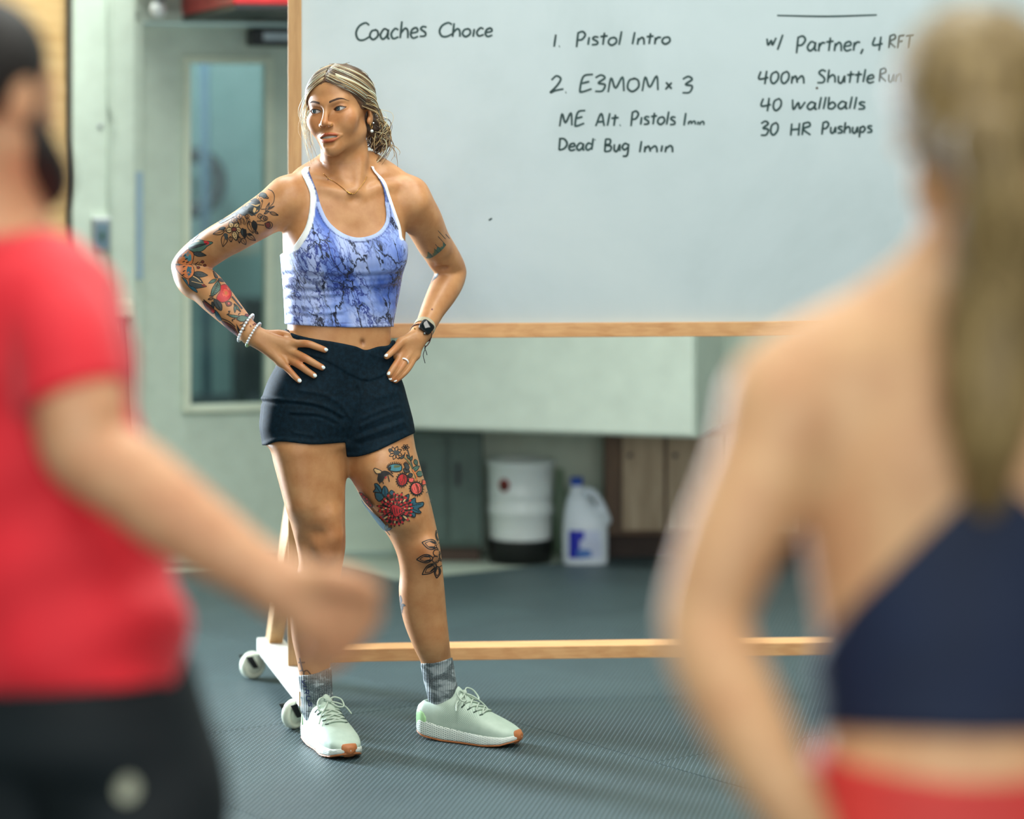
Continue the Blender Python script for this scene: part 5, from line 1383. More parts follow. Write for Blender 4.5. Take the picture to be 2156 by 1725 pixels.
# beads round the tattooed wrist
M_SILV = plain('silver_bead', lin((190, 198, 206)), .25, .1); M_GRNB = plain('green_seed_beads', lin((150, 186, 140)), .35, .25, 400)
def bracelet(name, pa, pb, Y, n, bead_r, mats):
    br = empty(name); br.parent = coach
    a, b = P(*pa, Y), P(*pb, Y); c = (a + b) / 2; u = (a - b) / 2; R_ = np.linalg.norm(u); u /= R_
    axis = np.array([.62, -.10, -.78]); w = np.cross(u, axis); w /= np.linalg.norm(w)
    if w[1] > 0: w = -w
    for k in range(n):
        t = math.pi * 2 * k / n; p = c + R_ * (math.cos(t) * u + math.sin(t) * w)
        v, f_, _ = sphere_geo(p, bead_r, 10, 7); mesh_obj('bead', v, f_, mats(k / n), br)
    tube('cord', [c + R_ * (math.cos(t) * u + math.sin(t) * w) for t in np.linspace(0, 2 * math.pi, 40, endpoint=False)], .0011, M_SILV, br, 6, closed=True)
    return br
bracelet('beaded_bracelet', (532, 663), (503, 718), 7.032, 27, .0036, lambda t: M_PEARL if t < .42 else M_SILV)
bracelet('beaded_bracelet', (547, 681), (520, 729), 7.022, 27, .0033, lambda t: M_PEARL if .08 < t < .38 else (M_GRNB if .38 <= t < .6 else M_SILV))
# watch and cord bracelet on the other wrist
wt = empty('wrist_watch'); wt.parent = coach
wc_ = P(897, 689.5, 7.165); uu_ = np.array([.77, .05, -.64]); uu_ /= np.linalg.norm(uu_)
vv_ = np.array([-.42, -.42, -.80]); vv_ -= uu_ * (vv_ @ uu_); vv_ /= np.linalg.norm(vv_); nn_ = np.cross(uu_, vv_)
if nn_[1] > 0: nn_ = -nn_
WMx = Matrix(((uu_[0], vv_[0], nn_[0], wc_[0]), (uu_[1], vv_[1], nn_[1], wc_[1]), (uu_[2], vv_[2], nn_[2], wc_[2]), (0, 0, 0, 1)))
def rbox(name, sx, sy, z0, z1, mat, parent, bev):
    bm = bmesh.new(); bmesh.ops.create_cube(bm, size=1)
    for v in bm.verts: v.co = Vector((v.co.x * sx, v.co.y * sy, (z0 + z1) / 2 + v.co.z * (z1 - z0)))
    bmesh.ops.bevel(bm, geom=[e for e in bm.edges if abs(e.verts[0].co.z - e.verts[1].co.z) > 1e-6], offset=bev, segments=5, affect='EDGES', profile=.5)
    bmesh.ops.bevel(bm, geom=[e for e in bm.edges if abs(e.verts[0].co.z - e.verts[1].co.z) < 1e-6 and e.verts[0].co.z > (z0 + z1) / 2], offset=min(.0018, (z1 - z0) * .4), segments=3, affect='EDGES', profile=.5)
    if WMx.to_3x3().determinant() < 0: bmesh.ops.reverse_faces(bm, faces=bm.faces)
    bm.transform(WMx); return bm_obj(name, bm, mat, parent, True)
rbox('watch_case', .0345, .0300, .000, .0085, plain('watch_case_black', lin((26, 26, 28)), .25, .05, metal=.4), wt, .008)
rbox('watch_screen', .0290, .0245, .0086, .0098, plain('watch_glass', lin((8, 18, 20)), .06, .05), wt, .006)
v, f_, _ = sphere_geo(np.array(WMx @ Vector((.006, .0165, .004))), .0032, 10, 8); mesh_obj('watch_crown', v, f_, M_STEEL, wt)
aw = wr_L - ARM_L[0][-2]; aw /= np.linalg.norm(aw); cw_ = (wr_L * .45 + ARM_L[0][-2] * .55)
def around(c, r, n=40):
    u = np.cross(aw, [0, 1, 0]); u /= np.linalg.norm(u); w = np.cross(aw, u)
    return [c + r * (math.cos(t) * u + math.sin(t) * w) for t in np.linspace(0, 2 * math.pi, n, endpoint=False)]
vs, fs = [], []
M_STRAP = plain('clear_strap', lin((176, 168, 142)), .3, .08)
for k, off in enumerate((-.009, -.0045, 0, .0045, .009)):
    vs += around(cw_ + aw * off, .0262 + (.0010 if abs(off) < .008 else 0))
for k in range(4):
    for i in range(40): i2 = (i + 1) % 40; fs.append((k * 40 + i, k * 40 + i2, (k + 1) * 40 + i2, (k + 1) * 40 + i))
mesh_obj('watch_strap', vs, fs, M_STRAP, wt)
M_CORD = plain('maroon_cord', lin((78, 34, 34)), .7, .2, 300); M_CORDB = plain('black_cord', lin((20, 24, 26)), .7, .2, 300)
cb_ = empty('cord_bracelet'); cb_.parent = coach
tube('cord', around(wr_L + aw * .002, .0275), .0014, M_CORD, cb_, 6, closed=True)
tube('cord_end', catmull([P(897, 728, 7.17), P(895, 735, 7.165), P(891, 748, 7.16), P(895, 765, 7.16)], 5), .0010, M_CORDB, cb_, 5)
tube('cord_end', catmull([P(897, 728, 7.17), P(894, 733, 7.165), P(897, 740, 7.16), P(899, 748, 7.16)], 5), .0010, M_CORDB, cb_, 5)
tube('cord_loop', catmull([P(908, 704, 7.19), P(906, 716, 7.185), P(902, 724, 7.175), P(897, 729, 7.17), P(890, 727, 7.165)], 5), .0013, M_CORD, cb_, 6)
v, f_, _ = sphere_geo(P(873.5, 692, 7.135), .0026, 10, 8); mesh_obj('charm', v, f_, M_GOLD, cb_)
# ring
rp = FING_L[2]; a = P(856, 756, 7.10); d = P(850, 766, 7.092) - P(864, 742, 7.125); d /= np.linalg.norm(d)
rc = None
for (op, pr, k) in hand_L:
    pass
def ring_at(c, d, r, name, mat):
    u = np.cross(d, [0, 1, 0]); u /= np.linalg.norm(u); w = np.cross(d, u)
    vs, fs, n = [], [], 28
    for off, rr in ((-.0024, r), (-.0016, r + .0011), (.0016, r + .0011), (.0024, r)):
        vs += [c + d * off + rr * (math.cos(t) * u + math.sin(t) * w) for t in np.linspace(0, 2 * math.pi, n, endpoint=False)]
    for k in range(3):
        for i in range(n): i2 = (i + 1) % n; fs.append((k * n + i, k * n + i2, (k + 1) * n + i2, (k + 1) * n + i))
    return mesh_obj(name, vs, fs, mat, coach)
h = ray(bvh, 851.5, 762)
if h[0] is not None: ring_at(np.array(h[0]) + np.array([0, .0085, 0]), d, .0098, 'finger_ring', plain('white_silicone', lin((238, 240, 242)), .35, .03))
# nails
M_NAIL = plain('pale_nail_polish', lin((216, 228, 230)), .18, .03)
for (tip, dip, r, up) in NAILS:
    d = tip - dip; d /= np.linalg.norm(d); u = up - d * (up @ d); u /= np.linalg.norm(u); s_ = np.cross(d, u)
    c = tip - d * .0005; vs, fs = [], []; n = 14
    for ring_, (k, lift) in enumerate(((1.0, .74), (.6, 1.02))):
        for i in range(n):
            t = 2 * math.pi * i / n; a_ = k * .0062 * math.cos(t); b_ = k * .0048 * math.sin(t)
            vs.append(c + d * (a_ + .0015) + s_ * b_ + u * (r * lift * math.sqrt(max(.05, 1 - (b_ / .0075) ** 2)) + .0012))
    fs = [(i, (i + 1) % n, n + (i + 1) % n, n + i) for i in range(n)] + [tuple(n + i for i in range(n))]
    mesh_obj('fingernail', vs, fs, M_NAIL, coach)
# ------------------------------------------------------------------ tattoos: ink hugging the skin
INK = {k: plain('ink_' + k, lin(c), .5, .12, 80) for k, c in dict(black=(34, 30, 30), grey=(62, 66, 66), teal=(44, 88, 104), aqua=(72, 130, 142), red=(186, 40, 44), coral=(214, 88, 66), pink=(222, 92, 84), orange=(196, 112, 62),
      brown=(112, 50, 40), cream=(206, 168, 118), olive=(96, 104, 72), green=(74, 104, 92), navy=(28, 40, 96)).items()}
class Tattoo:
    def __init__(s, name, T, bv_=None, parent=None):
        s.T, s.vs, s.fs, s.mi, s.mats, s.z = T, [], [], [], [], 0.0003
        s.name, s.b, s.parent = name, bvh if bv_ is None else bv_, coach if parent is None else parent
    def m(s, k):
        if k not in s.mats: s.mats.append(k)
        return s.mats.index(k)
    def grid(s, rows, mat):
        """rows of px points (same length); quads between"""
        s.z += .000012; idx = []
        for r in rows:
            line = []
            for (x, y) in r:
                h = ray(s.b, x, y)
                if h[0] is None or h[1].length < .1: line.append(-1); continue
                nrm = h[1] if h[1].y < 0 else -h[1]
                s.vs.append(tuple(h[0] + nrm * s.z)); line.append(len(s.vs) - 1)
            idx.append(line)
        for a, b in zip(idx, idx[1:]):
            for i in range(len(a) - 1):
                q = (a[i], a[i + 1], b[i + 1], b[i])
                if min(q) < 0: continue
                p = [np.array(s.vs[k]) for k in q]
                if max(np.linalg.norm(p[0] - p[2]), np.linalg.norm(p[1] - p[3])) > .022: continue
                s.fs.append(q); s.mi.append(s.m(mat))
    def line(s, pts, w=1.5, mat='black', closed=False, raw=False, taper=False):
        p = np.array([s.T(*q) for q in pts]) if not raw else np.array(pts, float)
        if closed: p = np.vstack([p, p[:1]])
        if len(p) > 2: p = catmull(p, max(2, 12 // len(p) + 2))
        else: p = np.array([p[0] + (p[1] - p[0]) * k / 4 for k in range(5)])
        t = np.gradient(p, axis=0); t /= np.linalg.norm(t, axis=1)[:, None] + 1e-9
        n = np.column_stack([-t[:, 1], t[:, 0]]) * w / 2
        if taper: n *= np.linspace(1, .15, len(n))[:, None]
        s.grid([list(map(tuple, p + n)), list(map(tuple, p - n))], mat)
    def fill(s, pts, mat, outline=None, w=1.4, smooth=True):
        p = np.array([s.T(*q) for q in pts]); p = np.vstack([p, p[:1]])
        if smooth: p = catmull(p, 4)
        else: p = np.vstack([np.array([a + (b - a) * k / 3 for k in range(3)]) for a, b in zip(p, p[1:])] + [p[-1:]])
        c = p[:-1].mean(0)
        s.grid([list(map(tuple, c + (p - c) * k)) for k in (1.0, .66, .33, .02)], mat)
        if outline: s.line(list(map(tuple, p)), w, outline, raw=True)
    def leaf(s, a, b, wd, mat=None, outline='black', w=1.4, vein=True, halves=None):
        a, b = np.array(a, float), np.array(b, float); d = b - a; L = np.linalg.norm(d); d /= L; n = np.array([-d[1], d[0]])
        up = [a + d * L * t + n * wd * math.sin(math.pi * t ** .8) for t in np.linspace(0, 1, 7)]; dn = [a + d * L * t - n * wd * math.sin(math.pi * t ** .8) for t in np.linspace(0, 1, 7)]
        if mat: s.fill([tuple(q) for q in up] + [tuple(q) for q in dn[1:-1][::-1]], mat)
        if halves: s.fill([tuple(q) for q in up] + [tuple(a + d * L * .5)], halves)
        if outline:
            s.line([tuple(q) for q in up], w, outline); s.line([tuple(q) for q in dn], w, outline)
            if vein: s.line([tuple(a), tuple(a + d * L * .9)], w * .7, outline)
    def done(s):
        if not s.fs: return
        o = mesh_obj(s.name, s.vs, s.fs, None, s.parent, True)
        for k in s.mats: o.data.materials.append(INK[k])
        o['kind'] = 'stuff'; o.data.polygons.foreach_set('material_index', np.array(s.mi, dtype=np.int32)[:len(o.data.polygons)]); return o
def crop(x0, y0, k): return lambda x, y: (x0 + x / k, y0 + y / k)

# upper arm: bird, blossom, leaves  (coordinates read off an 8.6x enlargement)
t = Tattoo('arm_tattoo', crop(360, 390, 8.625))
t.fill([(1330, 330), (1420, 270), (1540, 240), (1620, 300), (1625, 380), (1600, 480), (1480, 560), (1400, 520), (1330, 560), (1240, 520), (1120, 560), (1180, 490), (1290, 400)], 'grey')
t.fill([(1540, 235), (1610, 290), (1600, 330), (1480, 300), (1440, 280)], 'black'); t.fill([(1440, 340), (1520, 370), (1620, 340), (1560, 390)], 'cream')
t.fill([(1510, 400), (1550, 430), (1520, 500), (1490, 470)], 'cream')
for k in range(5): t.line([(1300 + 40 * k, 420 + 12 * k), (1360 + 35 * k, 470 + 14 * k), (1440 + 25 * k, 470 + 22 * k)], 1.2)
t.fill([(1590, 190), (1640, 140), (1710, 150), (1745, 200), (1700, 240), (1640, 210)], 'grey', 'black', 1.2); t.line([(1735, 190), (1770, 240), (1710, 235)], 1.8)
t.line([(1570, 180), (1560, 240)], 1.0); t.line([(1670, 290), (1650, 360), (1630, 440)], 1.2)
for x, y in ((1600, 200), (1630, 235), (1655, 265), (1590, 240), (1640, 280)): t.line([(x, y), (x + 14, y + 22)], 1.6)
for a, b in (((860, 660), (1180, 500)), ((880, 690), (1200, 540)), ((920, 690), (1150, 560)), ((1000, 600), (1220, 490))): t.line([a, b], 1.6, 'black')
t.fill([(860, 655), (1000, 600), (1180, 520), (1120, 580), (980, 660), (890, 695)], 'grey', 'black', 1.2)
t.line([(1760, 75), (1840, 110), (1880, 200), (1860, 320), (1800, 385), (1770, 440), (1700, 500)], 1.3)
for a, b, w_ in (((1720, 490), (1790, 315), 22), ((1760, 440), (1880, 380), 14), ((1790, 490), (1950, 545), 26), ((1690, 520), (1790, 470), 16)): t.leaf(a, b, w_)
t.line([(1640, 440), (1740, 430)], 1.3)
cx, cy = 1140, 800
for k, a in enumerate((-118, -52, 8, 62, 168 - 0, 118)):
    ra = math.radians(a); L = (150, 150, 160, 170, 150, 0)[k]
    if L: t.leaf((cx + 25 * math.cos(ra), cy + 25 * math.sin(ra)), (cx + L * math.cos(ra), cy + L * math.sin(ra)), 48, 'cream', 'black', 1.7)
t.leaf((1140, 830), (1190, 1005), 48, 'cream', 'black', 1.7)
t.fill([(1110, 770), (1180, 770), (1190, 830), (1110, 830)], 'brown', 'black')
for a, b, w_, m_ in (((980, 830), (765, 890), 42, None), ((1000, 780), (870, 800), 26, 'grey'), ((1000, 880), (945, 1115), 58, None), ((1080, 930), (1095, 1030), 30, None), ((1240, 930), (1245, 1050), 28, None), ((1290, 960), (1360, 1075), 44, None),
    ((1370, 880), (1535, 1000), 46, None), ((1300, 780), (1350, 960), 46, 'grey'), ((1410, 650), (1495, 870), 52, None), ((1500, 640), (1540, 830), 48, 'black'), ((1520, 830), (1585, 880), 20, None), ((1400, 880), (1480, 900), 18, 'black')): t.leaf(a, b, w_, m_)
t.fill([(955, 890), (990, 870), (1040, 900), (1010, 1000)], 'grey'); t.fill([(1310, 800), (1370, 800), (1370, 900), (1320, 950)], 'black')
for c_, r_ in (((1780, 720), 62), ((1680, 600), 52), ((1720, 600), 36), ((1620, 560), 40), ((1390, 570), 36), ((1250, 570), 50), ((1150, 640), 44)):
    t.line([(c_[0] + r_ * math.cos(a) * (1 + .12 * math.sin(5 * a)), c_[1] + r_ * math.sin(a)) for a in np.linspace(0, 5.7, 9)], 1.4, closed=True)
    t.line([(c_[0] - r_ * .5, c_[1]), (c_[0] + r_ * .4, c_[1] + r_ * .3)], 1.1); t.line([(c_[0], c_[1] - r_ * .7), (c_[0] + r_ * .1, c_[1] + r_ * .6)], 1.1)
t.fill([(1700, 690), (1780, 670), (1800, 740), (1740, 770)], 'brown', 'black'); t.line([(1560, 710), (1690, 720)], 1.6); t.line([(1560, 650), (1640, 650)], 1.4)
for k in range(9): t.line([(1160 + 32 * k, 560 + (k % 3) * 22), (1200 + 30 * k, 640 + (k % 2) * 26), (1230 + 24 * k, 700 + (k % 3) * 12)], 1.2)
t.done()
# elbow butterfly and dark leaves
t = Tattoo('arm_tattoo', crop(360, 390, 8.625))
t.fill([(310, 1100), (400, 1020), (500, 985), (600, 1010), (760, 1040), (660, 1110), (600, 1170), (520, 1210), (400, 1210), (330, 1160)], 'green', 'black'); t.fill([(590, 1020), (640, 1010), (700, 1050), (640, 1090)], 'red')
t.leaf((330, 1150), (660, 1060), 20, 'grey'); t.leaf((400, 1235), (645, 1275), 42, 'grey'); t.line([(340, 1080), (430, 1030), (520, 1010)], 2.2, 'cream')
t.fill([(310, 1165), (400, 1220), (415, 1300), (360, 1440), (150, 1430), (130, 1340), (200, 1250)], 'orange', 'black'); t.fill([(320, 1200), (370, 1280), (365, 1370), (300, 1370), (240, 1270)], 'aqua')
t.fill([(100, 1440), (360, 1450), (420, 1540), (400, 1640), (300, 1700), (160, 1600), (90, 1500)], 'orange', 'black'); t.fill([(310, 1470), (370, 1480), (370, 1600), (310, 1680), (285, 1560)], 'teal')
t.fill([(80, 1430), (350, 1425), (360, 1450), (110, 1462)], 'grey')
for x, y in ((250, 1280), (280, 1340), (230, 1390), (240, 1480), (240, 1560), (220, 1630), (180, 1290), (300, 1400)): t.line([(x - 24, y + 12), (x + 24, y - 10)], 2.2)
t.line([(400, 1430), (440, 1430), (500, 1390)], 1.4); t.line([(440, 1430), (560, 1450)], 1.3); t.line([(430, 1430), (490, 1500)], 1.3); t.line([(510, 1420), (550, 1390)], 1.3)
for c_ in ((575, 1390), (615, 1455), (497, 1497)): t.fill([(c_[0] + 28 * math.cos(a), c_[1] + 24 * math.sin(a)) for a in np.linspace(0, 5.5, 8)], 'brown', 'black', 1.0)
t.leaf((410, 1610), (670, 1640), 50, 'grey'); t.line([(360, 1030), (440, 960), (520, 880)], 5, 'teal', taper=True)
t.done()
# forearm: leaves, pomegranate, rose  (10.1x enlargement)
t = Tattoo('arm_tattoo', crop(360, 560, 10.145))
t.fill([(390, 260), (470, 190), (580, 230), (660, 320), (700, 400), (760, 440), (620, 470), (520, 480), (420, 440), (380, 350)], 'grey', 'black'); t.fill([(640, 380), (700, 380), (760, 440), (680, 440)], 'brown')
t.fill([(230, 240), (330, 300), (380, 400), (520, 480), (565, 570), (440, 500), (330, 380)], 'teal', 'black', 1.0); t.line([(370, 270), (375, 400)], 2.0, 'orange')
t.line([(440, 330), (560, 360), (690, 390)], 1.2, 'cream'); t.line([(470, 220), (560, 270), (640, 340)], 1.6, 'cream'); t.leaf((480, 150), (780, 200), 48, 'grey')
t.fill([(890, 95), (960, 180), (1000, 250), (940, 250)], 'grey', 'black'); t.leaf((975, 290), (800, 375), 34, 'green'); t.leaf((1000, 280), (1140, 340), 30, 'grey')
t.fill([(1000, 310), (1050, 400), (1050, 500), (960, 600), (860, 640), (870, 520), (920, 420)], 'green', 'black', 1.6); t.line([(1010, 330), (960, 480), (880, 620)], 1.2)
for k in range(6): t.line([(990 - 20 * k, 400 + 40 * k), (1020 - 12 * k, 430 + 36 * k)], 1.0); t.line([(990 - 20 * k, 400 + 40 * k), (930 - 8 * k, 440 + 30 * k)], 1.0)
t.fill([(1060, 420), (1160, 400), (1240, 480), (1290, 600), (1240, 720), (1110, 780), (1000, 730), (980, 660), (1050, 540)], 'red', 'brown', 1.6); t.fill([(1130, 500), (1210, 520), (1240, 620), (1160, 680), (1090, 600)], 'coral'); t.fill([(1150, 540), (1200, 560), (1190, 620), (1140, 600)], 'orange')
t.fill([(1160, 780), (1240, 760), (1300, 800), (1280, 850), (1200, 860)], 'brown', 'black'); t.fill([(1210, 790), (1250, 790), (1240, 830)], 'pink')
t.fill([(920, 700), (1010, 750), (1085, 830), (1080, 950), (980, 900), (920, 800)], 'grey', 'black', 1.6); t.line([(940, 720), (1060, 930)], 1.2); t.leaf((910, 690), (790, 715), 24, None)
t.line([(820, 640), (910, 650)], 2.0); t.line([(1300, 660), (1400, 780), (1520, 920)], 3.2, 'grey'); t.leaf((1340, 810), (1490, 985), 24, 'green'); t.leaf((1370, 840), (1365, 1005), 26, 'green')
t.leaf((880, 760), (920, 920), 24, 'grey'); t.fill([(680, 750), (760, 780), (880, 880), (950, 960), (900, 1020), (820, 960), (740, 880)], 'brown', 'black'); t.fill([(870, 930), (930, 950), (920, 1000), (870, 990)], 'red')
t.line([(700, 720), (800, 800), (900, 880)], 2.2); t.fill([(950, 940), (1010, 1000), (1060, 1080), (1090, 1150), (1040, 1160), (960, 1060)], 'teal', 'black')
t.fill([(1210, 1040), (1320, 1050), (1460, 1080), (1400, 1110), (1290, 1090)], 'green', 'black'); t.fill([(1400, 1140), (1480, 1070), (1600, 1080), (1660, 1110), (1600, 1170), (1500, 1190)], 'green', 'black', 1.4); t.line([(1400, 1130), (1640, 1110)], 1.0)
t.line([(1190, 1040), (1250, 1010), (1230, 970), (1270, 975)], 1.6); t.line([(1480, 1010), (1440, 1030), (1460, 1060)], 1.4); t.line([(1380, 1130), (1310, 1150), (1330, 1185)], 1.6); t.line([(1470, 1270), (1530, 1250), (1560, 1200), (1600, 1150)], 1.8)
t.line([(1520, 1280), (1530, 1350), (1590, 1380)], 1.4); t.fill([(1590, 1030), (1650, 1050), (1640, 1090), (1580, 1070)], 'brown', 'black')
t.fill([(1090, 1180), (1180, 1200), (1330, 1290), (1400, 1380), (1440, 1480), (1330, 1430), (1180, 1300)], 'brown', 'black', 1.6)
for k in range(3): t.line([(1200 + 20 * k, 1270 + 28 * k), (1330 - 10 * k, 1330 + 20 * k), (1400 - 30 * k, 1440)], 1.3)
t.fill([(1400, 1230), (1440, 1300), (1500, 1400), (1490, 1460), (1430, 1380)], 'black'); t.line([(1100, 1120), (1250, 1190), (1380, 1300)], 1.6)
for x, y in ((1780, 1190), (1790, 1240), (1760, 1260), (1810, 1250), (1640, 1230), (1700, 1290)): t.line([(x - 14, y - 12), (x + 14, y + 14)], 2.0, 'brown')
t.done()
# mountain band on the other arm, small mark below the elbow, moles  (4.1x)
t = Tattoo('arm_tattoo', crop(620, 340, 4.107))
base = [(1098, 802), (1120, 822), (1145, 838), (1170, 838), (1195, 828), (1220, 812), (1245, 792), (1268, 772), (1290, 750), (1310, 724), (1328, 695), (1342, 668), (1354, 642), (1362, 622)]
hts = [6, 14, 8, 26, 52, 20, 44, 62, 26, 84, 108, 44, 66, 20]
for mm, kk in (('olive', 1.0), ('green', .62)):
    t.grid([[t.T(x, y) for x, y in base], [t.T(x - .5 * kk * h, y - .55 * kk * h) for (x, y), h in zip(base, hts)], [t.T(x - .82 * kk * h, y - .9 * kk * h) for (x, y), h in zip(base, hts)]], mm)
for (x, y), h in zip(base, hts):
    if h > 40: t.line([(x, y), (x - .82 * h, y - .9 * h)], 1.2, 'grey')
t.fill([(1245, 965), (1235, 1000), (1200, 1030), (1175, 1060), (1205, 990)], 'grey')
for x, y, r in ((1190, 1280, 8), (290, 158, 6)):
    if r: t.fill([(x + r * math.cos(a), y + r * math.sin(a)) for a in np.linspace(0, 5.5, 7)], 'brown')
t.done()
# thigh: blossoms, flytraps, bee, chrysanthemum  (7.84x)
t = Tattoo('thigh_tattoo', crop(740, 910, 7.84))
for a in np.linspace(0, 2 * math.pi, 9)[:-1]:
    t.leaf((725 + 20 * math.cos(a), 345 + 20 * math.sin(a)), (725 + 115 * math.cos(a + .3), 345 + 115 * math.sin(a + .3)), 26, None, 'black', 1.6, False)
t.fill([(690, 310), (780, 310), (790, 360), (720, 380)], 'grey'); t.leaf((610, 290), (680, 310), 24, 'grey')
for a in np.linspace(0, 2 * math.pi, 7)[:-1]: t.leaf((890, 255), (890 + 66 * math.cos(a), 255 + 55 * math.sin(a)), 18, None, 'black', 1.3, False)
t.fill([(780, 430), (870, 370), (880, 340), (860, 420), (820, 440)], 'grey', 'black')
t.line([(870, 420), (950, 500), (1010, 620), (1060, 760)], 2.4, 'olive'); t.line([(925, 300), (960, 420), (1000, 560), (1060, 720)], 2.6, 'grey'); t.leaf((970, 480), (1000, 390), 18, 'green'); t.leaf((960, 450), (905, 370), 18, 'green'); t.leaf((1040, 450), (1080, 560), 30, 'green'); t.leaf((1000, 640), (1120, 560), 36, 'green')
t.leaf((850, 610), (960, 660), 40, 'grey'); t.leaf((1060, 700), (1200, 680), 46, 'green'); t.leaf((1000, 690), (930, 740), 34, 'grey'); t.line([(1000, 620), (1070, 740), (1060, 820)], 3.0, 'orange')
t.fill([(600, 610), (620, 560), (690, 530), (810, 545), (820, 630), (740, 655), (640, 640)], 'aqua', 'black', 2.0); t.fill([(600, 600), (650, 560), (640, 630)], 'black'); t.fill([(700, 550), (790, 550), (790, 580), (700, 590)], 'olive')
for k in range(11): a = math.pi * (1.02 + .075 * k); t.line([(715 + 110 * math.cos(a), 590 + 55 * math.sin(a)), (715 + 140 * math.cos(a), 590 + 100 * math.sin(a))], 1.6)
for k in range(6): a = math.pi * (1.2 + .12 * k); t.line([(900 + 40 * math.cos(a), 570 + 50 * math.sin(a)), (900 + 62 * math.cos(a), 570 + 84 * math.sin(a))], 1.5)
t.fill([(860, 530), (910, 520), (950, 590), (900, 620)], 'grey', 'black')
def trap(cx, cy, rx, ry, m_, rot):
    c_, s_ = math.cos(rot), math.sin(rot); R_ = lambda a, k: (cx + k * (rx * math.cos(a) * c_ - ry * math.sin(a) * s_), cy + k * (rx * math.cos(a) * s_ + ry * math.sin(a) * c_))
    t.fill([R_(a, 1.2) for a in np.linspace(0, 5.8, 12)], 'black')
    t.fill([R_(a, 1.0) for a in np.linspace(0, 5.8, 12)], m_, 'black', 1.2); t.line([R_(-1.5, .95), R_(0.2, .1), R_(1.6, .95)], 1.6, 'brown')
    for a in np.linspace(0, 6.1, 19): t.line([R_(a, 1.15), R_(a + .06, 1.42)], 1.6)
trap(835, 790, 78, 95, 'red', .2); trap(1065, 935, 88, 96, 'pink', -.3); t.fill([(940, 760), (1020, 770), (1000, 830), (940, 820)], 'pink', 'black'); t.fill([(1160, 790), (1215, 800), (1215, 860), (1160, 870)], 'coral', 'black')
t.line([(860, 710), (870, 800), (850, 880)], 2.0, 'brown'); t.line([(1060, 860), (1090, 930), (1100, 1010)], 2.0, 'brown')
t.fill([(440, 700), (520, 640), (600, 650), (640, 690), (580, 720), (540, 760), (520, 810), (470, 830), (430, 790)], 'black'); t.fill([(370, 620), (400, 600), (500, 650), (470, 680), (410, 680)], 'cream', 'black', 1.8); t.fill([(545, 735), (580, 740), (560, 770)], 'red')
for a, b in (((600, 720), (625, 820)), ((620, 680), (690, 740)), ((640, 660), (680, 690)), ((470, 830), (470, 850)), ((520, 820), (530, 855))): t.line([a, b], 2.0)
for p in ([(385, 850), (430, 850), (490, 920), (500, 1000), (420, 990), (370, 980), (400, 930)], [(490, 1010), (540, 890), (600, 950), (600, 1050), (540, 1060)], [(410, 1090), (400, 1000), (500, 1010), (540, 1070), (470, 1140)], [(620, 1000), (660, 960), (710, 1010), (680, 1060)],
          [(870, 1060), (940, 1030), (930, 1110), (890, 1140)], [(960, 1130), (1040, 1090), (1060, 1170), (1170, 1160), (1170, 1220), (1090, 1270), (1140, 1330), (1060, 1340), (980, 1290)], [(970, 1330), (1040, 1340), (1040, 1400), (980, 1390)]): t.fill(p, 'teal', 'black', 2.0)
for a, b in (((400, 870), (490, 1010)), ((550, 900), (560, 1050)), ((980, 1220), (1140, 1190)), ((980, 1260), (1110, 1320))): t.line([a, b], 1.4)
rg = random.Random(3); cx, cy = 730, 1270
t.fill([(cx + (250 + 20 * math.sin(5 * a)) * math.cos(a), cy + (240 + 20 * math.sin(7 * a)) * math.sin(a)) for a in np.linspace(0, 6.0, 18)], 'black')
for ring_, (r0, r1, n, wd) in enumerate(((150, 300, 24, 20), (110, 215, 19, 18), (60, 150, 14, 17))):
    for k in range(n):
        a = 2 * math.pi * k / n + .3 * ring_ + rg.uniform(-.06, .06); e = r1 * rg.uniform(.9, 1.04); b = a + rg.uniform(-.12, .12)
        p0, p1 = (cx + r0 * math.cos(a), cy + r0 * .95 * math.sin(a)), (cx + e * math.cos(b), cy + e * .95 * math.sin(b))
        t.leaf(p0, p1, wd, 'cream' if k % 3 == 0 else 'brown', 'black', 1.5, False)
        pm = (p1[0] * .72 + p0[0] * .28, p1[1] * .72 + p0[1] * .28); t.fill([(pm[0] + 20 * math.cos(q), pm[1] + 20 * math.sin(q)) for q in np.linspace(0, 5.4, 6)], 'red')
t.fill([(640, 1230), (700, 1190), (800, 1230), (880, 1300), (820, 1340), (750, 1390), (680, 1330)], 'red', 'black')
for k in range(5): t.line([(660 + 45 * k, 1220 + 16 * k), (700 + 30 * k, 1360 - 10 * k)], 1.5)
t.fill([(150, 980), (210, 1000), (300, 1090), (380, 1200), (330, 1220), (240, 1130)], 'brown', 'black'); 
for x, y in ((190, 1010), (235, 1060), (280, 1090), (290, 1140), (340, 1195)): t.fill([(x + 22 * math.cos(q), y + 22 * math.sin(q)) for q in np.linspace(0, 5.4, 6)], 'red', 'black', 1.0)
t.fill([(180, 1070), (330, 1260), (480, 1400), (590, 1530), (610, 1620), (520, 1560), (340, 1330), (220, 1160)], 'teal'); t.leaf((590, 1600), (620, 1500), 26, 'green'); t.leaf((600, 1600), (690, 1560), 20, 'teal'); t.line([(600, 1600), (660, 1680)], 1.6)
t.line([(1200, 1010), (1270, 970), (1240, 1000), (1290, 1040), (1270, 1165), (1310, 1100)], 1.6, 'grey')
t.done()
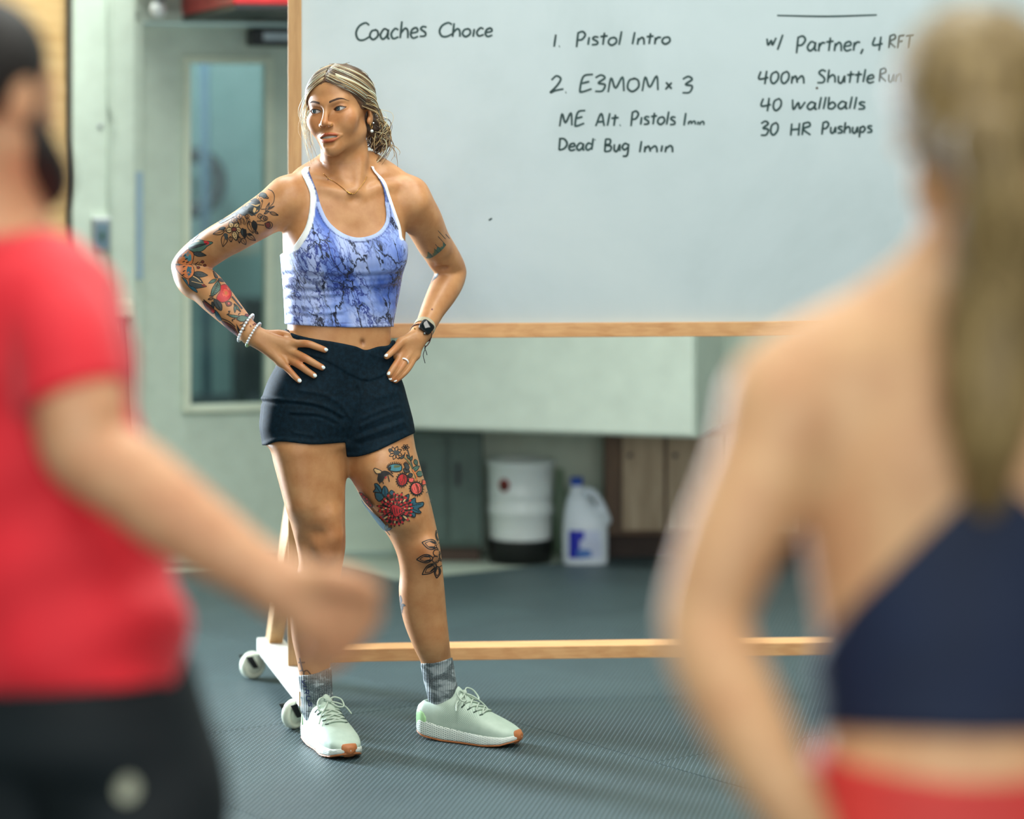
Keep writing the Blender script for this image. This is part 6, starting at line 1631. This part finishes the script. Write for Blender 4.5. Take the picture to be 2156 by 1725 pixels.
# knee lotus, shin leaf  (6x)
t = Tattoo('knee_tattoo', crop(700, 1100, 5.989))
for a, b, w_ in (((1330, 300), (1128, 255), 62), ((1270, 450), (1060, 470), 52), ((1310, 530), (1130, 660), 52), ((1330, 560), (1312, 705), 40), ((1340, 240), (1310, 90), 26)):
    t.leaf(a, b, w_, None, 'black', 2.2, False); a_, b_ = np.array(a), np.array(b); t.leaf(tuple(a_ * .85 + b_ * .15), tuple(b_ * .8 + a_ * .2), w_ * .7, None, 'black', 1.5, False)
    q = a_ * .62 + b_ * .38; n_ = np.array([-(b_ - a_)[1], (b_ - a_)[0]]) / np.linalg.norm(b_ - a_)
    t.leaf(tuple(a_ * .95 + b_ * .05 + n_ * w_ * .5), tuple(a_ * .45 + b_ * .55 + n_ * w_ * .5), w_ * .22, 'black', None); t.leaf(tuple(a_ * .95 + b_ * .05 - n_ * w_ * .5), tuple(a_ * .45 + b_ * .55 - n_ * w_ * .5), w_ * .22, 'black', None)
for c_ in ((1352, 300), (1312, 385), (1300, 470), (1340, 520)): t.line([(c_[0] + 42 * math.cos(a), c_[1] + 42 * math.sin(a)) for a in np.linspace(0, 5.6, 8)], 1.8, closed=True)
t.line([(1360, 380), (1350, 440), (1370, 480)], 2.0)
t.done()
t = Tattoo('shin_tattoo', crop(700, 1100, 5.989))
t.leaf((862, 1030), (858, 920), 16, 'grey'); t.leaf((865, 1040), (920, 1050), 16, 'grey'); t.leaf((862, 1050), (880, 1110), 18, 'grey'); t.leaf((858, 1040), (842, 1000), 10, 'grey'); t.leaf((868, 1100), (860, 1180), 14, 'grey')
t.done()
t = Tattoo('ankle_tattoo', crop(610, 1380, 7.19))
t.line([(152, 42), (175, 150), (200, 240)], 3.2); t.line([(130, 108), (180, 112), (234, 108)], 3.4); t.line([(215, 250), (260, 230), (300, 270), (318, 295)], 3.0); t.line([(150, 240), (190, 230), (215, 260), (210, 300)], 3.0)
t.done()
# lettering down the sock
sk = SOCKS[0]; sk_b = BVHTree.FromPolygons([v.co[:] for v in sk.data.vertices], [tuple(p.vertices) for p in sk.data.polygons])
t = Tattoo('sock_lettering', crop(610, 1380, 7.19), sk_b, sk)
for (x, y), sts in zip(((208, 405), (228, 472), (258, 560), (285, 655), (312, 745)), (
    [[(1, 0), (0, .5), (1, 1)]], [[(0, .5), (1, .5)]], [[(0, 0), (1, 0), (1, .8), (.5, .8), (.5, .1)], [(.5, .4), (0, .9)]], [[(1, 0), (.1, 0), (0, .5), (.1, 1), (1, 1)]], [[(.9, 1), (.9, .1), (.55, .1), (.5, .9), (.1, .9), (.1, 0)]])):
    for st_ in sts:
        p = [(x - 30 + 60 * a, y - 34 + 68 * b + (a - .5) * 14) for a, b in st_]
        for a, b in zip(p, p[1:]): t.line([a, b], 1.7, 'navy')
t.done()
# ------------------------------------------------------------------ the two athletes standing near the camera
def head_prims(face=True):
    it = [('+', ell((0, .015, .03), (.076, .097, .084)), 0), ('+', ell((0, -.03, -.03), (.060, .062, .083)), .03), ('+', ell((0, -.078, -.098), (.02, .016, .018)), .03)]
    for sx in (-1, 1):
        it += [('+', cone((sx * .05, 0, -.06), (sx * .018, -.07, -.1), .017, .016), .03), ('+', ell((sx * .078, .014, -.008), (.009, .019, .032), Rz(sx * .4)), .006), ('-', ell((sx * .086, .012, -.006), (.006, .010, .018)), .005)]
        it += [('-', ell((sx * .032, -.098, .002), (.018, .014, .010)), .01), ('+', ell((sx * .032, -.074, .002), (.015, .014, .012)), .005)]
    it += [('+', chain([(0, -.088, .008), (0, -.112, -.032)], [.008, .012], smooth=False), .012), ('+', chain([(-.024, -.082, -.066), (0, -.096, -.066), (.024, -.082, -.066)], [.005, .008, .005]), .008)]
    return it
def placed(prim_list, R, c, s=1.0):
    """prims in a head frame -> prims in the world"""
    c = np.array(c); out = []
    for op, p, k in prim_list:
        def fn(X, Y, Z, p=p):
            x, y, z = (X - c[0]) / s, (Y - c[1]) / s, (Z - c[2]) / s
            return p.fn(x * R[0, 0] + y * R[1, 0] + z * R[2, 0], x * R[0, 1] + y * R[1, 1] + z * R[2, 1], x * R[0, 2] + y * R[1, 2] + z * R[2, 2]) * s
        cr = np.array([[a, b, d] for a in (p.lo[0], p.hi[0]) for b in (p.lo[1], p.hi[1]) for d in (p.lo[2], p.hi[2])]) * s @ R.T + c
        out.append((op, Prim(fn, cr.min(0), cr.max(0)), k))
    return out
def solid(name, items, lo, hi, h, mat, parent=None, cut=None, off=0.0, sm=1, tint=None):
    f, ax = field(items, lo, hi, h)
    X, Y, Z = ax[0][:, None, None], ax[1][None, :, None], ax[2][None, None, :]
    g = f - (off(X, Y, Z) if callable(off) else off)
    if cut is not None:
        X, Y, Z = ax[0][:, None, None], ax[1][None, :, None], ax[2][None, None, :]
        g = smax(g, np.broadcast_to(cut(X, Y, Z), g.shape), .004)
    v, q = surfnets(g.astype(np.float32), ax); v = relax(v, q, sm, .45)
    o = mesh_obj(name, v, q, mat, parent); col_attr(o, 'tint', np.ones((len(v), 3)) if tint is None else tint(v)); return o
M_SKIN2 = skin_mat('light_skin', lin((222, 170, 130)), lin((206, 146, 108)), .5); M_SKIN3 = skin_mat('fair_skin', lin((232, 184, 138)), lin((214, 158, 116)), .5)
M_REDT = plain('red_jersey', lin((226, 26, 44)), .7, .06, 8, sheen=.2); M_PANT = plain('black_shorts_cloth', lin((12, 25, 31)), .7, .15, 10); M_BEARD = plain('dark_hair', lin((30, 26, 24)), .6, .25, 60)
M_NAVYT = plain('navy_jersey', lin((8, 30, 64)), .65, .12, 12); M_REDS = plain('red_shorts_cloth', lin((206, 52, 46)), .6, .08, 10); M_BLOND = None

def rowz(z, cx, cy, rx, rf, rb, yaw): return (z, cx, cy, rx, rf, rb, yaw)
# ---- man in the red shirt
YM = 3.62
def Q(x, y, Y=YM): return P(x, y, Y)
mrow = lambda py, cx, hw, d, Y=YM: (Q(cx, py, Y)[2], Q(cx, py, Y)[0], Y, hw, d, d, -30)
man_t = [mrow(520, 0, .070, .07), mrow(550, 8, .095, .09), mrow(600, 18, .118, .10), mrow(650, 24, .128, .11), mrow(800, 30, .130, .11), mrow(950, 36, .140, .108), mrow(1100, 42, .158, .11), mrow(1250, 50, .176, .115), mrow(1400, 56, .190, .118), mrow(1500, 58, .190, .118)]
HRm = Rz(math.radians(145)); HCm = Q(-32, 196, 3.60)
man_head = placed(head_prims(), HRm, HCm, 1.03)
man_neck = [('+', chain([Q(-25, 230, 3.60), Q(-22, 350, 3.62), Q(-10, 520, 3.65)], [.058, .060, .075]), .03), ('+', chain([Q(-8, 560, 3.64), Q(50, 600, 3.60), Q(98, 648, 3.56)], [.065, .064, .062]), .04)]
sh_m, el_m = Q(98, 650, 3.54), Q(182, 945, 3.46)
man_arm = [('+', chain([sh_m, Q(138, 745, 3.5), Q(165, 845, 3.47), el_m, Q(275, 1010, 3.45), Q(350, 1070, 3.44), Q(440, 1135, 3.43), Q(520, 1190, 3.42), Q(590, 1232, 3.42)], [.064, .060, .057, .053, .053, .051, .045, .038, .034]), .02)]
hand = [('+', chain([Q(585, 1230, 3.42), Q(650, 1270, 3.42), Q(690, 1300, 3.42)], [.034, .041, .036]), .02),
        ('+', chain([Q(630, 1225, 3.40), Q(715, 1222, 3.38), Q(785, 1245, 3.39)], [.020, .0185, .014]), .008)]
for a in ([(672, 1262), (768, 1266), (776, 1306), (716, 1312)], [(664, 1288), (746, 1304), (748, 1346), (690, 1342)], [(652, 1308), (722, 1338), (716, 1376), (664, 1366)], [(640, 1322), (696, 1366), (684, 1398), (646, 1384)]):
    hand.append(('+', chain([Q(x, y, 3.40 + .012 * k) for k, (x, y) in enumerate(a)], [.0165, .0150, .0140, .0125]), .006))
footL = lambda c, d: [('+', chain([c, c + d * .12 + np.array([0, 0, -.02]), c + d * .20 + np.array([0, 0, -.03])], [.045, .042, .032]), .02)]
kn_m = np.array([Q(250, 1400)[0] - .02, 3.66, .50]); an_m = np.array([kn_m[0] - .02, 3.60, .09]); fwd_m = np.array([.53, .85, 0])
kn2 = np.array([-.67, 3.78, .50]); an2 = np.array([-.69, 3.78, .09])
man_leg = [('+', chain([Q(205, 1385, 3.62), Q(240, 1560, 3.62), kn_m, kn_m * .5 + an_m * .5, an_m], [.105, .095, .06, .055, .042]), .03), ('+', chain([Q(0, 1385, 3.70), kn2, kn2 * .5 + an2 * .5, an2], [.105, .06, .055, .042]), .03)] + footL(an_m + np.array([0, 0, -.03]), fwd_m) + footL(an2 + np.array([0, 0, -.03]), fwd_m)
M_lo, M_hi = (-1.05, 3.25, 0.0), (-.08, 4.1, 1.72)
man = solid('person', [('+', loft(man_t, 2.2), 0)] + man_neck + man_head + man_arm + hand + man_leg, M_lo, M_hi, .0075, M_SKIN2, sm=2)
tag(man, 'bearded person in a red shirt and black shorts with an arm swinging forward', 'person')
sleeve = [('+', chain([sh_m, Q(136, 735, 3.5), Q(156, 840, 3.475)], [.067, .067, .068]), .03)]
yoke = [('+', chain([Q(-8, 564, 3.64), Q(50, 604, 3.60), Q(98, 652, 3.56)], [.067, .067, .066]), .04)]
a_, b_ = Q(152, 850, 3.475), Q(112, 640, 3.52)
def shirt_cut(X, Y, Z):
    n = (a_ - b_) / np.linalg.norm(a_ - b_)
    slv = (X - a_[0]) * n[0] + (Y - a_[1]) * n[1] + (Z - a_[2]) * n[2] - .0
    near = np.sqrt((X - a_[0]) ** 2 + (Y - a_[1]) ** 2) - .15                      # only round the sleeve
    fr = .004 * np.sin(X * 23) + .016 * np.cos((X + .55) * 7)
    hem = Q(0, 1398)[2] - .02 + fr - Z
    c1 = np.where(Y - 3.56 + (X + .535) * -.25 < 0, slv, -1.0)
    nk = .078 - np.sqrt((X - Q(-14, 400, 3.63)[0]) ** 2 + (Y - 3.64) ** 2 + (.8 * (Z - Q(0, 480, 3.63)[2])) ** 2)
    return np.maximum(np.maximum(hem, nk), np.minimum(c1, .03) * 0 + 0 * X - 1)
shirt_items = [('+', loft([(r[0], r[1], r[2], r[3] + .006 + .012 * (r[0] < 1.0), r[4] + .014, r[5] + .014, r[6]) for r in man_t], 2.3), 0)] + yoke
wr_f = lambda X, Y, Z: .010 + .0045 * np.sin(26 * X + 30 * Z + 3 * np.sin(9 * Z)) * np.clip((1.25 - Z) / .2, 0, 1) + .004 * np.sin(50 * Z - 22 * X + 20 * Y + 2)
shirt = solid('t_shirt', shirt_items, (-1.0, 3.3, .74), (-.2, 4.0, 1.5), .0075, M_REDT, man, shirt_cut, wr_f, 2)
def sleeve_cut(X, Y, Z):
    n = (a_ - b_) / np.linalg.norm(a_ - b_); return (X - a_[0]) * n[0] + (Y - a_[1]) * n[1] + (Z - a_[2]) * n[2] + .12 * (X - a_[0])
solid('sleeve', sleeve, (-.75, 3.3, 1.08), (-.40, 3.75, 1.5), .006, M_REDT, shirt, sleeve_cut, .002, 2)
pants = [('+', loft([mrow(1380, 56, .180, .12), mrow(1450, 58, .188, .125), mrow(1540, 58, .185, .12), mrow(1580, 58, .17, .11)], 2.2), 0),
         ('+', chain([Q(205, 1420, 3.62), Q(252, 1560, 3.62), Q(290, 1700, 3.62), np.array([kn_m[0] + .02, 3.62, .58])], [.115, .112, .112, .105]), .04), ('+', chain([Q(20, 1420, 3.70), np.array([-.66, 3.74, .56])], [.12, .115], smooth=False), .04)]
pant_o = solid('shorts', pants, (-1.05, 3.35, .48), (-.15, 4.05, .90), .0075, M_PANT, man, lambda X, Y, Z: np.maximum(.53 - Z, Z - Q(0, 1375)[2]) + 0 * X + 0 * Y, .004, 2)
pb_ = BVHTree.FromPolygons([v.co[:] for v in pant_o.data.vertices], [tuple(p.vertices) for p in pant_o.data.polygons])
vs = []
for k in range(16):
    a = 2 * math.pi * k / 16; p_ = skin_pt(268 + 22 * math.cos(a) - 6 * math.sin(a), 1660 + 27 * math.sin(a) + 5 * math.cos(a), .003, pb_); vs.append(p_)
if all(p is not None for p in vs): mesh_obj('logo_patch', vs, [tuple(range(16))], plain('pale_logo', lin((196, 200, 178)), .6), pant_o, False)
hair_m = placed([('+', ell((0, .022, .036), (.084, .100, .086)), 0)], HRm, HCm, 1.03)
def hcut(R, c, s=1.0, k=.002):
    def fn(X, Y, Z):
        x, y, z = X - c[0], Y - c[1], Z - c[2]
        ly = (x * R[0, 1] + y * R[1, 1] + z * R[2, 1]) / s; lz = (x * R[0, 2] + y * R[1, 2] + z * R[2, 2]) / s; lx = (x * R[0, 0] + y * R[1, 0] + z * R[2, 0]) / s
        return np.maximum(-(.72 * ly + .69 * lz - k + .1 * np.abs(lx)), np.minimum(.012 - lz, .025 - ly)) * s
    return fn
solid('hair', hair_m, HCm - .14, HCm + .15, .005, M_BEARD, man, hcut(HRm, HCm, 1.03, -.006), 0, 1)
beard = placed([('+', chain([(-.068, -.012, .016), (-.064, -.014, -.03), (-.058, -.034, -.072), (-.034, -.072, -.104), (0, -.088, -.116), (.034, -.072, -.104), (.058, -.034, -.072), (.064, -.014, -.03), (.068, -.012, .016)], [.010, .015, .026, .030, .031, .030, .026, .015, .010]), 0)], HRm, HCm, 1.03)
solid('beard', beard, HCm - .17, HCm + .12, .005, M_BEARD, man, None, 0, 1)
sole_ = lambda an, f: solid('shoe', [('+', chain([an + np.array([0, 0, -.045]) - f * .03, an + f * .09 + np.array([0, 0, -.048]), an + f * .20 + np.array([0, 0, -.055])], [.052, .050, .040]), 0)], an - .33, an + .33, .008, M_BLACK, man, lambda X, Y, Z: 0.0 - Z + 0 * X + 0 * Y, .0)
sole_(an_m, fwd_m); sole_(an2, fwd_m)

# ---- woman in the navy top, seen from behind
YW = 3.0
def U(x, y, Y=YW): return P(x, y, Y)
wrow = lambda py, cx, hw, d, Y=YW: (U(cx, py, Y)[2], U(cx, py, Y)[0], Y, hw, d, d, 4)
wom_t = [wrow(610, 2075, .075, .06), wrow(660, 2070, .115, .07), wrow(730, 2060, .165, .082), wrow(820, 2050, .185, .09), wrow(950, 2045, .186, .1), wrow(1100, 2042, .176, .1), wrow(1300, 2040, .160, .098), wrow(1480, 2040, .150, .092), wrow(1580, 2040, .153, .095), wrow(1700, 2042, .175, .11), wrow(1850, 2045, .19, .125), wrow(1960, 2045, .185, .12)]
HRw = Rz(math.radians(176)); HCw = U(2055, 262, 2.98)
wom_head = placed(head_prims(), HRw, HCw, .98)
wom_neck = [('+', chain([U(2075, 330, 2.99), U(2072, 470, 3.0), U(2068, 640, 3.0)], [.052, .054, .07]), .03)]
for sg, cxs in ((-1, 2068), (1, 2068)):
    wom_neck.append(('+', chain([U(cxs + sg * 40, 540, 3.01), U(cxs + sg * 170, 660, 3.0), U(cxs + sg * 360, 780, 2.99), U(cxs + sg * 420, 850, 2.98)], [.035, .045, .055, .058]), .05))
arm_w = lambda sg: [('+', chain([U(2064 + sg * 415, 860, 2.98), U(2062 + sg * 460, 1000, 2.96), U(2060 + sg * 530, 1160, 2.94), U(2060 + sg * 575, 1310, 2.93), U(2060 + sg * 540, 1420, 2.90), U(2060 + sg * 470, 1560, 2.86), U(2060 + sg * 400, 1690, 2.84), U(2060 + sg * 350, 1780, 2.84)], [.060, .056, .050, .045, .046, .042, .035, .028]), .02)]
wom_arms = arm_w(-1) + arm_w(1)
wh = []
for sg in (-1, 1):
    b0 = U(2060 + sg * 345, 1790, 2.84)
    for k in range(4): wh.append(('+', chain([b0, b0 + np.array([sg * (-.02 - .012 * k) , -.004 + .012 * k, -.05]), b0 + np.array([sg * (-.035 - .014 * k), .0 + .02 * k, -.095])], [.022, .0115, .008]), .008))
    wh.append(('+', chain([b0, b0 + np.array([sg * .01, -.02, -.03]), b0 + np.array([sg * -.005, -.04, -.06])], [.018, .012, .009]), .008))
wl_ = []
for sg in (-1, 1):
    hx = U(2045, 1900)[0] + sg * .095
    wl_ += [('+', chain([(hx, 3.0, .73), (hx + sg * .01, 3.0, .60), (hx + sg * .012, 2.99, .46), (hx + sg * .015, 3.03, .30), (hx + sg * .02, 3.02, .09)], [.1, .085, .06, .056, .04]), .03)] + footL(np.array([hx + sg * .02, 3.0, .06]), np.array([sg * .2, .98, 0]))
woman = solid('person', [('+', loft(wom_t, 2.2), 0)] + wom_neck + wom_head + wom_arms + wh + wl_, (.10, 2.6, 0.0), (.90, 3.35, 1.66), .0075, M_SKIN3, sm=2)
tag(woman, 'person with a blond ponytail seen from behind in a navy racerback top', 'person')
NAVY = [(2040, 1030), (2100, 1022), (2160, 1040), (2230, 1130), (2330, 1300), (2400, 1440), (2420, 1545), (2200, 1552), (1960, 1550), (1730, 1538), (1640, 1530), (1690, 1420), (1780, 1290), (1920, 1150)]
pw = Pix(1500, 980, 2500, 2000); sdn = pw.poly([tuple(x) for x in catmull(NAVY + NAVY[:1], 5)])
fN, axN = field([('+', loft(wom_t, 2.2), 0)] + wom_neck, (.15, 2.85, .80), (.82, 3.15, 1.25), .006)
uN, vN, sN = world_px(axN)
v, q = surfnets(smax(fN - .005, pw.sample(sdn, uN, vN) * sN, .003).astype(np.float32), axN); mesh_obj('tank_top', relax(v, q, 2, .4), q, M_NAVYT, woman)
solid('shorts', [('+', loft(wom_t, 2.2), 0)] + wl_[:1] + wl_[3 - 1:3] + [wl_[0], wl_[2]], (.15, 2.8, .48), (.85, 3.25, .92), .006, M_REDS, woman, lambda X, Y, Z: np.maximum(Z - U(0, 1592)[2] + .012 * np.cos((X - .475) * 12) - .006, .54 - Z) + 0 * Y, .006, 2)
solid('shoe', [('+', chain([(U(2045, 1900)[0] - .115, 2.96, .045), (U(2045, 1900)[0] - .13, 3.08, .042), (U(2045, 1900)[0] - .15, 3.2, .035)], [.048, .048, .038]), 0)], (.15, 2.85, -.01), (.6, 3.3, .12), .008, M_WHITE, woman, lambda X, Y, Z: -Z + 0 * X + 0 * Y, 0)
solid('shoe', [('+', chain([(U(2045, 1900)[0] + .115, 2.96, .045), (U(2045, 1900)[0] + .13, 3.08, .042), (U(2045, 1900)[0] + .15, 3.2, .035)], [.048, .048, .038]), 0)], (.4, 2.85, -.01), (.85, 3.3, .12), .008, M_WHITE, woman, lambda X, Y, Z: -Z + 0 * X + 0 * Y, 0)
# hair: cap, ponytail and strands
def blond_mat():
    t_ = NT('blond_hair'); v_ = t_.coord('Object', (1, 1, .18))
    n_ = t_.noise(v_, 60, 4, .6)
    t_.color(t_.ramp(n_, [(.3, lin((88, 68, 38))), (.5, lin((138, 114, 70))), (.7, lin((182, 156, 106)))])); t_.set(Roughness=.5); t_.bump(n_, .5, .006); return t_.m
M_BLOND = blond_mat()
hair_w = placed([('+', ell((0, .022, .030), (.093, .108, .096)), 0), ('+', ell((0, .10, .0), (.05, .04, .05)), .03)], HRw, HCw, .98)
solid('hair', hair_w, HCw - .17, HCw + .17, .006, M_BLOND, woman, hcut(HRw, HCw, .98, -.008), 0, 1)
pony = [U(2085, 300, 2.83), U(2110, 420, 2.83), U(2110, 560, 2.86), U(2095, 720, 2.87), U(2085, 880, 2.87), U(2075, 1060, 2.88)]
solid('ponytail', [('+', chain(pony, [.040, .036, .045, .050, .046, .016]), 0)], (.34, 2.7, 1.05), (.65, 3.0, 1.62), .006, M_BLOND, woman, None, 0, 1)
vs, fs = [], []; rg = random.Random(9)
pp = catmull(pony, 6)
for k in range(60):
    a = rg.uniform(0, 6.28); r_ = rg.uniform(.030, .052); w_ = rg.uniform(-1, 1)
    q_ = [p + np.array([math.cos(a + .25 * i * w_) * r_, math.sin(a + .25 * i * w_) * r_, 0]) * math.sin(math.pi * (i + 2) / (len(pp) + 3)) ** .6 for i, p in enumerate(pp)]
    b, c = tube_geo(q_, .004, 5, vofs=len(vs)); vs += b; fs += c
for k in range(70):
    az0 = rg.uniform(-80, 80) ; el = rg.uniform(-10, 80); L = []
    for t_ in np.linspace(0, 1, 9):
        az = az0 + (180 - az0 if az0 > 0 else -180 - az0) * t_; e = el + (-5 - el) * t_ * t_
        ar, er_ = math.radians(az), math.radians(e); L.append((.089 * math.cos(er_) * math.sin(ar), .022 - .107 * math.cos(er_) * math.cos(ar), .036 + .091 * math.sin(er_)))
    L = [p for p in L if .72 * p[1] + .69 * p[2] > -.004]
    if len(L) > 3: b, c = tube_geo(np.array(L) * .98 @ HRw.T + HCw, .004, 5, vofs=len(vs)); vs += b; fs += c
o = mesh_obj('hair_strands', vs, fs, M_BLOND, woman); o['kind'] = 'stuff'
